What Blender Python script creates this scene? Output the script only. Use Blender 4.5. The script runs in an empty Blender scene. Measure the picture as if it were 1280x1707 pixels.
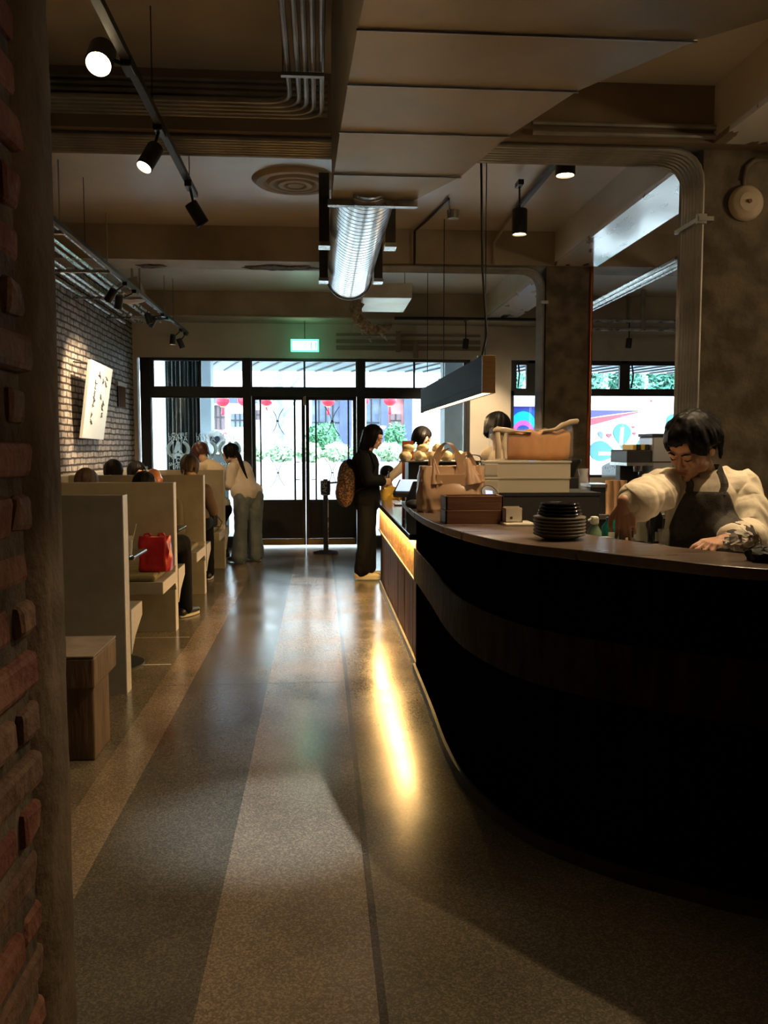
import bpy, bmesh, math, random
from mathutils import Vector, Matrix, noise, Euler
from math import sin, cos, pi, radians, sqrt, atan2
random.seed(7)
SC = bpy.context.scene
COL = SC.collection

# ------------------------------------------------------------------ camera
CAM_H = 1.45
FPX = 1430.0
TILT = math.atan(110.5 / FPX)
YAW = math.atan(106.0 * math.cos(TILT) / FPX)
cd = bpy.data.cameras.new('camera'); cam = bpy.data.objects.new('camera', cd); COL.objects.link(cam)
cam.location = (0, 0, CAM_H)
cam.rotation_euler = (pi / 2 - TILT, 0, -YAW)
cd.sensor_fit = 'HORIZONTAL'; cd.sensor_width = 36.0; cd.lens = 36.0 * FPX / 1280.0
cd.clip_start = 0.05; cd.clip_end = 300
SC.camera = cam
_r = Vector((cos(YAW), -sin(YAW), 0)); _f = Vector((sin(YAW) * cos(TILT), cos(YAW) * cos(TILT), -sin(TILT)))
_u = Vector((sin(YAW) * sin(TILT), cos(YAW) * sin(TILT), cos(TILT)))
def at(x, y, Y=None, Z=None, X=None):
    """survey helper: where the sight line through a photo point meets a plane of the room"""
    d = _f + _r * ((x - 640) / FPX) - _u * ((y - 853.5) / FPX)
    if Y is not None: t = Y / d.y
    elif Z is not None: t = (Z - CAM_H) / d.z
    else: t = X / d.x
    return Vector((0, 0, CAM_H)) + d * t

# ------------------------------------------------------------------ light and exposure
SC.view_settings.view_transform = 'Standard'; SC.view_settings.look = 'None'
SC.view_settings.gamma = 1.0; SC.view_settings.use_curve_mapping = False
SC.view_settings.exposure = 0.80
W = bpy.data.worlds.new('overcast_sky'); SC.world = W; W.use_nodes = True
bg = W.node_tree.nodes['Background']
bg.inputs['Color'].default_value = (0.80, 0.92, 1.0, 1); bg.inputs['Strength'].default_value = 9.0

def rgb(r, g, b):
    f = lambda c: ((c / 255 + 0.055) / 1.055) ** 2.4 if c > 10 else c / 255 / 12.92
    return (f(r), f(g), f(b), 1)
WARM = (1.0, 0.62, 0.28); WARM2 = (1.0, 0.74, 0.45); COOL = (0.80, 0.90, 1.0)

LAMP_GAIN = 3.2
def lamp(kind, name, loc, energy, color=WARM, size=0.05, target=None, spot=80, blend=0.6, sx=None, sy=None):
    d = bpy.data.lights.new(name, kind); d.energy = energy * (LAMP_GAIN if name != 'window_portal' else 1); d.color = color
    if kind == 'SPOT': d.spot_size = radians(spot); d.spot_blend = blend; d.shadow_soft_size = size
    elif kind == 'POINT': d.shadow_soft_size = size
    elif kind == 'AREA':
        d.shape = 'RECTANGLE'; d.size = sx; d.size_y = sy
    o = bpy.data.objects.new(name, d); COL.objects.link(o); o.location = loc
    if target is not None:
        o.rotation_euler = (Vector(target) - Vector(loc)).to_track_quat('-Z', 'Y').to_euler()
    return o
# daylight through the shop front: portals guide sky sampling at the glazing
for (px, pz, sx, sz) in ((-0.2, 1.4, 4.8, 2.7), (4.5, 1.9, 3.7, 1.8)):
    o = lamp('AREA', 'window_portal', (px, 12.62, pz), 1, (1, 1, 1), sx=sx, sy=sz, target=(px, 0, pz))
    o.data.cycles.is_portal = True
# downlight over the barista, plus fill spots added without fixtures
lamp('SPOT', 'pier_fill', (0.3, 0.7, 3.3), 18, WARM2, 0.06, (-0.5, 1.6, 1.0), 110, 0.9)  # added spot that brightens the near brick pier, no fixture
lamp('SPOT', 'fill_behind_viewer', (0.2, -1.0, 3.3), 11, WARM, 0.08, (0.0, 2.0, 0.0), 120, 0.9)  # added fill from behind the camera, no fixture
lamp('SPOT', 'downlight_over_barista', (1.65, 3.60, 3.34), 29, (1.0, 0.74, 0.44), 0.03, (1.0, 3.1, 0.6), 125, 0.7)
lamp('SPOT', 'barista_fill', (2.1, 2.95, 3.34), 20, (1.0, 0.72, 0.42), 0.03, (1.55, 3.35, 1.2), 44, 0.8)  # added spot to brighten the barista's shirt, face and hands
lamp('SPOT', 'cool_pool_fill', (1.65, 3.60, 3.34), 170, (.70, .84, 1.0), 0.03, (-0.16, 3.25, 0.0), 17, 1.0)  # narrow beam added to make the bluish pool on the floor
lamp('SPOT', 'shelf_fill', (1.2, 3.7, 3.35), 14, (1.0, 0.72, 0.42), 0.05, (0.9, 4.4, 1.1), 80, 0.8)  # added fill for the things behind the counter, no fixture
lamp('POINT', 'bounce_fill', (4.4, 3.2, 2.6), 9, WARM2, 0.15)  # added point fill without fixture, stands in for bounced light

# ------------------------------------------------------------------ materials
MATS = {}
def mat(name, c1, c2=None, scale=6, rough=0.6, metal=0.0, bump=0.0, bscale=None, spec=0.5, detail=4,
        emit=None, estr=0, alpha=1.0, trans=0, coat=0, stretch=None, contrast=(0.35, 0.65), rvar=0.0, sheen=0, aniso=0):
    if name in MATS: return MATS[name]
    m = bpy.data.materials.new(name); m.use_nodes = True; MATS[name] = m
    nt = m.node_tree; N = nt.nodes; L = nt.links; b = N['Principled BSDF']
    b.inputs['Roughness'].default_value = rough; b.inputs['Metallic'].default_value = metal
    b.inputs['Specular IOR Level'].default_value = spec
    b.inputs['Coat Weight'].default_value = coat; b.inputs['Coat Roughness'].default_value = 0.08
    b.inputs['Transmission Weight'].default_value = trans; b.inputs['Alpha'].default_value = alpha
    b.inputs['Sheen Weight'].default_value = sheen
    b.inputs['Anisotropic'].default_value = aniso
    tc = N.new('ShaderNodeTexCoord'); vec = tc.outputs['Object']
    if stretch:
        mp = N.new('ShaderNodeMapping'); mp.inputs['Scale'].default_value = stretch
        L.new(vec, mp.inputs['Vector']); vec = mp.outputs['Vector']
    nz = N.new('ShaderNodeTexNoise'); nz.inputs['Scale'].default_value = scale; nz.inputs['Detail'].default_value = detail
    L.new(vec, nz.inputs['Vector'])
    rp = N.new('ShaderNodeValToRGB'); rp.color_ramp.elements[0].position = contrast[0]; rp.color_ramp.elements[1].position = contrast[1]
    rp.color_ramp.elements[0].color = c1; rp.color_ramp.elements[1].color = c2 or c1
    L.new(nz.outputs['Fac'], rp.inputs['Fac']); L.new(rp.outputs['Color'], b.inputs['Base Color'])
    if rvar:
        mr = N.new('ShaderNodeMapRange'); mr.inputs['To Min'].default_value = rough - rvar; mr.inputs['To Max'].default_value = rough + rvar
        mr.inputs['From Min'].default_value = 0.3; mr.inputs['From Max'].default_value = 0.7
        L.new(nz.outputs['Fac'], mr.inputs['Value']); L.new(mr.outputs['Result'], b.inputs['Roughness'])
    if bump:
        n2 = N.new('ShaderNodeTexNoise'); n2.inputs['Scale'].default_value = bscale or scale * 4; n2.inputs['Detail'].default_value = 5
        L.new(vec, n2.inputs['Vector'])
        bp = N.new('ShaderNodeBump'); bp.inputs['Strength'].default_value = bump; bp.inputs['Distance'].default_value = 0.01
        L.new(n2.outputs['Fac'], bp.inputs['Height']); L.new(bp.outputs['Normal'], b.inputs['Normal'])
    if emit:
        b.inputs['Emission Color'].default_value = emit; b.inputs['Emission Strength'].default_value = estr
    return m

def brick_mat(name, c1, c2, mortar, axis='X', bw=0.22, rh=0.07, ms=0.012, rough=0.8, bump=0.8):
    m = bpy.data.materials.new(name); m.use_nodes = True; MATS[name] = m
    nt = m.node_tree; N = nt.nodes; L = nt.links; b = N['Principled BSDF']; b.inputs['Roughness'].default_value = rough
    tc = N.new('ShaderNodeTexCoord'); sp = N.new('ShaderNodeSeparateXYZ'); L.new(tc.outputs['Object'], sp.inputs[0])
    nz = N.new('ShaderNodeTexNoise'); nz.inputs['Scale'].default_value = 5; L.new(tc.outputs['Object'], nz.inputs['Vector'])
    cb = N.new('ShaderNodeCombineXYZ')
    def wob(src, k):
        a = N.new('ShaderNodeMath'); a.operation = 'MULTIPLY_ADD'; a.inputs[1].default_value = k
        L.new(nz.outputs['Fac'], a.inputs[0]); L.new(src, a.inputs[2]); return a.outputs[0]
    L.new(wob(sp.outputs['Y' if axis == 'X' else 'X'], 0.05), cb.inputs['X']); L.new(wob(sp.outputs['Z'], 0.03), cb.inputs['Y'])
    bk = N.new('ShaderNodeTexBrick'); bk.inputs['Scale'].default_value = 1; bk.inputs['Brick Width'].default_value = bw
    bk.inputs['Row Height'].default_value = rh; bk.inputs['Mortar Size'].default_value = ms; bk.inputs['Mortar Smooth'].default_value = 0.3
    bk.inputs['Color1'].default_value = c1; bk.inputs['Color2'].default_value = c2; bk.inputs['Mortar'].default_value = mortar
    L.new(cb.outputs[0], bk.inputs['Vector'])
    n2 = N.new('ShaderNodeTexNoise'); n2.inputs['Scale'].default_value = 14; n2.inputs['Detail'].default_value = 6; L.new(tc.outputs['Object'], n2.inputs['Vector'])
    rr = N.new('ShaderNodeValToRGB'); rr.color_ramp.elements[0].position = .40; rr.color_ramp.elements[1].position = .56
    rr.color_ramp.elements[0].color = (0.25, 0.22, 0.2, 1); rr.color_ramp.elements[1].color = (1, 1, 1, 1)
    L.new(n2.outputs['Fac'], rr.inputs['Fac'])
    mx = N.new('ShaderNodeMix'); mx.data_type = 'RGBA'; mx.blend_type = 'MULTIPLY'; mx.inputs[0].default_value = 0.6
    L.new(bk.outputs['Color'], mx.inputs[6]); L.new(rr.outputs['Color'], mx.inputs[7]); L.new(mx.outputs[2], b.inputs['Base Color'])
    ad = N.new('ShaderNodeMath'); ad.operation = 'MULTIPLY_ADD'; ad.inputs[1].default_value = 0.5
    L.new(n2.outputs['Fac'], ad.inputs[0])
    iv = N.new('ShaderNodeMath'); iv.operation = 'SUBTRACT'; iv.inputs[0].default_value = 1; L.new(bk.outputs['Fac'], iv.inputs[1]); L.new(iv.outputs[0], ad.inputs[2])
    bp = N.new('ShaderNodeBump'); bp.inputs['Strength'].default_value = bump; bp.inputs['Distance'].default_value = 0.015
    L.new(ad.outputs[0], bp.inputs['Height']); L.new(bp.outputs['Normal'], b.inputs['Normal'])
    return m

def terrazzo():
    m = bpy.data.materials.new('terrazzo'); m.use_nodes = True
    nt = m.node_tree; N = nt.nodes; L = nt.links; b = N['Principled BSDF']
    tc = N.new('ShaderNodeTexCoord'); sp = N.new('ShaderNodeSeparateXYZ'); L.new(tc.outputs['Object'], sp.inputs[0])
    mr = N.new('ShaderNodeMapRange'); mr.inputs['From Min'].default_value = -3; mr.inputs['From Max'].default_value = 3; L.new(sp.outputs['X'], mr.inputs['Value'])
    rp = N.new('ShaderNodeValToRGB'); cr = rp.color_ramp; cr.interpolation = 'CONSTANT'
    dark = (0.105, 0.096, 0.075, 1); lite = (0.23, 0.185, 0.135, 1); mid = (0.155, 0.135, 0.10, 1); line = (0.07, 0.06, 0.045, 1)
    stops = [(-3, mid), (-1.0, lite), (-0.81, line), (-0.8075, dark), (-0.350, line), (-0.3475, lite), (0.14, line), (0.142, mid), (0.592, line), (0.596, mid), (1.062, line), (1.066, mid), (1.53, line), (1.534, mid)]
    while len(cr.elements) < len(stops): cr.elements.new(0.5)
    for e, (x, c) in zip(cr.elements, stops): e.position = (x + 3) / 6
    for e, (x, c) in zip(cr.elements, stops): e.color = c
    L.new(mr.outputs[0], rp.inputs['Fac'])
    vo = N.new('ShaderNodeTexVoronoi'); vo.inputs['Scale'].default_value = 190; L.new(tc.outputs['Object'], vo.inputs['Vector'])
    bw = N.new('ShaderNodeSeparateColor'); L.new(vo.outputs['Color'], bw.inputs[0])
    r2 = N.new('ShaderNodeValToRGB'); r2.color_ramp.elements[0].position = .5; r2.color_ramp.elements[0].color = (.72, .70, .66, 1)
    r2.color_ramp.elements[1].position = 1; r2.color_ramp.elements[1].color = (1.7, 1.55, 1.3, 1)
    e = r2.color_ramp.elements.new(.12); e.color = (.45, .43, .42, 1)
    L.new(bw.outputs[0], r2.inputs['Fac'])
    mx = N.new('ShaderNodeMix'); mx.data_type = 'RGBA'; mx.blend_type = 'MULTIPLY'; mx.inputs[0].default_value = 0.6
    L.new(rp.outputs['Color'], mx.inputs[6]); L.new(r2.outputs['Color'], mx.inputs[7])
    # worn, stained areas
    nz = N.new('ShaderNodeTexNoise'); nz.inputs['Scale'].default_value = 1.7; nz.inputs['Detail'].default_value = 6; L.new(tc.outputs['Object'], nz.inputs['Vector'])
    r3 = N.new('ShaderNodeValToRGB'); r3.color_ramp.elements[0].position = .3; r3.color_ramp.elements[0].color = (.7, .7, .7, 1); r3.color_ramp.elements[1].position = .7; r3.color_ramp.elements[1].color = (1.15, 1.12, 1.1, 1)
    L.new(nz.outputs['Fac'], r3.inputs['Fac'])
    m2 = N.new('ShaderNodeMix'); m2.data_type = 'RGBA'; m2.blend_type = 'MULTIPLY'; m2.inputs[0].default_value = 1
    L.new(mx.outputs[2], m2.inputs[6]); L.new(r3.outputs['Color'], m2.inputs[7]); L.new(m2.outputs[2], b.inputs['Base Color'])
    rm = N.new('ShaderNodeMapRange'); rm.inputs['From Min'].default_value = .3; rm.inputs['From Max'].default_value = .7
    rm.inputs['To Min'].default_value = 0.15; rm.inputs['To Max'].default_value = 0.26; L.new(nz.outputs['Fac'], rm.inputs['Value']); L.new(rm.outputs[0], b.inputs['Roughness'])
    b.inputs['Specular IOR Level'].default_value = 0.55
    n3 = N.new('ShaderNodeTexNoise'); n3.inputs['Scale'].default_value = 9; n3.inputs['Detail'].default_value = 3; L.new(tc.outputs['Object'], n3.inputs['Vector'])
    bp = N.new('ShaderNodeBump'); bp.inputs['Strength'].default_value = 0.06; bp.inputs['Distance'].default_value = 0.01
    L.new(n3.outputs['Fac'], bp.inputs['Height']); L.new(bp.outputs['Normal'], b.inputs['Normal'])
    return m

C_PLASTER = mat('aged_plaster', (0.29, 0.24, 0.175, 1), (0.45, 0.385, 0.285, 1), 1.6, 0.75, bump=0.25, bscale=12)
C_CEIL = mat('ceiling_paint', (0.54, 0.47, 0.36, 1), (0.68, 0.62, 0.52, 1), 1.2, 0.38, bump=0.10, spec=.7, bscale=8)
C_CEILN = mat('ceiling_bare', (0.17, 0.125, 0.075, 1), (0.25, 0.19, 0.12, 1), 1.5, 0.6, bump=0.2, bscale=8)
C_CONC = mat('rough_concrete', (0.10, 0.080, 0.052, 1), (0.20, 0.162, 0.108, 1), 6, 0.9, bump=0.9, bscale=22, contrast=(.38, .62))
C_GLOSS = mat('old_gloss_paint', (0.86, 0.86, 0.84, 1), (0.26, 0.19, 0.13, 1), 3.2, 0.24, bump=0.03, bscale=5, contrast=(.585, .60), stretch=(2.2, .8, 1), coat=1.0, spec=1.0)
C_WHITEWALL = mat('white_wall_paint', (0.50, 0.45, 0.38, 1), (0.57, 0.52, 0.45, 1), 2, 0.7)
C_BLACK = mat('black_steel', (0.012, 0.013, 0.015, 1), (0.02, 0.022, 0.025, 1), 8, 0.4)
C_BLACKM = mat('matt_black', (0.010, 0.009, 0.008, 1), (0.016, 0.014, 0.013, 1), 8, 0.65)
C_GALV = mat('galvanised_steel', (0.42, 0.43, 0.43, 1), (0.62, 0.64, 0.66, 1), 9, 0.28, 0.95, bump=0.04, rvar=.06)
C_GALVD = mat('dull_galvanised', (0.30, 0.29, 0.26, 1), (0.46, 0.45, 0.41, 1), 4, 0.42, 0.8, bump=0.03)
C_STEEL = mat('brushed_steel', (0.55, 0.55, 0.55, 1), (0.7, 0.7, 0.7, 1), 30, 0.25, 1.0)
C_CHROME = mat('chrome', (0.8, 0.8, 0.82, 1), None, 4, 0.08, 1.0)
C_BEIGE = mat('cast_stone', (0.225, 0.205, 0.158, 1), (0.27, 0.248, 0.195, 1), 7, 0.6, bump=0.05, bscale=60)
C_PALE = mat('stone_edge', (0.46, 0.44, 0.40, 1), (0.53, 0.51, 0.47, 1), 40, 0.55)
C_BULB = mat('warm_bulb', (1, .9, .7, 1), emit=(1, .78, .45, 1), estr=30)

# ------------------------------------------------------------------ mesh helpers
class MB:
    """collects shapes and links them as ONE mesh object"""
    def __init__(s): s.v = []; s.f = []; s.mi = []; s.cur = 0
    def add(s, v, f, M=None):
        o = len(s.v)
        for p in v:
            p = Vector(p)
            s.v.append(M @ p if M is not None else p)
        for q in f: s.f.append([i + o for i in q]); s.mi.append(s.cur)
        return s
    def box(s, x0, x1, y0, y1, z0, z1, M=None):
        v = [(x, y, z) for x in (x0, x1) for y in (y0, y1) for z in (z0, z1)]
        return s.add(v, [(0, 1, 3, 2), (4, 6, 7, 5), (0, 4, 5, 1), (2, 3, 7, 6), (0, 2, 6, 4), (1, 5, 7, 3)], M)
    def rbox(s, x0, x1, y0, y1, z0, z1, r, M=None, seg=2):
        """box with rounded edges"""
        bm = bmesh.new(); bmesh.ops.create_cube(bm, size=1)
        for v in bm.verts: v.co = Vector(((x0 + x1) / 2 + v.co.x * (x1 - x0), (y0 + y1) / 2 + v.co.y * (y1 - y0), (z0 + z1) / 2 + v.co.z * (z1 - z0)))
        bmesh.ops.bevel(bm, geom=bm.edges[:], offset=r, segments=seg, affect='EDGES', profile=0.5)
        bm.verts.ensure_lookup_table(); bm.verts.index_update()
        s.add([v.co.copy() for v in bm.verts], [[v.index for v in f.verts] for f in bm.faces], M); bm.free(); return s
    def tube(s, pts, r, n=8, caps=True, rs=None):
        pts = [Vector(p) for p in pts]; v = []; f = []; up = None
        for i, p in enumerate(pts):
            d = (pts[min(i + 1, len(pts) - 1)] - pts[max(i - 1, 0)]).normalized()
            if up is None:
                up = Vector((0, 0, 1)) if abs(d.z) < 0.9 else Vector((1, 0, 0))
            a = d.cross(up).normalized(); b = a.cross(d).normalized(); up = b
            rr = rs[i] if rs else r
            for k in range(n): t = 2 * pi * k / n; v.append(p + a * (cos(t) * rr) + b * (sin(t) * rr))
        for i in range(len(pts) - 1):
            for k in range(n): k2 = (k + 1) % n; f.append((i * n + k, i * n + k2, (i + 1) * n + k2, (i + 1) * n + k))
        if caps: f.append(list(range(n))[::-1]); f.append([(len(pts) - 1) * n + k for k in range(n)])
        return s.add(v, f)
    def lathe(s, prof, c=(0, 0, 0), n=24, M=None, sx=1, sy=1):
        """prof: (radius, z) pairs from bottom to top"""
        v = []; f = []
        for (r, z) in prof:
            for k in range(n): t = 2 * pi * k / n; v.append(Vector((c[0] + cos(t) * r * sx, c[1] + sin(t) * r * sy, c[2] + z)))
        for i in range(len(prof) - 1):
            for k in range(n): k2 = (k + 1) % n; f.append((i * n + k, i * n + k2, (i + 1) * n + k2, (i + 1) * n + k))
        if prof[0][0] > 1e-4: f.append(list(range(n))[::-1])
        if prof[-1][0] > 1e-4: f.append([(len(prof) - 1) * n + k for k in range(n)])
        return s.add(v, f, M)
    def prism(s, poly, a0, a1, axis='Z', M=None):
        """polygon (u,v) extruded along an axis from a0 to a1"""
        n = len(poly); v = []
        for a in (a0, a1):
            for (p, q) in poly:
                v.append({'Z': (p, q, a), 'X': (a, p, q), 'Y': (p, a, q)}[axis])
        f = [list(range(n))[::-1], [n + k for k in range(n)]] + [(k, (k + 1) % n, n + (k + 1) % n, n + k) for k in range(n)]
        return s.add(v, f, M)
    def ellip(s, c, r, n=16, m=10, M=None):
        v = [Vector((c[0], c[1], c[2] - r[2]))]; f = []
        for i in range(1, m):
            ph = -pi / 2 + pi * i / m
            for k in range(n): t = 2 * pi * k / n; v.append(Vector((c[0] + r[0] * cos(ph) * cos(t), c[1] + r[1] * cos(ph) * sin(t), c[2] + r[2] * sin(ph))))
        v.append(Vector((c[0], c[1], c[2] + r[2])))
        for k in range(n): f.append((0, 1 + (k + 1) % n, 1 + k)); f.append((len(v) - 1, 1 + (m - 2) * n + k, 1 + (m - 2) * n + (k + 1) % n))
        for i in range(m - 2):
            for k in range(n): k2 = (k + 1) % n; f.append((1 + i * n + k, 1 + i * n + k2, 1 + (i + 1) * n + k2, 1 + (i + 1) * n + k))
        return s.add(v, f, M)
    def build(s, name, m, parent=None, smooth=False, base=None, bevel=0, world=True):
        me = bpy.data.meshes.new(name)
        off = Vector(base) if base is not None else (parent_world(parent) if parent else Vector((0, 0, 0)))
        me.from_pydata([v - off for v in s.v], [], s.f); me.update()
        bm = bmesh.new(); bm.from_mesh(me); bmesh.ops.recalc_face_normals(bm, faces=bm.faces[:]); bm.to_mesh(me); bm.free()
        ms = m if isinstance(m, (list, tuple)) else [m]
        for q in ms: me.materials.append(q)
        if len(ms) > 1:
            for p, k in zip(me.polygons, s.mi): p.material_index = k
        if smooth: me.shade_smooth() if smooth is True else me.shade_auto(smooth)
        o = bpy.data.objects.new(name, me); COL.objects.link(o)
        if base is not None: o.location = off
        if parent: o.parent = parent
        if bevel:
            bv = o.modifiers.new('bevel', 'BEVEL'); bv.width = bevel; bv.segments = 2; bv.limit_method = 'ANGLE'
        return o
def _auto(self, ang):
    self.shade_smooth()
    try: self.set_sharp_from_angle(angle=ang)
    except Exception: pass
def parent_world(p):
    v = Vector((0, 0, 0))
    while p is not None: v += Vector(p.location); p = p.parent
    return v
def shade(o, ang=40):
    o.data.shade_smooth()
    o.data.set_sharp_from_angle(angle=radians(ang)); return o
def tag(o, label=None, cat=None, group=None, kind=None):
    if label: o['label'] = label
    if cat: o['category'] = cat
    if group: o['group'] = group
    if kind: o['kind'] = kind
    return o
def thing(name, label, cat, loc, group=None, kind=None):
    o = bpy.data.objects.new(name, None); COL.objects.link(o); o.location = loc; o.empty_display_size = 0.05
    return tag(o, label, cat, group, kind)
def copy_tree(o, parent=None):
    c = o.copy(); COL.objects.link(c)
    if parent: c.parent = parent
    for ch in list(o.children): copy_tree(ch, c)
    return c
def boxo(name, x0, x1, y0, y1, z0, z1, m, parent=None, bevel=0, base=None):
    return MB().box(x0, x1, y0, y1, z0, z1).build(name, m, parent, bevel=bevel, base=base)
def struct(o, label, cat=None): return tag(o, label, cat or 'structure', kind='structure')
# ================================================================== the room
XL, XR, YB, YF, ZC = -2.6, 6.4, -3.2, 12.3, 3.5
struct(boxo('floor', XL - .2, XR + .2, YB - .2, YF + .35, -0.12, 0, terrazzo()), 'polished terrazzo floor in long grey and tan strips', 'floor')
struct(boxo('ceiling', XL - .2, XR + .2, YB - .2, YF + .2, ZC, ZC + .15, C_CEIL), 'worn tan painted concrete ceiling slab above the whole cafe', 'ceiling')
BRW = brick_mat('whitewashed_brick', (0.50, 0.455, 0.43, 1), (0.38, 0.335, 0.31, 1), (0.05, 0.04, 0.032, 1))
struct(boxo('wall_left', XL - .2, XL, YB, YF + .2, 0, ZC, BRW), 'whitewashed brick wall behind the booths on the left', 'wall')
struct(boxo('wall_right', XR, XR + .2, YB, YF + .2, 0, ZC, C_WHITEWALL), 'far right plain plastered wall beyond the pillars', 'wall')
struct(boxo('wall_back', XL - .2, XR + .2, YB - .2, YB, 0, ZC, C_PLASTER), 'plain wall behind the viewer', 'wall')
GX0 = -2.55; GX1 = at(781, 700, Y=YF).x; WX0 = at(851, 700, Y=YF).x; WX1 = 6.0
ZT = at(500, 597, Y=YF).z      # head of all the glazing
ZS = at(1000, 796, Y=YF).z     # sill of the right window
f = MB(); f.box(XL, XR, YF, YF + .2, ZT, ZC); f.box(GX1, WX0, YF, YF + .2, 0, ZT); f.box(WX0, WX1, YF, YF + .2, 0, ZS); f.box(WX1, XR, YF, YF + .2, 0, ZT); f.box(XL, GX0, YF, YF + .2, 0, ZT)
struct(f.build('wall_front', C_WHITEWALL), 'off-white painted front wall around the shop glazing', 'wall')
# beams: A nearest, B middle, C at the front, D along the pillar line
ZB = 3.18
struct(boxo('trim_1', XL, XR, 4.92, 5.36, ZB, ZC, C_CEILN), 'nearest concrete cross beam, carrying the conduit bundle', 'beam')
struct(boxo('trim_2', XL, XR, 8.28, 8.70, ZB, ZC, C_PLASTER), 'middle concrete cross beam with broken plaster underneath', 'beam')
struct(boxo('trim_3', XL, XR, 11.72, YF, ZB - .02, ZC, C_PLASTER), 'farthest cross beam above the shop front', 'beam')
xb0, xb1 = 2.26, 2.68
d = MB()
for (a, b_) in ((-3.2, 4.92), (5.36, 8.28), (8.70, 11.72)): d.cur = 0; d.box(xb0, xb1, a, b_, ZB + .03, ZC); d.cur = 1; d.box(xb0, xb1, a, b_, ZB + .0, ZB + .03)
struct(d.build('trim_4', [C_CEIL, C_GLOSS]), 'long beam over the pillars with peeling glossy white underside', 'beam')
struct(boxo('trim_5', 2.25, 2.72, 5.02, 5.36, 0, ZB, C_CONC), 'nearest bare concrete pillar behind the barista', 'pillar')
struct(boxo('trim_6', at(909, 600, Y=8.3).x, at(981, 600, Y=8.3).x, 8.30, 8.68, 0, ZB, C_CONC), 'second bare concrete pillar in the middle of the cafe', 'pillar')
# small ledge at the foot of the left wall and front threshold
struct(boxo('trim_7', XL, XL + .18, 5.5, YF - .02, 1.08, 1.16, C_PALE), 'pale ledge along the left brick wall above the booths', 'ledge')
GOLD = mat('brass_threshold', (0.32, 0.22, 0.09, 1), (0.42, 0.29, 0.12, 1), 8, 0.35, 0.7)

# --- near brick pier on the left (individual bricks laid in one wall mesh)
BR = mat('red_brick', (0.15, 0.040, 0.022, 1), (0.26, 0.115, 0.065, 1), 9, 0.85, bump=0.7, bscale=45)
BR2 = mat('brown_brick', (0.11, 0.058, 0.034, 1), (0.20, 0.105, 0.06, 1), 12, 0.85, bump=0.7, bscale=45)
MO = mat('crumbling_mortar', (0.05, 0.036, 0.022, 1), (0.15, 0.11, 0.07, 1), 8, 0.95, bump=1.0, bscale=30)
w = MB(); w.cur = 2; w.box(-0.60, -0.397, -2.9, 1.175, 0, ZC)
rnd = random.Random(3); z = 0.0; row = 0
while z < ZC - .05:
    h = 0.058; y = -2.9 + (0.11 if row % 2 else 0)
    while y < 1.2:
        L_ = 0.205; y1 = y + L_
        if y1 + .05 > 1.18: y1 = 1.198 - rnd.random() * .012
        if y1 - y > .04:
            w.cur = 0 if rnd.random() < .45 else 1
            dx = rnd.uniform(-.006, .008)
            M_ = Matrix.Translation((0, 0, 0))
            o0 = len(w.v)
            w.rbox(-0.50, -0.388 + dx, y + .006, y1 - .006, z + rnd.uniform(.004, .010), z + h - rnd.uniform(0, .006), 0.010)
            for i in range(o0, len(w.v)):
                p = w.v[i]; nn = noise.noise_vector(p * 18) * .006; w.v[i] = p + nn
        y += L_ + .012
    z += 0.070; row += 1
struct(w.build('wall_pier', [BR, BR2, MO]), 'rough red brick wall end close at the left', 'wall')
# ragged plaster jamb on its end
pl = MB(); NZ = 150; ny = 8
vs = []; fs = []
for i in range(NZ + 1):
    zz = ZC * i / NZ
    e = 1.375 + .013 * noise.noise(Vector((0, 0, zz * 5))) + .008 * noise.noise(Vector((3, 0, zz * 19)))
    a = 1.205 + .012 * noise.noise(Vector((7, 0, zz * 7)))
    prof = [(-.60, a), (-.41, a), (-.397, a + .02), (-.392 + .006 * noise.noise(Vector((1, 5, zz * 9))), a + .06), (-.393 + .008 * noise.noise(Vector((5, 1, zz * 12))), (a + e) / 2 + .02), (-.396, e - .03), (-.405, e - .004), (-.44, e), (-.60, e)]
    for (x, y) in prof: vs.append((x, y, zz))
n = 9
for i in range(NZ):
    for k in range(n): k2 = (k + 1) % n; fs.append((i * n + k, i * n + k2, (i + 1) * n + k2, (i + 1) * n + k))
fs.append(list(range(n))); fs.append([NZ * n + k for k in range(n)])
pl.add(vs, fs)
JM = mat('brown_plaster_jamb', (0.10, 0.066, 0.036, 1), (0.17, 0.118, 0.07, 1), 7, 0.9, bump=0.8, bscale=25)
struct(shade(pl.build('trim_8', JM), 50), 'crumbling brown plaster edge of the near brick wall', 'plaster edge')

for nm_, x0_, x1_, y_, w_, m_, lb_ in (('floor_joint', -1.0, .59, 5.19, .004, C_BLACKM, 'thin dark crack line across the aisle floor'), ('floor_inlay', -1.6, -1.0, at(250, 1108, Z=0).y, .018, C_PALE, 'pale inlay line across the floor by the nearest booth'), ('floor_inlay', -1.6, -1.0, at(250, 1063, Z=0).y, .007, C_PALE, 'thinner pale inlay line in the floor of the nearest booth')):
    struct(boxo(nm_, x0_, x1_, y_ - w_ / 2, y_ + w_ / 2, 0, .0008, m_, base=((x0_ + x1_) / 2, y_, 0)), lb_, 'floor line')

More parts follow.
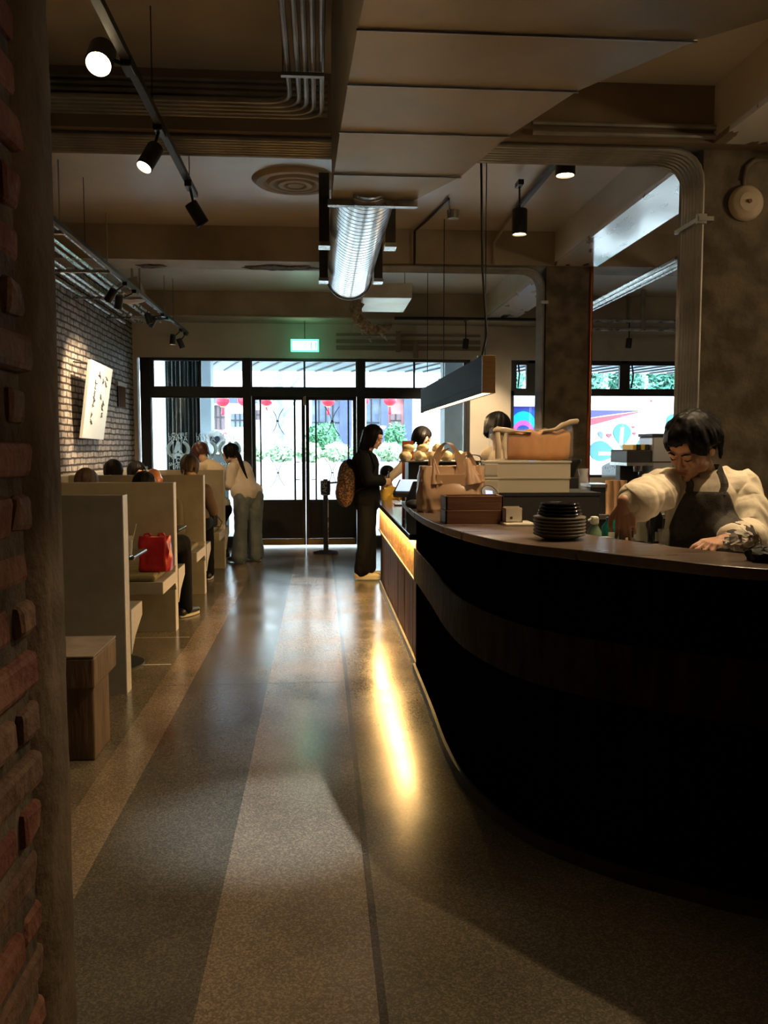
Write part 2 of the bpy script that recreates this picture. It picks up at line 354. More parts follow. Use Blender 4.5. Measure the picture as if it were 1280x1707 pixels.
# ================================================================== glazing
GLASS = bpy.data.materials.new('window_glass'); GLASS.use_nodes = True
nt = GLASS.node_tree; nt.nodes.clear()
o_ = nt.nodes.new('ShaderNodeOutputMaterial'); mixs = nt.nodes.new('ShaderNodeMixShader'); tr = nt.nodes.new('ShaderNodeBsdfTransparent'); gl = nt.nodes.new('ShaderNodeBsdfGlossy'); fr = nt.nodes.new('ShaderNodeFresnel')
tr.inputs[0].default_value = (.93, .97, .97, 1); gl.inputs['Roughness'].default_value = 0.02; fr.inputs[0].default_value = 1.45
nt.links.new(fr.outputs[0], mixs.inputs[0]); nt.links.new(tr.outputs[0], mixs.inputs[1]); nt.links.new(gl.outputs[0], mixs.inputs[2]); nt.links.new(mixs.outputs[0], o_.inputs[0])
MATS['glass'] = GLASS
def gx(x): return at(x, 700, Y=YF + .04).x
def gz(y): return at(520, y, Y=YF + .04).z
YA, YZ = YF + .02, YF + .09
ZTR0, ZTR1 = gz(660), gz(650)      # transom bar
def frame_rect(mb, x0, x1, z0, z1, t, ya=YA, yz=YZ, tz=None):
    tz = tz or t
    mb.box(x0, x0 + t, ya, yz, z0, z1); mb.box(x1 - t, x1, ya, yz, z0, z1)
    mb.box(x0 + t, x1 - t, ya, yz, z0, z0 + tz); mb.box(x0 + t, x1 - t, ya, yz, z1 - tz, z1)
def fixed_window(name, label, x0, x1, z0, z1, t=.045, muntins=()):
    c = ((x0 + x1) / 2, YF + .05, z0)
    t_ = thing(name, label, 'window', c, kind='structure')
    m = MB(); frame_rect(m, x0, x1, z0, z1, t); m.build('window_frame', C_BLACK, t_)
    for mx_ in muntins: boxo('muntin', mx_ - .014, mx_ + .014, YA + .01, YZ - .01, z0 + t, z1 - t, C_BLACK, t_)
    xs = [x0 + t] + [q for q in muntins] + [x1 - t]
    for a, b_ in zip(xs[:-1], xs[1:]): boxo('pane', a + .012, b_ - .012, YF + .048, YF + .056, z0 + t - .005, z1 - t + .005, GLASS, t_)
    return t_
Xs = [gx(236), gx(413), gx(601), gx(780)]
TOP = ZT - .005
fixed_window('window_1', 'transom window above the left fixed pane', Xs[0] + .14, Xs[1] - .03, ZTR1, TOP, .04, (gx(335),))
fixed_window('window_2', 'transom window above the double door', Xs[1] + .03, Xs[2] - .03, ZTR1, TOP, .04, (gx(508),))
fixed_window('window_3', 'transom window right of the door behind the pendant light', Xs[2] + .03, Xs[3] - .03, ZTR1, TOP, .04, (gx(690),))
fixed_window('window_4', 'tall left shop window with white logo stickers', Xs[0] + .10, Xs[1] - .03, .12, ZTR0, .035)
fixed_window('window_5', 'tall fixed shop window between door and white wall', Xs[2] + .03, Xs[3] - .03, .12, ZTR0, .035)
m = MB()
m.box(Xs[0], Xs[0] + .14, YF - .01, YZ + .02, 0, TOP)
m.box(Xs[0] + .14, Xs[3], YF - .01, YZ + .02, TOP - .03, TOP)
for q in (Xs[1], Xs[2]): m.box(q - .055, q + .055, YF - .03, YZ + .02, 0, TOP)
m.box(Xs[3] - .03, Xs[3] + .02, YF - .01, YZ + .02, 0, TOP)
m.box(Xs[0], Xs[3], YF - .015, YZ + .015, ZTR0 - .01, ZTR1 + .01)
m.box(Xs[0] + .1, Xs[1], YF - .01, YZ + .01, 0, .14); m.box(Xs[2], Xs[3], YF - .01, YZ + .01, 0, .14)
struct(m.build('trim_9', C_BLACK), 'black steel frame of the shop front', 'frame')
struct(boxo('trim_10', XL + .05, GX1, YF - .012, YF + .01, TOP - .0, TOP + .035, C_PALE), 'thin pale bead above the shop front glazing', 'trim')
struct(boxo('trim_11', WX0, WX1, YF - .012, YF + .01, TOP - .0, TOP + .035, C_PALE), 'thin pale bead above the right window', 'trim')
# double door: each leaf has stiles, bars, scrolls, solid kick panel, brass sill
def door_leaf(name, label, x0, x1, meet):
    t_ = thing(name, label, 'door', ((x0 + x1) / 2, YF + .05, 0), kind='structure')
    z0, z1 = .03, ZTR0 - .01
    zk = gz(834)
    s = .05
    m = MB(); frame_rect(m, x0, x1, z0, z1, s, tz=.05); m.box(x0 + s, x1 - s, YA, YZ, zk - .03, zk + .01); m.build('door_frame', C_BLACK, t_)
    boxo('kick_panel', x0 + s, x1 - s, YF + .035, YF + .07, .12, zk - .02, C_BLACKM, t_)
    boxo('brass_sill', x0 + .02, x1 - .02, YF - .0, YF + .02, .03, .12, GOLD, t_)
    boxo('pane', x0 + s, x1 - s, YF + .060, YF + .066, zk, z1 - .04, GLASS, t_)
    w_ = x1 - x0
    if meet == 'R': bars = (x0 + .16 * w_, x0 + .80 * w_); hx = x1 - .075
    else: bars = (x0 + .20 * w_, x0 + .84 * w_); hx = x0 + .075
    for b_ in bars: boxo('grille_bar', b_ - .011, b_ + .011, YF + .02, YF + .045, zk, z1 - .05, C_BLACK, t_)
    hb = MB(); hb.box(hx - .012 + (-.07 if meet == 'R' else .07), hx + .012 + (-.07 if meet == 'R' else .07), YF - .01, YF + .03, zk, z1 - .05)
    for zz in (gz(770), gz(799)): hb.box(min(hx, hx + (-.07 if meet == 'R' else .07)), max(hx, hx + (-.07 if meet == 'R' else .07)), YF - .005, YF + .02, zz - .006, zz + .006)
    hb.build('pull_handle', C_BLACK, t_)
    cx = (bars[0] + bars[1]) / 2
    for zc_ in (gz(702), gz(788)):
        sc = MB()
        for sx in (-1, 1):
            for sz in (-1, 1):
                pts = [(cx + sx * (.008 + .10 * (k / 8) ** 1.7), YF + .03, zc_ + sz * (.005 + .20 * k / 8)) for k in range(9)]
                sc.tube(pts, .005, 5)
        sc.box(cx - .018, cx + .018, YF + .022, YF + .038, zc_ - .010, zc_ + .010)
        sc.build('scroll_ornament', C_BLACK, t_)
    return t_
xm = gx(509)
door_leaf('door_1', 'left leaf of the black glazed double door', Xs[1] + .06, xm - .004, 'R')
door_leaf('door_2', 'right leaf of the black glazed double door', xm + .004, Xs[2] - .06, 'L')
LK = mat('lock_metal', (.5, .42, .36, 1), None, 4, .4, .6)
tag(boxo('door_latch', xm - .03, xm + .01, YF - .035, YF + .018, gz(676), gz(662), LK, base=(xm - .01, YF, gz(676))), 'small pale latch box at top of the double door', 'latch')
# right window: one wide opening with three awning lights over fixed panes
wz_m0, wz_m1 = gz(658), gz(650)
n0 = 6
xsW = [WX0 + .01, at(893, 640, Y=YF).x + .55, at(1042, 640, Y=YF).x, WX1 - .01]
xsW = [WX0 + .01, at(1042, 640, Y=YF).x - 1.38, at(1042, 640, Y=YF).x, WX1 - .01]
m = MB(); frame_rect(m, xsW[0], xsW[3], ZS, TOP, .04)
m.box(xsW[0], xsW[3], YA, YZ, wz_m0, wz_m1)
for q in (xsW[1], xsW[2]): m.box(q - .045, q + .045, YA, YZ, wz_m1, TOP)
struct(m.build('trim_12', C_BLACK), 'black frame of the wide right shop window', 'frame')
for i in range(3):
    a, b_ = xsW[i] + .04, xsW[i + 1] - .04
    t_ = thing('window_%d' % (6 + i), ['left', 'middle', 'right'][i] + ' awning light at the top of the wide right window', 'window', ((a + b_) / 2, YF + .05, wz_m1), kind='structure')
    m = MB(); frame_rect(m, a, b_, wz_m1, TOP - .03, .035); m.build('sash', C_BLACK, t_)
    boxo('pane', a + .03, b_ - .03, YF + .05, YF + .056, wz_m1 + .03, TOP - .06, GLASS, t_)
    MB().tube([(a + .05, YF - .01, TOP - .05), (a + .065, YF - .03, TOP - .2), (a + .05, YF - .01, wz_m1 + .05)], .012, 6).build('stay_arm', C_BLACK, t_)
    t_ = thing('window_%d' % (9 + i), ['left', 'middle', 'right'][i] + ' fixed pane of the wide right window', 'window', ((a + b_) / 2, YF + .05, ZS), kind='structure')
    boxo('pane', a - .03, b_ + .03, YF + .05, YF + .056, ZS + .03, wz_m0, GLASS, t_)

# ================================================================== ducts and overhead services
# flaring rectangular duct: sections given by survey
t_ = thing('rectangular_duct', 'large galvanised rectangular air duct flaring towards the viewer', 'duct', (0.6, 3.2, 2.64))
zb = 2.64
secs = []
for (yl, xl_, xr_, yr) in ((332, 553, 690, 332), (290, 557, 770, 290), (219, 567, 850, 223), (140, 580, 965, 148), (48, 596, 1165, 62)):
    p = at(xl_, yl, Z=zb); q = at(xr_, yr, Z=zb); secs.append((p.y, p.x, q.x))
y5 = secs[-1][0]
secs.append((y5 - .32, secs[-1][1] + .02, secs[-1][2] + .33)); secs.append((y5 - 1.1, secs[-1][1] + .05, secs[-1][2] + .35)); secs.append((-1.5, secs[-1][1] + .05, secs[-1][2] + .1))
DUCT = mat('tan_galvanised', (0.30, 0.24, 0.14, 1), (0.42, 0.34, 0.21, 1), 2.2, 0.42, 0.75, bump=0.12, bscale=3, rvar=.1)
v = []; fc = []
for (yy, a, b_) in secs: v += [(a, yy, zb), (b_, yy, zb), (b_ + .0, yy, ZC - .06), (min(a, .075 + .0 * yy), yy, ZC - .06)]
for i in range(len(secs) - 1):
    for k in range(4): k2 = (k + 1) % 4; fc.append((i * 4 + k, i * 4 + k2, (i + 1) * 4 + k2, (i + 1) * 4 + k))
fc.append((0, 1, 2, 3)); e = (len(secs) - 1) * 4; fc.append((e, e + 1, e + 2, e + 3))
MB().add(v, fc).build('duct_body', DUCT, t_)
for (yy, a, b_) in secs[1:7]: MB().box(a - .004, b_ + .004, yy - .004, yy + .004, zb - .006, zb - .001).build('seam_flange', C_GALVD, t_)
ye, a, b_ = secs[0]; y0_duct = ye
fl_ = MB(); fl_.box(a - .02, b_ + .02, ye - .01, ye + .03, zb - .03, zb - .001); fl_.build('end_flange', C_GALV, t_)
# spiral duct
SD = bpy.data.materials.new('spiral_steel'); SD.use_nodes = True
b = SD.node_tree.nodes['Principled BSDF']; b.inputs['Metallic'].default_value = 1; b.inputs['Roughness'].default_value = .20; b.inputs['Base Color'].default_value = (.85, .88, .92, 1)
cx, cz, R_ = .236, 2.795, .172
y0, y1 = 4.17, 6.95
v = []; fc = []; rings = []
yy = y0; k = 0; pitch = .075
prof = []
while yy < y1 - .01:
    prof += [(R_, yy), (R_, yy + pitch - .014), (R_ - .005, yy + pitch - .007)]; yy += pitch
prof.append((R_, y1)); prof.append((R_ + .006, y1 - .0)); prof.append((R_ + .006, y1 + .03)); prof.append((R_ - .006, y1 + .03)); prof.append((R_ - .008, y1 - .3)); prof.append((.001, y1 - .3))
Mx = Matrix.Translation((cx, 0, cz)) @ Matrix.Rotation(-pi / 2, 4, 'X')
t_ = thing('spiral_duct', 'shiny ribbed round silver air duct hanging under the beam', 'duct', (cx, (y0 + y1) / 2, cz))
shade(MB().lathe([(r, y) for r, y in prof], (0, 0, 0), 48, Matrix.Translation((cx, 0, cz)) @ Matrix.Rotation(-pi / 2, 4, 'X')).build('duct_body', SD, t_), 20)
MB().lathe([(R_ + .004, y1 + .012), (R_ + .012, y1 + .012), (R_ + .012, y1 + .034), (R_ + .004, y1 + .034)], (0, 0, 0), 40, Matrix.Translation((cx, 0, cz)) @ Matrix.Rotation(-pi / 2, 4, 'X')).build('end_collar', C_BLACK, t_)
hd = mat('dark_bracket', (0.07, 0.065, 0.055, 1), (.10, .095, .08, 1), 6, .5, .5)
for i, hy in enumerate((5.42, 6.55)):
    t_ = thing('duct_hanger', ['nearer steel bracket holding the spiral silver duct', 'farther steel bracket holding the spiral silver duct'][i], 'bracket', (cx, hy, 2.68), group='brackets on the spiral duct')
    for sx in (-1, 1):
        xx = cx + sx * .205
        boxo('side_plate', xx - .032, xx + .032, hy - .005, hy + .005, 2.70, 3.12 if i == 0 else 3.3, hd, t_)
        boxo('foot_flange', xx - .036, xx + .036, hy - .03, hy + .09, 2.675, 2.70, C_GALV, t_)
# hanging fan coil box beyond
p0 = at(604, 471, Y=9.0); p1 = at(687, 497, Y=9.0)
t_ = thing('air_handler', 'small galvanised box duct lit bright below the ceiling past the spiral duct', 'duct', ((p0.x + p1.x) / 2, 9.3, p1.z))
MB().rbox(p0.x, p1.x, 9.0, 9.95, p1.z, p0.z, .008).build('box_body', mat('pale_galvanised', (.62, .56, .46, 1), (.78, .74, .66, 1), 2.5, .38, .55), t_)
for sx in (p0.x + .04, p1.x - .04): MB().tube([(sx, 9.4, p0.z), (sx, 9.4, ZC)], .005, 6).build('hanger_rod', C_GALVD, t_)
# torn insulation hose
rn = random.Random(5)
TI = mat('torn_foil_insulation', (.16, .12, .07, 1), (.42, .38, .30, 1), 22, .6, .2, bump=1.0, bscale=40)
TF = mat('loose_foil', (.55, .55, .5, 1), None, 10, .4, .6)
t_ = thing('torn_insulation', 'torn foil insulation hose dangling below the small box duct', 'insulation', tuple(at(610, 540, Y=9.5)))
pts = [at(x, y, Y=9.4) for x, y in ((598, 500), (592, 515), (597, 530), (607, 541), (620, 547), (636, 548), (652, 545))]
mb = MB(); mb.tube(pts, .06, 14, rs=[.075, .06, .06, .07, .062, .05, .035])
ob = mb.build('hose', TI, t_)
for vv in ob.data.vertices: vv.co += noise.noise_vector(vv.co * 22) * .030
fm = MB()
for k in range(26):
    c = pts[rn.randrange(1, 6)] + Vector((rn.uniform(-.06, .06), rn.uniform(-.06, .0), rn.uniform(-.11, -.02)))
    a = Vector((rn.uniform(-.07, .07), rn.uniform(-.03, .03), rn.uniform(-.06, .03))); b2 = Vector((rn.uniform(-.03, .05), rn.uniform(-.03, .03), rn.uniform(-.07, .0)))
    nn = a.cross(b2).normalized() * .003
    fm = MB(); fm.add([c, c + a, c + b2, c + nn, c + a + nn, c + b2 + nn], [(0, 1, 2), (3, 5, 4), (0, 3, 4, 1), (1, 4, 5, 2), (2, 5, 3, 0)]); fm.build('foil_scrap', TF, t_)

# conduits on beam A: bundle along underside, bending down the pillar; each pipe its own thing
def bend(p, q, c, n=6):
    return [p.lerp(c, k / n).lerp(c.lerp(q, k / n), k / n) for k in range(n + 1)]
NP = 7
for k in range(NP):
    yk = 4.99 + k * .042; zk = ZB - .018 - (.0)
    rad = .05 + (NP - 1 - k) * .0 + .09
    xr = 2.25 - .018
    if k < 7:
        pts = [Vector((XL, yk, zk)), Vector((xr - .22, yk, zk))]
        pts = [Vector((XL, yk, zk))] + bend(Vector((xr - .20, yk, zk)), Vector((xr, yk, zk - .20)), Vector((xr, yk, zk))) + [Vector((xr, yk, .02))]
        o = MB().tube(pts, .0155, 8).build('conduit_pipe', C_GALVD, base=(0, yk, zk)); shade(o)
        tag(o, 'steel conduit under the nearest cross beam that bends down the near pillar', 'pipe', 'conduits under the nearest beam')
# conduits on the beam A front face
for k in range(6):
    zk = 3.27 + k * .034
    o = MB().tube([(XL, 4.905, zk), (0.05, 4.905, zk)], .0135, 8).build('conduit_pipe', C_GALVD, base=(0, 4.9, zk)); shade(o)
    tag(o, 'steel conduit on the front face of the nearest beam, left of the big duct', 'pipe', 'conduits on the nearest beam face left')
for k in range(2):
    zk = 3.21 + k * .05
    o = MB().tube([(1.2, 4.90, zk), (XR, 4.90, zk)], .016, 8).build('conduit_pipe', C_GALVD, base=(1.5, 4.9, zk)); shade(o)
    tag(o, ['lower', 'upper'][k] + ' of the two long pipes on the beam face right of the duct', 'pipe', 'pipes on the nearest beam face right')
o = MB().box(2.20, 2.29, 4.95, 5.30, 2.755, 2.78).box(2.195, 2.25, 4.955, 4.985, 2.74, 2.795).build('pipe_clamp', C_GALVD, base=(2.24, 5.1, 2.76)); tag(o, 'steel strap clamping conduits to the near pillar', 'clamp')
# five ceiling conduits from the top of the picture bending left
xs5 = [(452, 0), (481, 0), (496, 0), (511, 0), (528, 0)]
for k, x in enumerate((488, 502, 513, 524, 536)):
    zk = 3.24; xk = at(x, 213, Z=zk).x; yb_ = 4.66 + .05 * k
    P_ = [Vector((xk, -2.0, zk))] + bend(Vector((xk, yb_ - .14, zk)), Vector((xk - .14, yb_, zk)), Vector((xk, yb_, zk))) + [Vector((XL, yb_, zk))]
    o = MB().tube(P_, .014, 8).build('conduit_pipe', C_GALVD, base=(xk, 3, zk)); shade(o)
    tag(o, ['leftmost', 'second from left', 'middle', 'fourth from left', 'rightmost'][k] + ' of the five hanging conduits left of the big duct', 'pipe', 'five conduits on the near ceiling')
bx = at(480, 122, Z=3.22); xa_, xb2_ = at(468, 122, Z=3.22).x, at(540, 122, Z=3.22).x
t_ = thing('pipe_clamp', 'flat strap holding the five hanging conduits', 'clamp', ((xa_ + xb2_) / 2, bx.y, 3.225))
boxo('strap', xa_, xb2_, bx.y - .015, bx.y + .015, 3.205, 3.222, C_GALVD, t_)
for xx in (xa_ + .01, xb2_ - .01): MB().tube([(xx, bx.y, 3.222), (xx, bx.y, ZC)], .004, 6).build('hanger_rod', C_GALVD, t_)
# conduits on pillar B (left side) and along beam B
for k in range(6):
    yk = 8.33 + k * .045; xr = at(909, 600, Y=8.3).x - .02
    P_ = [Vector((0.6, yk, ZB - .02))] + bend(Vector((xr - .2, yk, ZB - .02)), Vector((xr, yk, ZB - .22)), Vector((xr, yk, ZB - .02))) + [Vector((xr, yk, .02))]
    o = MB().tube(P_, .015, 8).build('conduit_pipe', C_GALVD, base=(1.5, yk, 3)); shade(o)
    tag(o, 'grey conduit under the middle beam that runs down the second pillar', 'pipe', 'conduits on the second pillar')
xr = at(909, 600, Y=8.3).x
o = MB().box(xr - .05, xr + .02, 8.29, 8.33, 2.82, 2.85).build('pipe_clamp', C_GALVD, base=(xr, 8.3, 2.83)); tag(o, 'strap clamping conduits to the second pillar', 'clamp')
# hot copper pipe on the right edge of the second pillar
COP = mat('copper_pipe', (.45, .13, .05, 1), (.30, .08, .03, 1), 6, .3, .9)
xq = at(981, 600, Y=8.3).x
o = MB().tube([(xq + .012, 8.30, .9), (xq + .012, 8.30, ZB)], .02, 10).build('copper_pipe', COP, base=(xq, 8.3, .9)); shade(o)
tag(o, 'copper pipe glowing orange on the right edge of the second pillar', 'pipe')
# left wall tray: bundle of bright conduits along Y
for k in range(9):
    xk = -2.50 + .072 * k; zk = 3.02 + (.05 if k % 3 == 1 else 0) + k * .006
    o = MB().tube([(xk, 5.5, zk), (xk, 11.4 + .02 * k, zk)], .014, 8).build('conduit_pipe', C_GALV, base=(xk, 8, zk)); shade(o)
    tag(o, 'shiny steel conduit in the flat bundle hung along the left brick wall', 'pipe', 'bright conduits along the left wall')
for k, yy in enumerate((6.5, 7.9, 9.3, 10.7)):
    t_ = thing('trapeze_hanger', ['nearest', 'second', 'third', 'farthest'][k] + ' trapeze hanger under the left wall conduits', 'hanger', (-2.2, yy, 3.0), group='hangers under the left conduits')
    boxo('channel', -2.56, -1.85, yy - .02, yy + .02, 2.975, 3.0, C_GALV, t_)
    for xx in (-2.54, -1.87): MB().tube([(xx, yy, 3.0), (xx, yy, ZC)], .005, 6).build('hanger_rod', C_GALVD, t_)
# right side conduits along Y beyond the pillars
for k in range(5):
    xk = 3.02 + .085 * k; zk = 3.03 if k < 2 else 3.12
    o = MB().tube([(xk, 4.0, zk), (xk, 11.6, zk)], .022 if k < 2 else .015, 8).build('conduit_pipe', C_GALV, base=(xk, 8, zk)); shade(o)
    tag(o, 'bright steel pipe running to the window beyond the two pillars', 'pipe', 'bright pipes beyond the pillars')
for k, zz in enumerate((2.98, 3.09)):
    o = MB().tube([(2.9, 11.2, zz), (5.2, 11.2, zz)], .02, 8).build('conduit_pipe', C_GALV, base=(4, 11.2, zz)); shade(o)
    tag(o, ['lower', 'upper'][k] + ' of two cross pipes hanging near the right window', 'pipe', 'cross pipes near the right window')
for k, xx in enumerate((3.05, 3.55, 4.25, 4.7)):
    o = MB().tube([(xx, 11.2, 2.96), (xx, 11.2, ZC)], .006 if k % 2 else .03, 6).build('hanger_rod', C_GALVD, base=(xx, 11.2, 2.96))
    tag(o, ['leftmost thick', 'second thin', 'third thick', 'rightmost thin'][k] + ' drop rod holding the cross pipes near the right window', 'rod', 'rods near the right window')
# dark pipe on front beam and pale cable trunking on front wall
o = MB().tube([(-2.1, 11.68, 3.17), (0.5, 11.68, 3.17)], .016, 8).build('conduit_pipe', C_PLASTER, base=(-1, 11.68, 3.17)); tag(o, 'tan painted pipe on the farthest beam at left', 'pipe')
o = MB().tube([(1.0, 11.66, 3.16), (XR, 11.66, 3.16)], .022, 8).build('track_rail', C_BLACK, base=(3, 11.66, 3.16)); tag(o, 'black lighting rail across the farthest beam at right', 'rail')
TK = mat('taupe_trunking', (.25, .20, .15, 1), None, 4, .7)
for k, (ya, yb_) in enumerate(((557, 561), (567, 573), (577, 584))):
    za = at(700, yb_, Y=12.29).z; zb_ = at(700, ya, Y=12.29).z
    o = boxo('cable_trunking', at(560, 560, Y=12.3).x, at(800, 560, Y=12.3).x, 12.27, 12.305, za, zb_, TK, base=(1, 12.28, za))
    tag(o, ['top', 'middle', 'bottom'][k] + ' of three flat trunking strips above the shop front', 'trunking', 'trunking strips on the front wall')
for k, x in enumerate((664, 693)):
    q = at(x, 580, Y=12.25)
    o = boxo('trunking_drop', q.x - .035, q.x + .035, 12.24, 12.275, at(x, 597 - 10 * (1 - k), Y=12.25).z, at(x, 552 + 18 * k, Y=12.25).z, TK, base=tuple(q)); tag(o, ['left taller', 'right shorter'][k] + ' vertical strip crossing the trunking above the window', 'trunking')
# ceiling rose
q = at(492, 300, Z=ZC)
o = shade(MB().lathe([(0.0, -.045), (.06, -.045), (.075, -.03), (.09, -.045), (.13, -.045), (.145, -.02), (.17, -.04), (.20, -.04), (.22, -.015), (.25, -.03), (.30, -.03), (.335, 0), (.335, .005)], (q.x, q.y, ZC - .002), 48).build('ceiling_rose', C_PLASTER, base=(q.x, q.y, ZC)), 25)
tag(o, 'round plaster ceiling rose with concentric rings', 'ceiling rose')
# rough broken patches on beam B soffit
SP = mat('broken_concrete', (.05, .035, .02, 1), (.16, .12, .08, 1), 18, .95, bump=1, bscale=40)
for k, (xa, xb_, ww) in enumerate(((415, 535, .15), (668, 800, .12), (255, 300, .1))):
    a = at(xa, 468, Z=ZB).x; b2 = at(xb_, 468, Z=ZB).x; yc = 8.56
    vs = []; nseg = 40
    top = []; 
    for i in range(nseg):
        t = 2 * pi * i / nseg; rr = 1 + .35 * noise.noise(Vector((cos(t) * 2 + k * 9, sin(t) * 2, 0)))
        vs.append(((a + b2) / 2 + cos(t) * rr * (b2 - a) / 2, yc + sin(t) * rr * ww * .8, ZB - .0015))
    vs2 = [((a + b2) / 2 + (x - (a + b2) / 2) * .8, yc + (y - yc) * .8, ZB - .012 - .010 * noise.noise(Vector((x * 9, y * 9, 1)))) for x, y, z in vs]
    fcs = [(i, (i + 1) % nseg, nseg + (i + 1) % nseg, nseg + i) for i in range(nseg)] + [[nseg + i for i in range(nseg)]]
    o = MB().add(vs + vs2, fcs).build('broken_plaster', SP, base=((a + b2) / 2, yc, ZB)); tag(o, ['largest rough patch of broken plaster under the middle beam', 'long rough patch of broken plaster under the middle beam at right', 'small rough patch under the middle beam at far left'][k], 'plaster patch', kind='structure')
# fire bell on the near pillar
t_ = thing('alarm_bell', 'round cream alarm bell high on the near concrete pillar', 'alarm bell', tuple(at(1241, 340, Y=5.0)))
c = at(1241, 340, Y=5.02); My = Matrix.Translation(c) @ Matrix.Rotation(pi / 2, 4, 'X')
CR = mat('cream_enamel', (.55, .45, .32, 1), (.62, .52, .38, 1), 10, .35)
shade(MB().lathe([(.10, 0), (.104, .01), (.10, .03), (.085, .045), (.06, .05), (.055, .055), (.02, .058), (0, .058)], (0, 0, 0), 36, My).build('bell_dome', CR, t_), 35)
MB().lathe([(.012, .055), (.012, .07), (0, .07)], (0, 0, 0), 12, My).build('centre_bolt', mat('rusty_bolt', (.25, .10, .05, 1), None, 5, .6), t_)
q = at(1241, 300, Y=5.0)
o = MB().tube([c + Vector((0, .01, .08)), c + Vector((-.015, -.01, .14)), c + Vector((.0, -.01, .21)), c + Vector((.05, -.01, .25)), c + Vector((.14, -.01, .255)), c + Vector((.22, .0, .25))], .013, 8).build('bell_conduit', C_CONC, base=tuple(q)); shade(o); tag(o, 'bent conduit curling above the cream alarm bell', 'pipe')

# ---------------- track lights
def spot_head(name, label, pos, aim, r=.045, L=.14, lit=0, parent_at=None, group=None, em=True, power=0, color=WARM, cone=60):
    pos = Vector(pos); aim = Vector(aim); d = (aim - pos).normalized()
    t_ = thing(name, label, 'spotlight', tuple(parent_at if parent_at is not None else pos), group=group)
    Mq = Matrix.Translation(pos) @ d.to_track_quat('Z', 'Y').to_matrix().to_4x4()
    hs_ = shade(MB().lathe([(r * .92, -L / 2), (r, -L / 2 + .01), (r, L / 2), (r * .9, L / 2), (r * .85, L / 2 - .02), (0, L / 2 - .02)], (0, 0, 0), 24, Mq).build('lamp_housing', C_BLACK, t_), 35)
    if em:
        MB().lathe([(r * .84, L / 2 - .019), (r * .84, L / 2 - .012), (0, L / 2 - .012)], (0, 0, 0), 20, Mq).build('lens', C_BULB if lit else C_GALVD, hs_)
    if parent_at is not None:
        pa = Vector(parent_at)
        MB().tube([pos - d * L * .15, pos.lerp(pa, .5) - d * .01, pa], .008, 6).build('yoke', C_BLACK, t_)
        MB().rbox(pa.x - .022, pa.x + .022, pa.y - .06, pa.y + .06, pa.z - .02, pa.z + .02, .005).build('track_adapter', C_BLACK, t_)
    if power: lamp('SPOT', 'spot_beam', pos + d * (L / 2 + .01), power, color, .03, tuple(aim), cone, .7)
    return t_
def rail(label, p0, p1, drops=()):
    t_ = thing('track_rail', label, 'rail', tuple((Vector(p0) + Vector(p1)) / 2))
    x, z = p0[0], p0[2]
    boxo('rail_body', x - .018, x + .018, min(p0[1], p1[1]), max(p0[1], p1[1]), z - .016, z + .016, mat('grey_rail', (.08, .075, .07, 1), None, 5, .5, .5), t_)
    for dy in drops: MB().tube([(x, dy, z), (x, dy, ZC)], .003, 5).build('suspension_wire', C_BLACK, t_)
    return t_
zr = 3.03; xr1 = at(325, 325, Z=zr).x
rail('suspended lighting rail over the aisle at upper left', (xr1, 3.2, zr), (xr1, at(325, 325, Z=zr).y, zr), (4.25, 5.40))
lp = at(168, 95, Y=3.72)
t_ = spot_head('track_spotlight', 'brightly glowing spotlight at the top left facing the viewer', lp, (lp.x * 1.0, lp.y - 1.4, 1.5), .055, .13, 1, (xr1, 3.74, zr - .02), 'spotlights on the near left rail', power=13, color=WARM2, cone=84)
lp2 = at(250, 262, Y=4.35)
spot_head('track_spotlight', 'lit spotlight angled down in the middle of the near left rail', lp2, lp2 + Vector((-.5, -.6, -1.2)), .04, .14, 1, (xr1 - .005, 4.45, zr - .02), 'spotlights on the near left rail', power=12, color=WARM, cone=70)
lp3 = at(328, 356, Y=5.42)
spot_head('track_spotlight', 'unlit spotlight at the far end of the near left rail', lp3, lp3 + Vector((.55, .2, -.9)), .04, .14, 0, (xr1 + .01, 5.33, zr - .03), 'spotlights on the near left rail')
# left wall rail
zr2 = 2.98; xl2 = -1.80
rail('long lighting rail hung beside the left wall conduits', (xl2, 5.6, zr2), (xl2, 12.0, zr2), (6.9, 8.9, 10.9))
for i, (x, y, Y, lit) in enumerate(((185, 492, 8.3, 0), (198, 503, 8.7, 0), (248, 532, 10.2, 0), (254, 536, 10.45, 0), (288, 566, 11.5, 1), (301, 572, 11.85, 0))):
    q = at(x, y, Y=Y)
    ax = q + Vector(((-.5, .2, -.7), (-.2, .3, -.8), (.3, -.2, -.9), (-.5, .2, -.8), (-.1, 0, -1), (.3, .2, -.8))[i])
    spot_head('track_spotlight', ['first spotlight from the left on the wall rail', 'second spotlight from the left on the wall rail, close to the first', 'third spotlight on the left wall rail', 'fourth spotlight on the left wall rail, touching the third', 'fifth spotlight on the left wall rail, pointing straight down', 'last spotlight at the far end of the left wall rail'][i],
              q, ax, .038, .13, lit, (xl2, Y, zr2 - .03), 'spotlights along the left wall rail', power=(0, 0, 0, 0, 6, 0)[i], cone=80)
# wall washers that light menu and booths (their pools are in the photo)
lamp('SPOT', 'spot_beam_menu', (-1.55, 8.8, 2.9), 60, WARM2, .03, (-2.45, 9.6, 1.9), 60, .6)
lamp('SPOT', 'spot_beam_ledge', (-1.85, 7.9, 2.9), 16, WARM, .03, (-2.6, 8.9, 1.25), 34, .5)
lamp('SPOT', 'spot_beam_booth', (-1.7, 9.2, 2.9), 15, WARM, .04, (-1.5, 10.6, .7), 70, .7)
lamp('SPOT', 'spot_beam_booth', (-1.3, 5.6, 3.0), 8, WARM, .04, (-1.6, 6.8, .6), 80, .7)
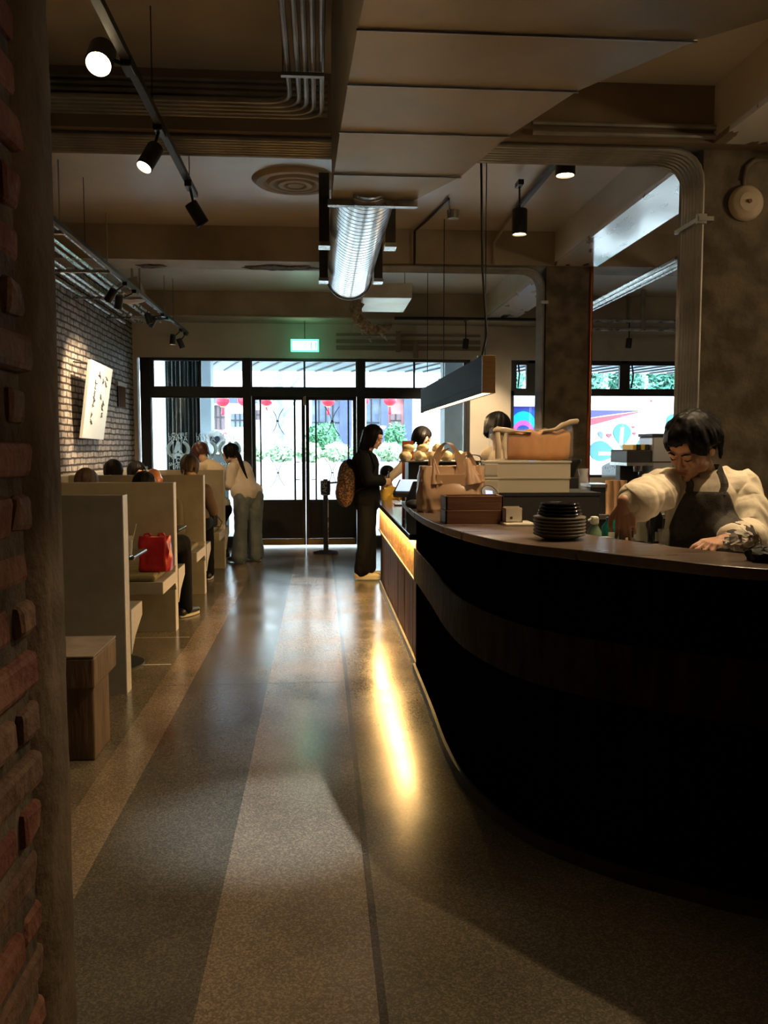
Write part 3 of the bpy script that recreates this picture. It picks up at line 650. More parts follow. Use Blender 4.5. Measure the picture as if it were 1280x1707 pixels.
# right ceiling rail and two spots
xrr = at(866, 345, Z=ZC - .04).x
rail('short lighting rail on the ceiling right of the duct', (xrr, 6.1, ZC - .04), (xrr, 7.5, ZC - .04))
q = at(866, 370, Y=6.6)
spot_head('ceiling_spotlight', 'black cylinder spotlight hanging right of the duct', q, q + Vector((0, 0, -1)), .058, .19, 1, (q.x, 6.62, ZC - .06), power=22, color=WARM2, cone=90)
q = at(942, 288, Y=5.75)
spot_head('ceiling_spotlight', 'glowing spotlight half hidden by the nearest beam', q + Vector((0, 0, .05)), q + Vector((0, 0, -1)), .066, .14, 1, (q.x, 5.75, ZC - .03), power=16, color=WARM2, cone=90)
for i, (x, y) in enumerate(((776, 573), (1048, 572))):
    q = at(x, y, Y=11.6)
    spot_head('ceiling_spotlight', ['small black spotlight above the white wall', 'small black spotlight above the wide right window'][i], q, q + Vector((-.1, 0, -1)), .04, .13, 0, (q.x, 11.6, 3.14), 'spots on the farthest beam')
lamp('SPOT', 'wall_wash', (2.2, 11.3, 3.0), 34, WARM2, .04, (2.3, 12.3, 1.3), 60, .8)  # spot added to brighten the white wall beside the pendant
# ceiling junction box with conduit, right of duct
q = at(755, 357, Z=ZC - .03)
t_ = thing('junction_box', 'small grey ceiling junction box right of the spiral duct', 'junction box', tuple(q))
MB().lathe([(.05, -.04), (.055, .03), (0, .03)], tuple(q), 16).build('box', C_GALVD, t_)
P_ = [q + Vector((-.02, .05, 0)), Vector((q.x - .1, 7.2, ZC - .02)), Vector((q.x - .2, 7.9, ZC - .02)), Vector((q.x - .27, 8.22, ZC - .03)), Vector((q.x - .27, 8.24, ZB - .02))]
MB().tube(P_, .012, 8).build('conduit', C_BLACK, t_)
P_ = [Vector((xrr, 7.5, ZC - .03)), Vector((xrr + .02, 8.0, ZC - .02)), Vector((xrr - .03, 8.24, ZC - .12)), Vector((xrr - .03, 8.26, ZB + .0))]
o = MB().tube(P_, .014, 8).build('conduit_pipe', C_PLASTER, base=tuple(P_[0])); tag(o, 'tan conduit curving from the ceiling rail down the middle beam', 'pipe')

# ---------------- pendant bar light
px0, px1 = at(804, 620, Y=5.75).x, at(826, 620, Y=5.75).x
pz0, pz1 = at(803, 655, Y=5.75).z, at(803, 592, Y=5.75).z
ye_ = 9.3
t_ = thing('pendant_bar_light', 'long dark box pendant light glowing underneath above the counter', 'pendant light', ((px0 + px1) / 2, 7.5, pz0))
PD = mat('dark_zinc', (.006, .006, .0055, 1), (.011, .010, .009, 1), 10, .7, .0, spec=.12)
m = MB()
m.box(px0, px0 + .008, 5.78, ye_, pz0, pz1); m.box(px1 - .008, px1, 5.78, ye_, pz0, pz1); m.box(px0 + .008, px1 - .008, 5.78, ye_, pz1 - .008, pz1)
m.box(px0 - .004, px0, 5.78, ye_, pz0 + .055, pz0 + .062)
m.build('side_panels', PD, t_)
boxo('end_panel', px0, px1, 5.75, 5.78, pz0, pz1, mat('plywood_end', (.30, .17, .06, 1), (.36, .21, .08, 1), 14, .5, stretch=(1, 1, 8)), t_, bevel=.002)
boxo('end_panel', px0, px1, ye_, ye_ + .02, pz0, pz1, PD, t_)
boxo('light_strip', px0 + .012, px1 - .012, 5.80, ye_ - .02, pz0 + .006, pz0 + .016, mat('pendant_led', (1, .8, .5, 1), emit=(1, .70, .34, 1), estr=9), t_)
for yy in (5.9, 7.9, 9.1):
    boxo('strap', px0 - .006, px1 + .006, yy - .012, yy + .012, pz1 - .0, pz1 + .012, C_GALV, t_)
    MB().tube([((px0 + px1) / 2, yy, pz1), ((px0 + px1) / 2, yy, ZB if 8.28 < yy < 8.7 else ZC)], .004, 6).build('suspension_wire', C_BLACK, t_)
MB().tube([((px0 + px1) / 2 - .03, 5.85, pz1), ((px0 + px1) / 2 + .0, 5.84, pz1 + .15), ((px0 + px1) / 2 - .03, 5.86, pz1 + .6), ((px0 + px1) / 2 - .04, 5.9, ZC)], .008, 8).build('power_cord', C_BLACK, t_)
for yy in (6.4, 7.5, 8.6): lamp('AREA', 'pendant_glow', ((px0 + px1) / 2, yy, pz0 - .004), 1.6, (1, .68, .34), sx=.05, sy=1.0, target=((px0 + px1) / 2, yy, 0)).rotation_euler = (0, 0, 0)
lamp('SPOT', 'pendant_spill', ((px0 + px1) / 2, 9.25, pz0 - .01), 75, (1, .74, .42), .05, (2.45, 12.3, 1.15), 60, .9)

# ---------------- exit sign
q = at(508, 576, Y=12.0)
t_ = thing('exit_sign', 'green glowing emergency exit sign hanging above the double door', 'exit sign', tuple(q))
wz = at(508, 566, Y=12).z - at(508, 587, Y=12).z; wx = at(532, 576, Y=12).x - at(485, 576, Y=12).x
MB().rbox(q.x - wx / 2, q.x + wx / 2, 11.98, 12.03, q.z - wz / 2, q.z + wz / 2, .006).build('sign_case', mat('sign_green', (.1, .6, .3, 1), emit=(.15, .95, .50, 1), estr=.9), t_)
boxo('sign_face', q.x - wx * .44, q.x + wx * .44, 11.972, 11.982, q.z - wz * .36, q.z + wz * .34, mat('sign_white', (.8, 1, .9, 1), emit=(.80, 1, .90, 1), estr=2.6), t_)
fg = MB(); G = 11.966
def gb(x0, x1, z0, z1): fg.box(q.x + x0 * wx, q.x + x1 * wx, G, G + .006, q.z + z0 * wz, q.z + z1 * wz)
fg.lathe([(.011, 0), (.011, .005), (0, .005)], (0, 0, 0), 12, Matrix.Translation((q.x + .05 * wx, G + .006, q.z + .2 * wz)) @ Matrix.Rotation(pi / 2, 4, 'X'))
fg.tube([(q.x + .03 * wx, G + .003, q.z + .12 * wz), (q.x + .0 * wx, G + .003, q.z - .08 * wz), (q.x + .06 * wx, G + .003, q.z - .18 * wz), (q.x + .05 * wx, G + .003, q.z - .3 * wz)], .006, 5)
fg.tube([(q.x + .0 * wx, G + .003, q.z - .08 * wz), (q.x - .06 * wx, G + .003, q.z - .2 * wz), (q.x - .12 * wx, G + .003, q.z - .2 * wz)], .006, 5)
fg.tube([(q.x - .07 * wx, G + .003, q.z + .0 * wz), (q.x + .02 * wx, G + .003, q.z + .1 * wz), (q.x + .1 * wx, G + .003, q.z + .0 * wz)], .005, 5)
gb(.2, .24, -.3, .28); gb(.38, .42, -.3, .28); gb(.2, .42, .24, .3)
fg.build('running_figure', mat('sign_mark', (.05, .5, .22, 1), emit=(.08, .7, .3, 1), estr=1.0), t_)
MB().tube([(q.x, 12.0, q.z + wz / 2), (q.x, 12.0, ZB)], .006, 6).build('hanger_rod', C_BLACK, t_)
lamp('POINT', 'exit_glow', (q.x, 11.85, q.z - .02), 0.35, (.35, 1, .6), .08)
def translucent(name, col):
    m = bpy.data.materials.new(name); m.use_nodes = True; nt = m.node_tree; b = nt.nodes['Principled BSDF']; b.inputs['Base Color'].default_value = col; b.inputs['Roughness'].default_value = .6
    t = nt.nodes.new('ShaderNodeBsdfTranslucent'); t.inputs[0].default_value = col; mx = nt.nodes.new('ShaderNodeMixShader'); mx.inputs[0].default_value = .65
    nt.links.new(b.outputs[0], mx.inputs[1]); nt.links.new(t.outputs[0], mx.inputs[2]); nt.links.new(mx.outputs[0], nt.nodes['Material Output'].inputs[0]); return m
# ================================================================== the street outside
SW = mat('pavement', (.35, .35, .34, 1), (.45, .45, .44, 1), 3, .8)
struct(boxo('pavement', -14, 16, YF + .35, 19, -.25, -.06, SW), 'pale pavement under the arcade outside', 'ground')
struct(boxo('street', -40, 40, 19, 60, -.35, -.15, mat('asphalt', (.30, .31, .32, 1), (.36, .37, .38, 1), 3, .8)), 'road beyond the arcade', 'ground')
AC = mat('arcade_ceiling', (.20, .30, .40, 1), (.26, .36, .46, 1), 3, .5)
t_ = thing('arcade_ceiling', 'slatted arcade ceiling above the pavement outside', 'ceiling', (0, 14, 2.9), kind='structure')
boxo('ceiling_board', -9, 12, YF + .2, 17.0, 2.90, 3.0, AC, t_)
rn = random.Random(11)
for k in range(60):
    x = -9 + k * .35
    M_ = Matrix.Translation((x, 14.7, 2.885)) @ Matrix.Rotation(radians(14), 4, 'Z')
    MB().box(-.02, .02, -2.2, 2.2, -.012, .012, M_).build('batten', C_BLACK, t_)
boxo('upper_block', -9, 12, YF + .2, 17.0, 3.0, 8.0, C_WHITEWALL, t_)
def col(label, xa, xb_, Y0, Y1, m, z1=2.9):
    a, b_ = at(xa, 700, Y=Y0).x, at(xb_, 700, Y=Y0).x
    return struct(boxo('arcade_column', a, b_, Y0, Y1, -.06, z1, m, base=(a, Y0, 0)), label, 'column')
col('white tiled arcade column at the far left outside', 240, 275, 13.6, 14.2, mat('white_tile', (.75, .80, .78, 1), (.82, .86, .84, 1), 3, .4))
col('grey blue arcade column outside right of the door', 741, 772, 13.4, 13.9, mat('grey_column', (.17, .20, .22, 1), (.22, .25, .27, 1), 3, .6))
# dark curtain panel behind the logo
cv = MB(); n_ = 60; xa, xb_ = at(277, 700, Y=13.3).x, at(334, 700, Y=13.3).x
vs = []
for i in range(n_ + 1):
    x = xa + (xb_ - xa) * i / n_; y = 13.3 + .035 * sin(i * .9) + .02 * sin(i * 2.3)
    for dy in (0, .02):
        for z in (-.06, 2.88): vs.append((x, y + dy, z))
fs = []
for i in range(n_):
    a = i * 4; b_ = a + 4
    fs += [(a, b_, b_ + 1, a + 1), (a + 2, a + 3, b_ + 3, b_ + 2), (a + 1, b_ + 1, b_ + 3, a + 3), (a, a + 2, b_ + 2, b_)]
fs += [(0, 1, 3, 2), (n_ * 4, n_ * 4 + 2, n_ * 4 + 3, n_ * 4 + 1)]
o = cv.add(vs, fs).build('curtain', mat('grey_curtain', (.035, .05, .05, 1), (.065, .07, .065, 1), 3, .7), base=(xa, 13.3, 0)); shade(o, 60)
tag(o, 'dark grey folded curtain outside behind the left shop window', 'curtain')
col('pale blue painted column edge beyond the curtain', 334, 352, 14.6, 15.0, mat('pale_blue_wall', (.42, .52, .60, 1), (.48, .58, .66, 1), 2, .6))
# building across the road
YB2 = 27.0
def bx(x): return at(x, 700, Y=YB2).x
def bz(y): return at(500, y, Y=YB2).z
WB = mat('pale_facade', (.60, .64, .66, 1), (.74, .78, .80, 1), 1.2, .7)
NB = mat('navy_trim', (.045, .065, .13, 1), (.06, .085, .16, 1), 3, .5)
t_ = thing('shop_building', 'pale building across the road with navy fascia and dark windows', 'building', (0, YB2, 0))
boxo('facade_wall', -14, 4.6, YB2, YB2 + 3, -.15, 9, WB, t_)
boxo('fascia', bx(348), bx(436), YB2 - .25, YB2, bz(674), bz(652), NB, t_)
boxo('fascia', bx(520), bx(690), YB2 - .25, YB2, bz(662), bz(652), NB, t_)
boxo('fascia_edge', bx(348), bx(436), YB2 - .28, YB2, bz(676), bz(674), mat('white_edge', (.85, .85, .85, 1), None, 2, .5), t_)
DW = mat('maroon_window', (.10, .07, .09, 1), (.15, .10, .12, 1), 4, .4); BW = mat('blue_window', (.07, .10, .17, 1), (.13, .17, .26, 1), 3, .3)
PKW = mat('rose_wall', (.38, .13, .14, 1), (.45, .2, .2, 1), 3, .6)
def win(xa, xb_, ya, yb_, m, dep=.08, mun=2):
    w_ = boxo('window', bx(xa), bx(xb_), YB2 - dep, YB2, bz(yb_), bz(ya), m, t_)
    a, b_ = bx(xa), bx(xb_)
    mm = MB()
    for k in range(1, mun + 1): xx = a + (b_ - a) * k / (mun + 1); mm.box(xx - .02, xx + .02, YB2 - dep - .02, YB2 - dep, bz(yb_), bz(ya))
    zz = bz((ya + yb_) / 2); mm.box(a, b_, YB2 - dep - .021, YB2 - dep, zz - .02, zz + .02)
    o = mm.build('muntin_grid', C_BLACK, w_); return w_
win(353, 375, 676, 716, DW); win(385, 408, 690, 712, BW); win(520, 566, 664, 745, BW, mun=3); win(605, 632, 664, 745, BW, mun=1)
boxo('pillar', bx(566), bx(586), YB2 - .2, YB2, -.1, bz(664), NB, t_); boxo('pillar', bx(634), bx(646), YB2 - .2, YB2, -.1, bz(664), NB, t_); boxo('pillar', bx(672), bx(686), YB2 - .2, YB2, -.1, bz(664), NB, t_)
boxo('rose_panel', bx(646), bx(672), YB2 - .06, YB2, bz(745), bz(664), PKW, t_)
win(650, 668, 690, 712, DW, .1, 1)
boxo('rose_panel', bx(362), bx(378), YB2 - .06, YB2, bz(726), bz(717), PKW, t_)
boxo('pale_blue_panel', bx(474), bx(492), YB2 - .1, YB2, bz(740), bz(655), mat('pale_cyan', (.35, .55, .62, 1), (.42, .62, .68, 1), 2, .6), t_)
win(420, 434, 684, 700, DW, mun=1)
# lanterns
LR = mat('red_lantern', (.45, .005, .03, 1), (.55, .01, .045, 1), 10, .5); LG = mat('lantern_gold', (.6, .4, .1, 1), None, 5, .4)
def lantern(x, y, label, Y=24.0):
    c = at(x, y, Y=Y); t_ = thing('paper_lantern', label, 'lantern', tuple(c), group='red lanterns across the road')
    R = .19; prof = []
    for i in range(13): ph = -pi / 2 + .25 + (pi - .5) * i / 12; prof.append((R * cos(ph) * (1.0 if i % 2 else .97), R * .86 * sin(ph)))
    shade(MB().lathe([(0, prof[0][1])] + prof + [(0, prof[-1][1])], tuple(c), 20).build('lantern_body', LR, t_), 30)
    MB().lathe([(.06, -R * .92), (.06, -R * .8)], tuple(c), 12).build('cap', LG, t_); MB().lathe([(.06, R * .78), (.06, R * .9)], tuple(c), 12).build('cap', LG, t_)
    MB().lathe([(.025, -R * 2.1), (.05, -R * 1.9), (.02, -R * 1.0)], tuple(c), 10).build('tassel', LR, t_)
    MB().tube([c + Vector((0, 0, R * .9)), Vector((c.x, c.y, 3.6))], .006, 5).build('cord', C_BLACK, t_)
for x, y, l in ((371, 668, 'red lantern with tassel in the left shop window'), (407, 667, 'red lantern partly behind the left door post'), (444, 667, 'red lantern in the left door leaf'), (547, 668, 'red lantern with long tassel in the right door leaf'), (604, 667, 'red lantern half hidden by the right door post'), (650, 667, 'red lantern nearest the pendant light')):
    lantern(x, y, l)
t_ = thing('lantern_line', 'wire across the road that carries the red lanterns', 'wire', (0, 24, 3.6)); MB().tube([(-8, 24, 3.6), (6, 24, 3.6)], .012, 5).build('wire', C_BLACK, t_)
for xx in (-8, 6): MB().tube([(xx, 24, -.15), (xx, 24, 3.7)], .05, 8).build('post', C_BLACK, t_)
# foliage
def foliage(name, label, cat, c, r, n, m, size=.07, seed=1, kind=None, parent=None):
    rn = random.Random(seed); mb = MB()
    for k in range(n):
        v = Vector((rn.gauss(0, 1), rn.gauss(0, 1), rn.gauss(0, 1))).normalized() * (rn.random() ** .4)
        bump_ = 1 + .25 * noise.noise(v * 2.2 + Vector((seed, 0, 0)))
        p = Vector(c) + Vector((v.x * r[0], v.y * r[1], v.z * r[2])) * bump_
        a = Vector((rn.gauss(0, 1), rn.gauss(0, 1), rn.gauss(0, 1))).normalized() * size; b_ = a.orthogonal().normalized() * size * .5
        mb.add([p - a, p + b_, p + a, p - b_], [(0, 1, 2, 3)])
    o = mb.build(name, m, parent, base=None if parent else tuple(c))
    return tag(o, label, cat, kind=kind) if not parent else o
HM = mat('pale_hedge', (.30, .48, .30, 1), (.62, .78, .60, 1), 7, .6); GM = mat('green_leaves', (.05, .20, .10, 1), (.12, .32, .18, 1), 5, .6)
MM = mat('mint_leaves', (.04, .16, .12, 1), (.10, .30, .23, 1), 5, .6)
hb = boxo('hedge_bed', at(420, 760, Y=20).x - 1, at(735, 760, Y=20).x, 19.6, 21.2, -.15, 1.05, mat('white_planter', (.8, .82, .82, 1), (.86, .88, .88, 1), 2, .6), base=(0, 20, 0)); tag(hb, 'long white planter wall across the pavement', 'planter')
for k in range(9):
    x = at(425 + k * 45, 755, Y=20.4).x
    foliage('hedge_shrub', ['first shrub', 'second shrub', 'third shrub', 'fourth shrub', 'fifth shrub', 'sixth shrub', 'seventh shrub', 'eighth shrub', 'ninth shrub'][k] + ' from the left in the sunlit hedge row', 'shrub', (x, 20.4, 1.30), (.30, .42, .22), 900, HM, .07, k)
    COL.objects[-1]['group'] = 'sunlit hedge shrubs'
t_ = thing('potted_bush', 'dark green round bush seen through the right door leaf', 'bush', tuple(at(540, 740, Y=21.8)))
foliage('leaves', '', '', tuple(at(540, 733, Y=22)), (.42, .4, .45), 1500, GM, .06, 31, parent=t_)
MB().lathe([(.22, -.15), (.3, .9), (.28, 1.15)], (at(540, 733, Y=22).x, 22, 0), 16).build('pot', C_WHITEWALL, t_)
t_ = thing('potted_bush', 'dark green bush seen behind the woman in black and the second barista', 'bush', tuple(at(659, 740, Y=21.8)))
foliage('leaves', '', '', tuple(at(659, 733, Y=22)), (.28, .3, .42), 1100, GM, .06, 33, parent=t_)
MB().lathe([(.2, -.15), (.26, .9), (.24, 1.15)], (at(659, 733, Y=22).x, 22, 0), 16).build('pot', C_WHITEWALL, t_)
TB = mat('tree_bark', (.16, .20, .26, 1), (.28, .32, .38, 1), 8, .9, bump=.5)
t_ = thing('street_tree', 'grey blue tree trunk with forked branches seen through the left door leaf', 'tree', tuple(at(463, 760, Y=22.5)))
c = at(463, 760, Y=22.5); tp = at(463, 655, Y=22.5)
MB().tube([Vector((c.x, 22.5, -.15)), c, c.lerp(tp, .5) + Vector((.03, 0, 0)), tp, tp + Vector((.1, 0, .9))], .16, 12, rs=[.22, .17, .14, .12, .1]).build('trunk', TB, t_)
for sx, q in ((-1, .5), (1, .55), (-1, .8), (1, .85)):
    s_ = c.lerp(tp, q); MB().tube([s_, s_ + Vector((sx * .2, 0, .2)), s_ + Vector((sx * .55, .1, .65))], .04, 7, rs=[.06, .045, .02]).build('branch', TB, t_)
foliage('leaves', '', '', (tp.x, 22.5, 4.6), (1.6, 1.2, 1.0), 900, MM, .12, 40, parent=t_)
t_ = thing('street_tree', 'pale golden tree trunk behind the right door post', 'tree', tuple(at(598, 730, Y=23)))
c = at(598, 740, Y=23); tp = at(600, 655, Y=23)
MB().tube([Vector((c.x, 23, -.15)), c, tp, tp + Vector((0, 0, .8))], .16, 12, rs=[.2, .2, .16, .12]).build('trunk', mat('pale_bark', (.75, .66, .45, 1), (.9, .85, .7, 1), 6, .8), t_)
# trees beyond the bus and bus itself
for k in range(6):
    x = at(846 + k * 66, 640, Y=34).x
    YT = 34 + 2.6 * (k % 2); x = at(846 + k * 66, 640, Y=YT).x
    t_ = thing('street_tree', ['first', 'second', 'third', 'fourth', 'fifth', 'sixth'][k] + ' mint green tree from the left above the parked bus', 'tree', (x, YT, 0), group='trees above the bus')
    foliage('leaves', '', '', (x, YT, 4.25), (.8, .9, 1.25), 1500, MM, .15, 60 + k, parent=t_); MB().tube([(x, YT, -.15), (x, YT, 3.9)], .1, 8).build('trunk', TB, t_)
YBUS = 17.6
def ux(x): return at(x, 700, Y=YBUS).x
def uz(y): return at(1000, y, Y=YBUS).z
t_ = thing('parked_bus', 'white bus side with teal drops and purple red stripes outside the right window', 'bus', ((ux(845) + 14) / 2, YBUS + 1.2, -.15))
WBUS = mat('bus_white', (.85, .88, .90, 1), None, 2, .3); PUR = mat('bus_purple', (.03, .02, .22, 1), (.04, .03, .28, 1), 2, .3); RED = mat('bus_red', (.42, .015, .05, 1), (.50, .02, .07, 1), 2, .3); TEAL = mat('bus_teal', (.0, .19, .22, 1), (.005, .24, .26, 1), 2, .3)
BLU = mat('bus_blue', (.01, .05, .35, 1), (.01, .10, .40, 1), 2, .3); CYN = mat('bus_cyan', (.0, .45, .75, 1), None, 2, .3); SLT = mat('bus_slate', (.12, .2, .35, 1), None, 2, .3); PNK = mat('bus_pink', (.8, .1, .45, 1), None, 2, .3)
MB().rbox(ux(845), 15, YBUS, YBUS + 2.4, .2, uz(657), .08).build('bus_body', WBUS, t_)
for x in (6.2, 12): MB().lathe([(.42, -.12), (.42, .12), (.25, .13), (0, .13)], (0, 0, 0), 24, Matrix.Translation((x, YBUS + .12, .27)) @ Matrix.Rotation(pi / 2, 4, 'X')).build('wheel', C_BLACKM, t_)
LAY = [0]
def decal(pts, m, name='painted_shape'):
    LAY[0] += 1; d = .004 + .002 * LAY[0]
    poly = [(ux(x), uz(y)) for x, y in pts]
    MB().prism(poly, YBUS - d, YBUS + .005, 'Y').build(name, m, t_)
def drop(cx, cy, w_, h_, ang, m, nm='painted_drop'):
    pts = []
    for i in range(28):
        t = 2 * pi * i / 28; x = sin(t) * w_ * (1 if cos(t) > 0 else (1 - (-cos(t)) ** 1.5)); y = -cos(t) * h_ * (1 if cos(t) > 0 else 1.7)
        pts.append((cx + x * cos(ang) - y * sin(ang), cy + x * sin(ang) + y * cos(ang)))
    decal(pts, m, nm)
decal([(975, 684), (1075, 684), (1010, 692), (975, 698)], PUR, 'purple_stripe'); decal([(975, 699), (1075, 684.5), (975, 712)], RED, 'red_stripe')
decal([(848, 678), (900, 678), (900, 800), (848, 800)], BLU, 'blue_panel'); drop(872, 706, 20, 20, 0, CYN, 'cyan_disc')
ring = [(872 + 17 * cos(t), 718 + 17 * sin(t)) for t in [2 * pi * i / 24 for i in range(24)]]; decal(ring, PNK, 'pink_ring'); drop(872, 718, 11, 9, 0, BLU, 'blue_disc')
decal([(848, 678), (900, 678), (900, 683), (848, 681)], PUR, 'purple_stripe')
drop(1037, 722, 15, 16, 0, TEAL); decal([(1034, 712), (1040, 712), (1038, 742), (1032, 742)], WBUS, 'white_bar')
drop(1002, 752, 17, 19, radians(-78), TEAL); decal([(998, 753), (1022, 753), (1022, 759), (998, 759)], WBUS, 'white_bar')
drop(1074, 744, 13, 14, radians(55), TEAL); drop(1001, 724, 4, 5, radians(-20), SLT, 'small_drop'); drop(1120, 700, 9, 11, radians(40), TEAL)
def heart(cx, cy, s):
    pts = []
    for i in range(24):
        t = 2 * pi * i / 24; pts.append((cx + s * .06 * 16 * sin(t) ** 3, cy - s * .06 * (13 * cos(t) - 5 * cos(2 * t) - 2 * cos(3 * t) - cos(4 * t))))
    decal(pts, RED, 'small_heart')
heart(1015, 726, 4.5); heart(1055, 712, 2.5); heart(1057, 723, 3); heart(1084, 668, 2)
# notice on the window with handwriting
t_ = thing('window_notice', 'white handwritten notice taped low on the right window', 'notice', tuple(at(1025, 796, Y=12.25)))
a = at(1003, 796, Y=12.27); b_ = at(1050, 770, Y=12.27)
MB().prism([(a.x, a.z), (b_.x, a.z), (b_.x, b_.z - .04), (b_.x - .1, b_.z), (a.x + .12, b_.z), (a.x, b_.z - .06)], 12.275, 12.28, 'Y').build('paper', translucent('backlit_paper', (.85, .9, .92, 1)), t_)
st = MB(); rn = random.Random(2)
for k in range(10):
    x = a.x + .04 + k * .033; z = (a.z + b_.z) / 2 + .02
    for j in range(3): p = Vector((x + rn.uniform(0, .02), 12.272, z + rn.uniform(-.03, .03))); st.tube([p, p + Vector((rn.uniform(-.02, .02), 0, rn.uniform(-.03, .03)))], .0025, 4)
st.build('handwriting', mat('grey_ink', (.15, .17, .2, 1), None, 5, .7), t_)

def text(name, s, size, M_, m, parent, ext=.001, align='CENTER', mirror=False):
    c = bpy.data.curves.new(name, 'FONT'); c.body = s; c.size = size; c.extrude = ext; c.align_x = align; c.align_y = 'CENTER'; c.resolution_u = 3
    o = bpy.data.objects.new('tmp', c); COL.objects.link(o)
    me = bpy.data.meshes.new_from_object(o.evaluated_get(bpy.context.evaluated_depsgraph_get())); bpy.data.objects.remove(o)
    off = parent_world(parent) if parent else Vector((0, 0, 0))
    me.transform(Matrix.Translation(-off) @ M_ @ (Matrix.Diagonal((-1, 1, 1, 1)) if mirror else Matrix.Identity(4)))
    me.materials.clear(); me.materials.append(m); me.name = name
    o = bpy.data.objects.new(name, me); COL.objects.link(o); o.parent = parent; return o
# white logo stickers
SWH = translucent('white_vinyl', (.80, .86, .84, 1))
RX = Matrix.Rotation(pi / 2, 4, 'X')
def logo(cx_px, label):
    q = at(cx_px, 749, Y=12.33); s = 15 * 12.3 / 1430
    t_ = thing('window_sticker', label, 'window sticker', tuple(q), group='white logo stickers on the left window')
    T = lambda dx, dz: Matrix.Translation((q.x + dx * s, 12.33, q.z + dz * s)) @ RX
    text('lettering', 'LOVIRE', .085, T(0, 1.55), SWH, t_); text('lettering', 'RAMA', .10, T(0, 1.1), SWH, t_)
    text('lettering', 'TOM', .09, T(.05, -1.25), SWH, t_); text('lettering', 'SHOREDI', .065, T(0, -1.65), SWH, t_); text('lettering', 'EFFEC', .06, T(0, -2.0), SWH, t_)
    wr = MB()
    for sx in (-1, 1):
        pts = [Vector((q.x + sx * s * 1.0 * sin(t), 12.33, q.z - s * .85 * cos(t))) for t in [radians(35 + 12 * i) for i in range(10)]]
        wr.tube(pts, .012, 5)
        for i, p in enumerate(pts):
            d = Vector((p.x - q.x, 0, p.z - q.z)).normalized()
            wr.ellip(p + d * .012, (.028, .006, .018), 8, 6)
    wr.build('wreath', SWH, t_)
    fg = MB(); fg.ellip((q.x, 12.33, q.z + .62 * s), (.03, .006, .035), 10, 8); fg.prism([(q.x - .035, q.z + .5 * s), (q.x + .035, q.z + .5 * s), (q.x + .03, q.z), (q.x + .07, q.z - .5 * s), (q.x + .02, q.z - .5 * s), (q.x, q.z - .1 * s), (q.x - .04, q.z - .5 * s), (q.x - .07, q.z - .5 * s)], 12.325, 12.335, 'Y'); fg.build('standing_figure', SWH, t_)
    MB().prism([(q.x - .75 * s, q.z - .48 * s), (q.x, q.z - .38 * s), (q.x + .75 * s, q.z - .48 * s), (q.x + .5 * s, q.z - .9 * s), (q.x + .2 * s, q.z - 1.05 * s), (q.x + .2 * s, q.z - .75 * s), (q.x - .2 * s, q.z - .75 * s), (q.x - .2 * s, q.z - 1.05 * s), (q.x - .5 * s, q.z - .9 * s)], 12.325, 12.335, 'Y').build('ribbon', SWH, t_)
logo(297, 'complete white wreath logo sticker on the far left of the shop window')
logo(343, 'white wreath logo sticker half hidden by the person with reddish hair')
logo(383, 'white wreath logo sticker close to the leaning girl')

# ================================================================== booths on the left
def bench_partition(name, label, Yp, seat=True, near=True):
    X0, X1 = XL + .19, -1.135; t = .115
    y0 = Yp - t; y1 = Yp
    t_ = thing('booth_bench', label, 'booth bench', ((X0 + X1) / 2, Yp - t / 2, 0), group='cast stone booth benches')
    MB().cur
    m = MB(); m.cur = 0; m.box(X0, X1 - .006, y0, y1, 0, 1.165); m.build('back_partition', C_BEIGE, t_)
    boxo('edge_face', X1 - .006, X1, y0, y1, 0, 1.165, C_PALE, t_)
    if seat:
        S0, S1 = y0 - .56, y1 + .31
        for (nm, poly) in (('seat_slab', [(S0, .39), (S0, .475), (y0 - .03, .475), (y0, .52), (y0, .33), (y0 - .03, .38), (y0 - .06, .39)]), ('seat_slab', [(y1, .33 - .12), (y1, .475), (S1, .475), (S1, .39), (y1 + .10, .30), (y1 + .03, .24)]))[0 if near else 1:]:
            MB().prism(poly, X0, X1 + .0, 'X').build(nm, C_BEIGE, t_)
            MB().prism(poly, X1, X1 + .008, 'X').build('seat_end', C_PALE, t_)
        OL = mat('olive_cushion', (.13, .115, .05, 1), (.19, .165, .08, 1), 20, .85, bump=.2, bscale=90)
        if near: MB().rbox(X0 + .05, X1 - .05, S0 + .02, y0 - .04, .475, .525, .02).build('seat_cushion', OL, t_)
        MB().rbox(X0 + .05, X1 - .10, y1 + .03, S1 - .03, .475, .520, .02).build('seat_cushion', OL, t_)
    return t_
bench_partition('b', 'nearest beige cast stone booth partition, its dark side facing the viewer', 5.137, near=False)
bench_partition('b', 'second cast stone booth bench from the viewer, holding the red bag', 6.852)
bench_partition('b', 'third cast stone booth bench from the viewer', 8.543)
bench_partition('b', 'farthest cast stone booth bench, holding the small black bag', 10.327)
TT = mat('dark_table_top', (.05, .055, .05, 1), (.07, .075, .07, 1), 8, .15)
for k, yc in enumerate((5.80, 7.56, 9.37, 11.35)):
    t_ = thing('pedestal_table', ['small dark table in the nearest booth', 'small dark table in the second booth', 'small dark table in the third booth', 'small dark table by the shop window with leaning girl'][k], 'table', (-1.85, yc, 0), group='booth tables')
    MB().rbox(-2.35, -1.20, yc - .21, yc + .21, .715, .74, .008).build('table_top', TT, t_)
    MB().tube([(-1.75, yc, .02), (-1.75, yc, .72)], .03, 12).build('table_leg', C_BLACK, t_)
    MB().lathe([(.0, 0), (.24, 0), (.24, .012), (.05, .03), (0, .03)], (-1.42 if k == 0 else -1.75, yc - (.08 if k == 0 else 0), 0), 28).build('table_base', C_BLACK, t_)
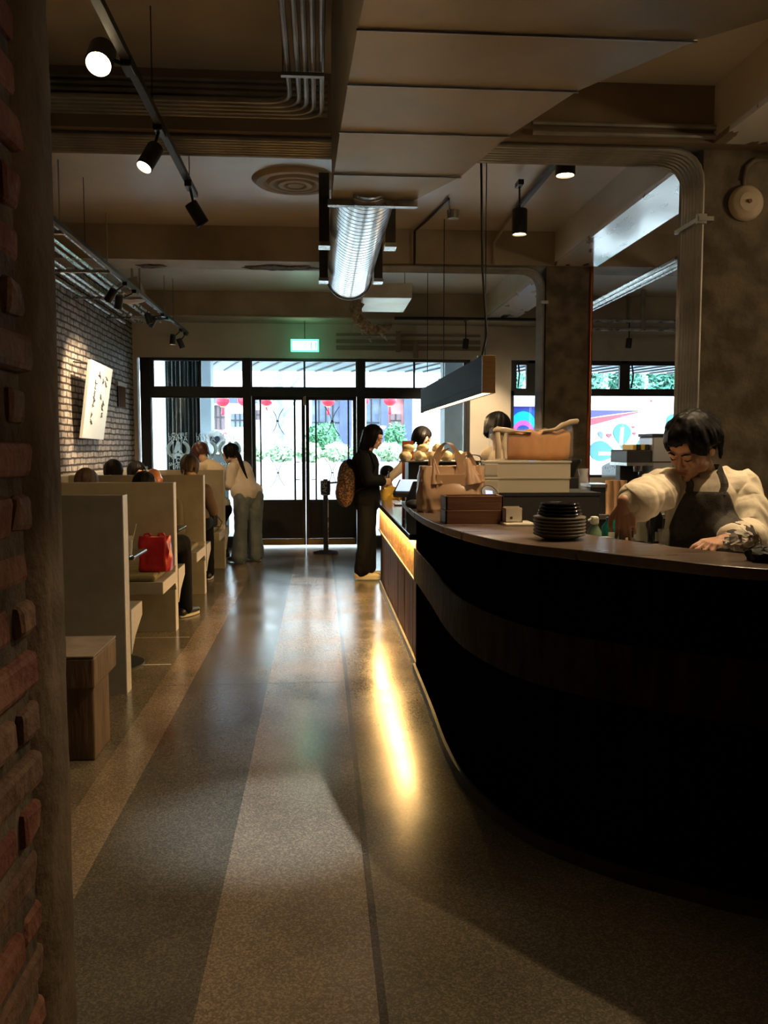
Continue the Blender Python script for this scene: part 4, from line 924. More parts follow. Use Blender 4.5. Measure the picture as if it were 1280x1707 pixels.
# glass cup with a straw, on the nearest table
GLS = bpy.data.materials.new('clear_tumbler'); GLS.use_nodes = True; b = GLS.node_tree.nodes['Principled BSDF']; b.inputs['Roughness'].default_value = .05; b.inputs['Alpha'].default_value = .25; b.inputs['Base Color'].default_value = (.8, .8, .75, 1)
q = at(229, 912, Y=5.62)
t_ = thing('iced_drink', 'dark iced drink with a straw on the nearest booth table', 'drink', (q.x - .06, 5.62, .74))
MB().lathe([(.026, 0), (.036, .13), (.034, .13), (.024, .006), (0, .006)], (q.x - .06, 5.62, .74), 20).build('cup', GLS, t_)
MB().lathe([(.0, .008), (.023, .008), (.031, .10), (0, .10)], (q.x - .06, 5.62, .74), 20).build('drink', C_BLACKM, t_)
MB().tube([(q.x - .05, 5.62, .76), (q.x - .0, 5.60, .95)], .004, 6).build('straw', C_PALE, t_)
o = MB().rbox(-1.32, -1.21, 5.52, 5.60, .741, .749, .003).build('phone', C_GALV, base=(-1.26, 5.56, .741)); tag(o, 'pale phone lying at the corner of the nearest booth table', 'phone')
# cloth-like bag meshes
def soft_bag(name, m, c, w_, d_, h_, seed, parent=None, top=.55, wrinkle=.02, n=40, mz=26, pinch=.0, lean=0):
    vs = []; fs = []
    for i in range(mz + 1):
        t = i / mz; z = h_ * t
        k = 1 - (1 - top) * max(0, (t - .45) / .55) ** 1.4; kd = 1 - .55 * max(0, (t - .3) / .7) ** 1.2
        if t < .06: k *= .93 + t; kd *= .9 + t
        for j in range(n):
            a = 2 * pi * j / n; ca, sa = cos(a), sin(a)
            ex = .45
            x = (abs(ca) ** ex) * (1 if ca > 0 else -1) * w_ / 2 * k; y = (abs(sa) ** ex) * (1 if sa > 0 else -1) * d_ / 2 * kd
            nn = noise.noise(Vector((ca * 2.2 + seed, sa * 2.2, z * 7))) * wrinkle + noise.noise(Vector((ca * 5 + seed, sa * 5, z * 16 + 3))) * wrinkle * .5 + wrinkle * .35 * noise.noise(Vector((ca * 14, sa * 14 + seed, z * 4)))
            r_ = Vector((ca, sa, 0)) * nn
            vs.append(Vector(c) + Vector((x + lean * t, y, z)) + r_)
    for i in range(mz):
        for j in range(n): j2 = (j + 1) % n; fs.append((i * n + j, i * n + j2, (i + 1) * n + j2, (i + 1) * n + j))
    fs.append(list(range(n))[::-1]); fs.append([mz * n + j for j in range(n)])
    o = MB().add(vs, fs).build(name, m, parent); shade(o, 70); return o
RB = mat('red_plastic', (.26, .008, .012, 1), (.42, .016, .022, 1), 9, .28, bump=.4, bscale=30, alpha=1)
a = at(232, 950, Y=6.42); b_ = at(287, 950, Y=6.42)
t_ = thing('carrier_bag', 'red plastic carrier bag on the second booth seat', 'bag', ((a.x + b_.x) / 2, 6.42, .526))
soft_bag('bag_body', RB, ((a.x + b_.x) / 2, 6.42, .526), (b_.x - a.x) * .97, .18, .26, 3, t_, top=.94, wrinkle=.018)
for sx in (-.05, .05):
    cx_ = (a.x + b_.x) / 2 + sx
    MB().tube([(cx_ - .03, 6.42, .77), (cx_ - .02, 6.41, .80), (cx_ + .01, 6.41, .805), (cx_ + .03, 6.42, .77)], .009, 8).build('handle', RB, t_)
BB = mat('black_leather', (.008, .008, .009, 1), (.014, .013, .013, 1), 8, .35)
a = at(343, 884, Y=9.9)
t_ = thing('handbag', 'small black handbag on the farthest booth seat', 'bag', (a.x + .06, 9.9, .526)); MB().rbox(a.x - .05, a.x + .135, 9.84, 9.96, .526, .70, .03, seg=3).build('bag_body', BB, t_)
MB().tube([(a.x + .12, 9.9, .66), (a.x + .19, 9.88, .58), (a.x + .17, 9.86, .53), (a.x + .08, 9.83, .532)], .006, 6).build('strap', BB, t_)
# tilted white banner on the left wall
pts = [at(151.6, 599, X=-2.36), at(188, 616, X=-2.36), at(172.5, 733, X=-2.5), at(137, 730, X=-2.5)]
YB0, YB1 = (pts[0].y + pts[3].y) / 2, (pts[1].y + pts[2].y) / 2
zt = 2.46; zb_ = at(155, 732, X=-2.5).z
t_ = thing('menu_banner', 'bright white hanging menu banner tilted out from the left brick wall', 'banner', (-2.45, (YB0 + YB1) / 2, zb_))
PW = mat('white_acrylic', (.80, .82, .80, 1), (.86, .88, .86, 1), 2, .3)
ptz = [(p.x, p.y, p.z) for p in pts]
vs = [Vector(p) for p in ptz] + [Vector(p) + Vector((-.03, 0, 0)) for p in ptz]
MB().add(vs, [(0, 1, 2, 3), (7, 6, 5, 4), (0, 4, 5, 1), (1, 5, 6, 2), (2, 6, 7, 3), (3, 7, 4, 0)]).build('panel', PW, t_)
brs = MB(); rn = random.Random(9)
for (u0, v0, v1) in ((.30, .25, .62), (.42, .14, .16), (.62, .22, .26), (.58, .42, .47), (.75, .16, .30), (.72, .5, .68), (.28, .70, .80)):
    v_ = v0
    while v_ < v1:
        P0 = vs[0].lerp(vs[1], u0); P1 = vs[3].lerp(vs[2], u0); p = P0.lerp(P1, v_) + Vector((.004, 0, 0))
        brs = MB()
        for j in range(3):
            d = Vector((0, rn.uniform(-.04, .04), rn.uniform(-.03, .03))); s_ = p + Vector((0, rn.uniform(-.02, .02), rn.uniform(-.02, .02))); brs.tube([s_ - d, s_ + d], .005, 4)
        brs.build('brush_character', mat('grey_black_ink', (.06, .07, .09, 1), None, 5, .7), t_)
        v_ += .075
for y_ in (YB0 + .1, YB1 - .1): MB().tube([(-2.585, y_, 2.33), (-2.40, y_, 2.30)], .008, 6).build('bracket', C_BLACK, t_)
# small iron grate in the brick wall
ga = at(196, 643, X=-2.59); gb_ = at(207, 680, X=-2.59)
t_ = thing('wall_grate', 'small barred dark vent in the left brick wall beside the banner', 'vent', tuple(ga))
boxo('recess_panel', -2.60, -2.585, ga.y, gb_.y, gb_.z, ga.z, C_BLACKM, t_)
for k in range(5): yy = ga.y + (gb_.y - ga.y) * (k + .5) / 5; MB().tube([(-2.57, yy, gb_.z), (-2.57, yy, ga.z)], .01, 5).build('bar', mat('rusty_iron', (.15, .10, .05, 1), None, 5, .8), t_)
boxo('stone_lintel', -2.60, -2.56, ga.y - .1, gb_.y + .05, ga.z, ga.z + .05, C_PALE, t_)
# round portrait board outside, low in the left pane
q = at(358, 736, Y=14.4); s_ = 18 * 14.4 / 1430
t_ = thing('portrait_board', 'white round board with dark bearded shape outside the left window', 'board', (q.x, 14.4, -.06))
MB().lathe([(s_, 0), (s_, .02), (0, .02)], (0, 0, 0), 30, Matrix.Translation(q) @ Matrix.Rotation(pi / 2, 4, 'X')).build('white_disc', mat('board_white', (.85, .87, .88, 1), None, 3, .5), t_)
pts_ = []
for i_ in range(24):
    a_ = 2 * pi * i_ / 24; pts_.append((q.x + .040 * s_ * 12 * sin(a_) ** 3, q.z + .02 + .035 * s_ * (13 * cos(a_) - 5 * cos(2 * a_) - 2 * cos(3 * a_) - cos(4 * a_)) * .95))
MB().prism(pts_, 14.365, 14.378, 'Y').build('dark_shape', mat('board_dark', (.02, .025, .05, 1), None, 3, .6), t_)
MB().rbox(q.x - s_ * 1.0, q.x + s_ * 1.2, 14.385, 14.42, -.06, q.z - s_ * 1.15, .05).build('grey_body', mat('board_grey', (.16, .19, .20, 1), None, 3, .6), t_)
# white ceiling speaker by the left conduits
q = at(221, 485, Y=9.6)
t_ = thing('ceiling_speaker', 'off-white cylindrical speaker behind the left wall conduits', 'speaker', tuple(q))
WSP = mat('offwhite_plastic', (.42, .38, .31, 1), (.48, .44, .37, 1), 3, .5)
My = Matrix.Translation(q) @ Matrix.Rotation(radians(75), 4, 'Y')
shade(MB().lathe([(.04, -.14), (.10, -.13), (.135, -.06), (.14, .06), (.135, .10), (.12, .11), (.115, .10), (0, .10)], (0, 0, 0), 28, My).build('housing', WSP, t_), 40)
MB().tube([q, Vector((q.x, q.y, ZC))], .015, 8).build('mount', WSP, t_)
# battered wooden stand by the brick pier
t_ = thing('wooden_stand', 'small battered wooden stand on the floor beside the brick wall', 'stand', (-1.1, 4.1, 0))
WD = mat('battered_wood', (.09, .05, .025, 1), (.20, .125, .065, 1), 9, .75, bump=.6, bscale=30, stretch=(1, 1, .25), contrast=(.3, .7)); WDT = mat('pale_worn_top', (.17, .13, .10, 1), (.24, .20, .16, 1), 8, .7)
MB().rbox(-1.35, -1.045, 3.95, 4.24, 0, .36, .008).build('lower_block', WD, t_)
MB().rbox(-1.37, -1.035, 3.93, 4.36, .34, .485, .010).build('upper_block', WD, t_)
MB().rbox(-1.37, -1.035, 3.93, 4.36, .485, .495, .003).build('worn_top', WDT, t_)
# stanchion
q = at(543, 920, Y=11.6)
t_ = thing('belt_post', 'black retractable belt post standing in front of the double door', 'barrier post', (q.x, 11.6, 0))
MB().lathe([(0, 0), (.17, 0), (.17, .015), (.05, .035), (0, .035)], (q.x, 11.6, 0), 28).build('base', C_BLACK, t_)
MB().lathe([(.032, .03), (.032, .78), (.062, .79), (.068, .85), (.068, .98), (.03, .985), (.03, 1.0), (0, 1.0)], (q.x, 11.6, 0), 24).build('post', C_BLACK, t_)
boxo('belt_strip', q.x + .03, q.x + .038, 11.54, 11.56, .05, .75, C_GALV, t_)
MB().tube([(q.x + .06, 11.6, .95), (q.x + .16, 11.62, .955)], .014, 6).build('belt_hook', C_BLACK, t_)
text('lettering', 'TAPE', .09, Matrix.Translation((q.x - .01, 11.528, .87)) @ Matrix.Rotation(-pi / 2, 4, 'Y') @ RX, mat('grey_letter', (.3, .33, .35, 1), None, 4, .5), t_)
# ================================================================== counters
def catmull(pts, n=8):
    P_ = [Vector(p) for p in pts]; out = []
    for i in range(len(P_) - 1):
        a = P_[max(i - 1, 0)]; b_ = P_[i]; c = P_[i + 1]; d = P_[min(i + 2, len(P_) - 1)]
        for k in range(n):
            t = k / n
            out.append(.5 * ((2 * b_) + (c - a) * t + (2 * a - 5 * b_ + 4 * c - d) * t * t + (3 * b_ - a - 3 * c + d) * t ** 3))
    out.append(P_[-1]); return out
def offset(path, d):
    out = []
    for i, p in enumerate(path):
        t = (path[min(i + 1, len(path) - 1)] - path[max(i - 1, 0)]).normalized(); out.append(p + Vector((t.y, -t.x)) * d)
    return out
ZTOP = 1.10
base = catmull([(.605, 5.42), (.60, 4.5), (.592, 3.9), (.625, 3.45), (.75, 3.02), (.97, 2.74), (1.18, 2.57), (1.37, 2.45), (1.9, 2.22), (2.6, 2.06), (3.3, 2.0)], 10)
topf = catmull([(.515, 5.42), (.495, 4.45), (.53, 3.75), (.66, 3.12), (.86, 2.82), (1.04, 2.58), (1.26, 2.34), (1.8, 2.10), (2.55, 1.94), (3.3, 1.88)], 10)
topb = catmull([(.96, 5.42), (.95, 4.4), (.955, 3.85), (1.03, 3.42), (1.13, 3.10), (1.24, 2.86), (1.42, 2.66), (1.8, 2.48), (2.5, 2.34), (3.3, 2.26)], 10)
TOPW = mat('dark_walnut_top', (.085, .055, .038, 1), (.135, .092, .066, 1), 7, .32, bump=.08, bscale=60, stretch=(.5, 3, 1), rvar=.06)
PLK = mat('blackened_planks', (.003, .002, .0015, 1), (.007, .0045, .0032, 1), 12, .9, spec=.0, bump=.5, bscale=30, stretch=(1, 1, .2))
PLK2 = mat('brown_planks', (.14, .060, .026, 1), (.24, .115, .05, 1), 10, .55, bump=.5, bscale=30, stretch=(1, 1, .2))
BAND = mat('shaded_wood_band', (.010, .006, .004, 1), (.030, .017, .011, 1), 16, .8, spec=.2, bump=1, bscale=24, stretch=(1, 1, .35))  # same wood band as the service counter, dim light put into its colour
BAND2 = mat('rough_wood_band', (.30, .15, .055, 1), (.52, .30, .12, 1), 13, .6, bump=.9, bscale=35, stretch=(1, .5, 1))
BRZ = mat('worn_metal_kick', (.20, .17, .13, 1), (.30, .26, .2, 1), 10, .4, .5)
bar = thing('curved_bar', 'tall dark curved bar counter with walnut top in the right foreground', 'bar counter', (1.6, 3.4, 0))
MB().prism([(p.x, p.y) for p in topf] + [(p.x, p.y) for p in reversed(topb)], ZTOP - .035, ZTOP, 'Z').build('bar_top', TOPW, bar, bevel=.004)
def ribbon(path, z0, z1, th, nm, m, parent, groove=0, wob=0):
    """upright band following a path, th thick towards the outside (left of travel reversed)"""
    outp = offset(path, -th * -1 if False else th); mb = MB(); vs = []; n = len(path)
    for p, q in zip(path, outp):
        for z in (z0, z1): vs.append((p.x, p.y, z)); vs.append((q.x, q.y, z))
    fs = []
    for i in range(n - 1):
        a = i * 4; b_ = a + 4
        fs += [(a, b_, b_ + 2, a + 2), (a + 1, a + 3, b_ + 3, b_ + 1), (a + 2, b_ + 2, b_ + 3, a + 3), (a, a + 1, b_ + 1, b_)]
    fs += [(0, 2, 3, 1), ((n - 1) * 4, (n - 1) * 4 + 1, (n - 1) * 4 + 3, (n - 1) * 4 + 2)]
    return mb.add(vs, fs).build(nm, m, parent)
def resample(path, step):
    L = [0.0]
    for a, b_ in zip(path[:-1], path[1:]): L.append(L[-1] + (b_ - a).length)
    n = int(L[-1] / step); out = []; i = 0
    for k in range(n + 1):
        s_ = L[-1] * k / n
        while i < len(L) - 2 and L[i + 1] < s_: i += 1
        out.append(path[i].lerp(path[i + 1], (s_ - L[i]) / max(1e-9, L[i + 1] - L[i])))
    return out
def planks(path, z0, z1, step, m, parent, th=.02, seed=1):
    rs = resample(path, step); rn = random.Random(seed); mb = MB()
    for a, b_ in zip(rs[:-1], rs[1:]):
        d = (b_ - a).normalized(); nrm = Vector((d.y, -d.x)); o_ = rn.uniform(-.002, .003)
        a2, b2 = a + d * .003, b_ - d * .003
        q = [a2 - nrm * th, b2 - nrm * th, b2 + nrm * o_, a2 + nrm * o_]
        mb.prism([(v.x, v.y) for v in q], z0, z1, 'Z')
    return mb.build('front_planks', m, parent, bevel=.002)
ribbon(offset(base, -.026), .0, ZTOP - .035, -.05, 'bar_core', PLK, bar)
inner = offset(base, .0)
planks([Vector((p.x, p.y)) for p in base], .0, ZTOP - .036, .085, PLK, bar, .02)
ribbon(offset(base, 0.004), .60, .80, .010, 'shaded_band', BAND, bar)
ribbon(offset(base, 0.004), 0, .05, .016, 'kick_rail', mat('dark_kick', (.035, .028, .022, 1), (.06, .05, .04, 1), 10, .5, .3), bar)
# inner work shelf behind the bar top (barista side)
tb2 = offset(topb, -.36)
MB().prism([(p.x, p.y) for p in offset(topb, -.012)[18:62]] + [(p.x, p.y) for p in reversed(tb2[18:62])], .985, 1.02, 'Z').build('work_shelf', C_STEEL, bar)
# low service counter
sc = thing('service_counter', 'long low service counter with glowing gold wood front along the aisle', 'counter', (.9, 7.1, 0))
MB().rbox(.565, 1.30, 5.44, 8.88, .845, .885, .004).build('counter_top', mat('black_glossy_top', (.012, .012, .013, 1), (.018, .018, .02, 1), 5, .12), sc)
boxo('counter_body', .66, 1.28, 5.46, 8.84, 0, .843, C_BLACKM, sc)
planks([Vector((.628, 8.84)), Vector((.628, 7)), Vector((.618, 5.44))], .0, .60, .10, PLK2, sc, .018, 4)
boxo('wood_band', .606, .65, 5.44, 8.86, .585, .83, BAND2, sc)
boxo('band_ledge', .596, .65, 5.44, 8.86, .578, .590, BRZ, sc)
boxo('kick_rail', .604, .62, 5.44, 8.85, 0, .05, BRZ, sc)
boxo('end_panel', .62, 1.28, 8.842, 8.86, 0, .843, C_BLACKM, sc)
boxo('led_strip', .574, .590, 5.46, 8.84, .838, .844, mat('warm_led', (1, .8, .5, 1), emit=(1, .60, .20, 1), estr=170), sc)
# back counter along the windows, hidden mostly
bc = thing('back_counter', 'dark back counter with machines behind the barista', 'counter', (2.8, 7.0, 0))
boxo('counter_body', 1.92, 3.8, 6.75, 7.35, 0, .86, C_BLACKM, bc); MB().rbox(1.90, 3.82, 6.72, 7.38, .86, .90, .004).build('counter_top', C_STEEL, bc)

# ================================================================== things on the bar
KP = mat('kraft_paper', (.42, .24, .12, 1), (.52, .32, .17, 1), 5, .55)
PLB = bpy.data.materials.new('thin_tan_plastic'); PLB.use_nodes = True; b = PLB.node_tree.nodes['Principled BSDF']
b.inputs['Base Color'].default_value = (.50, .31, .18, 1); b.inputs['Roughness'].default_value = .25; b.inputs['Alpha'].default_value = .80; b.inputs['Subsurface Weight'].default_value = 0
c = at(752, 858, Z=ZTOP); c = Vector((at(752, 858, Y=4.5).x, 4.5, ZTOP))
bag = thing('carrier_bag', 'large tan translucent plastic carrier bag with loop handles on the bar', 'bag', tuple(c))
wbag = at(806, 800, Y=4.5).x - at(698, 800, Y=4.5).x
soft_bag('bag_body', PLB, c, wbag, .19, .245, 8, bag, top=.97, wrinkle=.02, n=72, mz=40)
boxo('paper_box', c.x - wbag * .26, c.x + wbag * .43, c.y - .075, c.y + .07, ZTOP + .004, ZTOP + .20, KP, bag)
def strap(p0, p1, p2, w_, nm='handle'):
    vs = []; fs = []; n = 14
    for i in range(n + 1):
        t = i / n; p = p0.lerp(p1, t).lerp(p1.lerp(p2, t), t); ww = w_ * (1 - .62 * sin(pi * t) ** .7)
        yy = .006 * sin(t * 9)
        for s_ in (-1, 1):
            for d in (0, .004): vs.append(p + Vector((s_ * ww / 2, d + yy, 0)))
    for i in range(n):
        a = i * 4; b_ = a + 4
        fs += [(a, b_, b_ + 2, a + 2), (a + 1, a + 3, b_ + 3, b_ + 1), (a, a + 1, b_ + 1, b_), (a + 2, b_ + 2, b_ + 3, a + 3)]
    fs += [(0, 2, 3, 1), (n * 4, n * 4 + 1, n * 4 + 3, n * 4 + 2)]
    o = MB().add(vs, fs).build(nm, PLB, bag); shade(o, 80)
zt_ = ZTOP + .235
def bq(x, y, dy=0): q = at(x, y, Y=4.5 + dy); return q
strap(bq(716, 800, -.03), bq(746, 672, -.04), bq(776, 806, -.07), .055)
strap(bq(716, 800, .05), bq(752, 690, .03), bq(785, 806, .05), .05)
strap(bq(762, 806, -.07), bq(775, 700, -.04), bq(798, 806, -.03), .05)
for (x0_, x1_, y0_, xt_, yt_, dy_) in ((704, 744, 806, 721, 764, -.02), (760, 807, 806, 776, 764, -.03)):
    gp = [bq((x0_ + x1_) / 2 + (xt_ - (x0_ + x1_) / 2) * t, y0_ + (yt_ - y0_) * t, dy_) for t in (0, .25, .5, .75, 1)]
    hw = (x1_ - x0_) / 2 * 4.5 / 1430
    o = MB().tube(gp, .05, 48, rs=[hw, hw * .8, hw * .55, hw * .34, hw * .22]).build('gathered_gusset', PLB, bag)
    for v_ in o.data.vertices:
        w0 = v_.co + c; ang = atan2(w0.y - 4.48, w0.x - gp[0].x); v_.co += Vector((cos(ang), sin(ang), 0)) * .006 * sin(ang * 9 + w0.z * 9)
    shade(o, 80)
# second black thing at bag's left
q = at(689, 852, Y=4.75); o = MB().ellip((q.x, 4.75, ZTOP + .025), (.045, .05, .025)).build('rubber_pad', C_BLACKM, base=(q.x, 4.75, ZTOP)); shade(o, 80); tag(o, 'small black rubber lump at the left foot of the tan bag', 'pad')
# stacked wooden boxes
WBX = mat('brown_wood_box', (.15, .065, .03, 1), (.22, .10, .048, 1), 6, .5, stretch=(.5, 3, 8), bump=.15, bscale=30)
a = at(742, 880, Y=3.78); b_ = at(838, 880, Y=3.78)
for k in range(2):
    z0 = ZTOP + k * .0635
    t_ = thing('wooden_box', ['lower of two stacked brown wooden boxes on the bar', 'upper of two stacked brown wooden boxes on the bar'][k], 'box', ((a.x + b_.x) / 2, 3.85, z0), group='stacked wooden boxes')
    m = MB(); x0, x1, y0, y1 = a.x + .002 * k, b_.x + .003 * k, 3.78 + .002 * k, 3.94; z1 = z0 + .0625
    m.rbox(x0, x1, y0, y0 + .010, z0, z1, .002); m.rbox(x0, x1, y1 - .010, y1, z0, z1, .002); m.rbox(x0, x0 + .010, y0, y1, z0, z1, .002); m.rbox(x1 - .010, x1, y0, y1, z0, z1, .002)
    m.build('box_walls', WBX, t_); boxo('box_floor', x0 + .008, x1 - .008, y0 + .008, y1 - .008, z0 + .001, z0 + .008, WBX, t_)
# white tray with milk jug beside the boxes
PWH = mat('warm_white_ceramic', (.62, .56, .46, 1), (.70, .64, .54, 1), 4, .3)
a = at(838, 882, Z=ZTOP); b_ = at(886, 882, Z=ZTOP)
yt = 3.72
o = MB().rbox(at(838, 880, Y=yt).x, at(889, 880, Y=yt).x, yt - .05, yt + .10, ZTOP, ZTOP + .012, .005).build('serving_tray', PWH, base=(at(860, 880, Y=yt).x, yt, ZTOP)); tag(o, 'small white tray between wooden boxes and plate stack', 'tray')
t_ = thing('cardboard_carton', 'open cream paper carton on the small white tray', 'carton', (at(857, 870, Y=yt).x, yt + .03, ZTOP + .013))
x0, x1 = at(842, 870, Y=yt).x, at(871, 870, Y=yt).x
m = MB(); z0, z1 = ZTOP + .0125, ZTOP + .075
m.box(x0, x1, yt, yt + .003, z0, z1); m.box(x0, x1, yt + .07, yt + .073, z0, z1 + .004); m.box(x0, x0 + .003, yt, yt + .07, z0, z1); m.box(x1 - .003, x1, yt, yt + .07, z0, z1); m.box(x0, x1, yt, yt + .07, z0, z0 + .003)
m.build('carton_walls', PWH, t_)
MB().tube([((x0 + x1) / 2 - .012, yt - .004, z0 + .02), ((x0 + x1) / 2 - .012, yt + .004, z0 + .02)], .006, 10).build('hole', C_BLACKM, t_)
# plates: grey stack and black stack
PG = mat('grey_stoneware', (.16, .145, .12, 1), (.21, .19, .16, 1), 8, .35); PB = mat('black_glazed', (.010, .010, .014, 1), (.016, .016, .02, 1), 8, .14)
pc = Vector((at(932, 890, Y=3.16).x, 3.16, ZTOP))
def plate(R, h, m, nm, z, label, cat, grp):
    prof = [(0, 0), (R * .55, 0), (R * .62, .002), (R * .97, h * .8), (R, h), (R * .985, h + .003), (R * .93, h * .85 + .003), (R * .6, .006), (0, .006)]
    o = MB().lathe(prof, (pc.x, pc.y, z), 40).build(nm, m, base=(pc.x, pc.y, z)); shade(o, 50); return tag(o, label, cat, grp)
words = ['lowest', 'second lowest', 'third from below', 'fourth from below', 'fifth from below', 'topmost']
for k in range(6): plate(.098, .020, PG, 'plate', ZTOP + .001 + k * .0125, words[k] + ' grey plate of the stack on the bar', 'plate', 'grey plates on the bar')
w2 = ['lowest black dish on the grey plates', 'second black dish on the grey plates', 'third black dish on the grey plates', 'topmost black dish of the plate stack']
for k in range(4): plate(.084 - .004 * k, .018, PB, 'dish', ZTOP + .078 + k * .0125, w2[k], 'dish', 'black dishes on the plates')
# black machine cabinet, boxes and bread
yc = 4.85; ca, cb = at(822, 820, Y=yc).x, at(1000, 820, Y=yc).x; zc_ = at(900, 821, Y=yc).z
t_ = thing('black_cabinet', 'black cabinet behind the bar carrying the bread boxes', 'cabinet', ((ca + cb) / 2, 5.05, 0))
MB().rbox(ca, cb, yc, yc + .42, .0, zc_, .006).build('cabinet_body', C_BLACKM, t_); boxo('top_rim', ca - .004, cb + .004, yc - .004, yc + .424, zc_ - .02, zc_ - .002, C_BLACK, t_)
FR = bpy.data.materials.new('frosted_box_plastic'); FR.use_nodes = True; b = FR.node_tree.nodes['Principled BSDF']
b.inputs['Base Color'].default_value = (.62, .55, .42, 1); b.inputs['Roughness'].default_value = .35; b.inputs['Alpha'].default_value = .55
BRD = mat('dark_bread', (.10, .05, .02, 1), (.17, .09, .045, 1), 20, .8, bump=.6, bscale=50)
def tub(x0, x1, y0, y1, z0, z1, label, bread=True):
    t_ = thing('storage_box', label, 'storage box', ((x0 + x1) / 2, (y0 + y1) / 2, z0), group='frosted storage boxes')
    m = MB(); e = .005
    m.box(x0, x1, y0, y0 + e, z0, z1 - .012); m.box(x0, x1, y1 - e, y1, z0, z1 - .012); m.box(x0, x0 + e, y0 + e, y1 - e, z0, z1 - .012); m.box(x1 - e, x1, y0 + e, y1 - e, z0, z1 - .012); m.box(x0 + e, x1 - e, y0 + e, y1 - e, z0, z0 + e)
    m.build('box_walls', FR, t_); MB().rbox(x0 - .006, x1 + .006, y0 - .006, y1 + .006, z1 - .013, z1 - .001, .003).build('box_lid', FR, t_)
    if bread:
        o = tag(MB().rbox(x0 + .06, x0 + (x1 - x0) * .66, y0 + .05, y1 - .05, z0 + .006, z0 + .048, .02).build('dark_bread', BRD, base=((x0 + x1) / 2, (y0 + y1) / 2, z0)), 'dark loaf inside the ' + ('lower' if z0 < zc_ + .03 else 'upper') + ' frosted storage box', 'bread')
x0, x1 = at(830, 800, Y=yc).x, at(950, 800, Y=yc).x
zm = at(900, 795, Y=yc).z; zt2 = at(900, 768, Y=yc).z
tub(x0, x1, yc + .01, yc + .33, zc_, zm, 'lower wide frosted storage box on the black cabinet'); tub(x0 - .0, x1 + .005, yc + .01, yc + .33, zm, zt2, 'upper wide frosted storage box below the bread bag')
# small upright frosted containers left of the tubs
for k, (xa, xb_, ya, yb_) in enumerate(((801, 828, 795, 822), (803, 827, 768, 793))):
    X0, X1 = at(xa, 800, Y=4.78).x, at(xb_, 800, Y=4.78).x; z0 = at(810, yb_, Y=4.78).z if k else zc_ - .0; z1 = at(810, ya, Y=4.78).z
    if k == 0: z0 = 1.15
    t_ = thing('plastic_jar', ['lower small square plastic jar left of the storage boxes', 'upper small square plastic jar with knotted bag top'][k], 'jar', ((X0 + X1) / 2, 4.78, z0))
    MB().rbox(X0, X1, 4.72, 4.80, z0, z1 - .012, .008).build('jar_body', FR, t_); MB().rbox(X0 - .002, X1 + .002, 4.718, 4.802, z1 - .012, z1, .003).build('jar_lid', FR, t_)
jb = boxo('jar_shelf', at(799, 800, Y=4.78).x, at(829, 800, Y=4.78).x - .002, 4.70, 4.82, ZTOP, 1.149, C_BLACKM, base=(at(812, 800, Y=4.78).x, 4.76, ZTOP)); tag(jb, 'small black riser under the square plastic jars', 'riser')
# bread bag
LF = mat('golden_crust', (.40, .14, .03, 1), (.58, .26, .07, 1), 7, .6, bump=.5, bscale=16, stretch=(1, 1, .5))
BGF = bpy.data.materials.new('clear_bag_film'); BGF.use_nodes = True; nt = BGF.node_tree; nt.nodes.clear()
o_ = nt.nodes.new('ShaderNodeOutputMaterial'); ms_ = nt.nodes.new('ShaderNodeMixShader'); tr = nt.nodes.new('ShaderNodeBsdfTransparent'); pr_ = nt.nodes.new('ShaderNodeBsdfPrincipled'); pr_.inputs['Base Color'].default_value = (.8, .7, .55, 1); pr_.inputs['Roughness'].default_value = .18
ms_.inputs[0].default_value = .13; nt.links.new(tr.outputs[0], ms_.inputs[1]); nt.links.new(pr_.outputs[0], ms_.inputs[2]); nt.links.new(ms_.outputs[0], o_.inputs[0])
yb2 = yc + .03; z0 = zt2 + .002
bgt = thing('bread_bag', 'bagged golden loaf lying on top of the frosted boxes', 'bread', (at(890, 768, Y=yb2).x, yb2 + .07, z0))
lx0, lx1 = at(848, 740, Y=yb2).x, at(951, 740, Y=yb2).x; lz = at(900, 717, Y=yb2).z
lo = MB(); 
nx = 44; na = 26; vs = []; fs = []
for i in range(nx + 1):
    t = i / nx; x = lx0 + (lx1 - lx0) * t; e = 1 - .08 * abs(2 * t - 1) ** 6
    for k in range(na):
        a = 2 * pi * k / na; ca_, sa_ = cos(a), sin(a)
        y = yb2 + .07 + (abs(ca_) ** .45) * (1 if ca_ > 0 else -1) * .062 * e; z = (z0 + lz) / 2 + (abs(sa_) ** .45) * (1 if sa_ > 0 else -1) * (lz - z0) / 2 * e
        if sa_ > 0: z += .008 * sin(t * 22)
        nn = noise.noise_vector(Vector((x * 14, y * 14, z * 14))) * .006
        vs.append(Vector((x, y, z)) + nn)
for i in range(nx):
    for k in range(na): k2 = (k + 1) % na; fs.append((i * na + k, i * na + k2, (i + 1) * na + k2, (i + 1) * na + k))
fs.append(list(range(na))); fs.append([nx * na + k for k in range(na)])
shade(lo.add(vs, fs).build('loaf', LF, bgt), 60)
bx0 = at(822, 740, Y=yb2).x
vs = []; fs = []; nx = 50
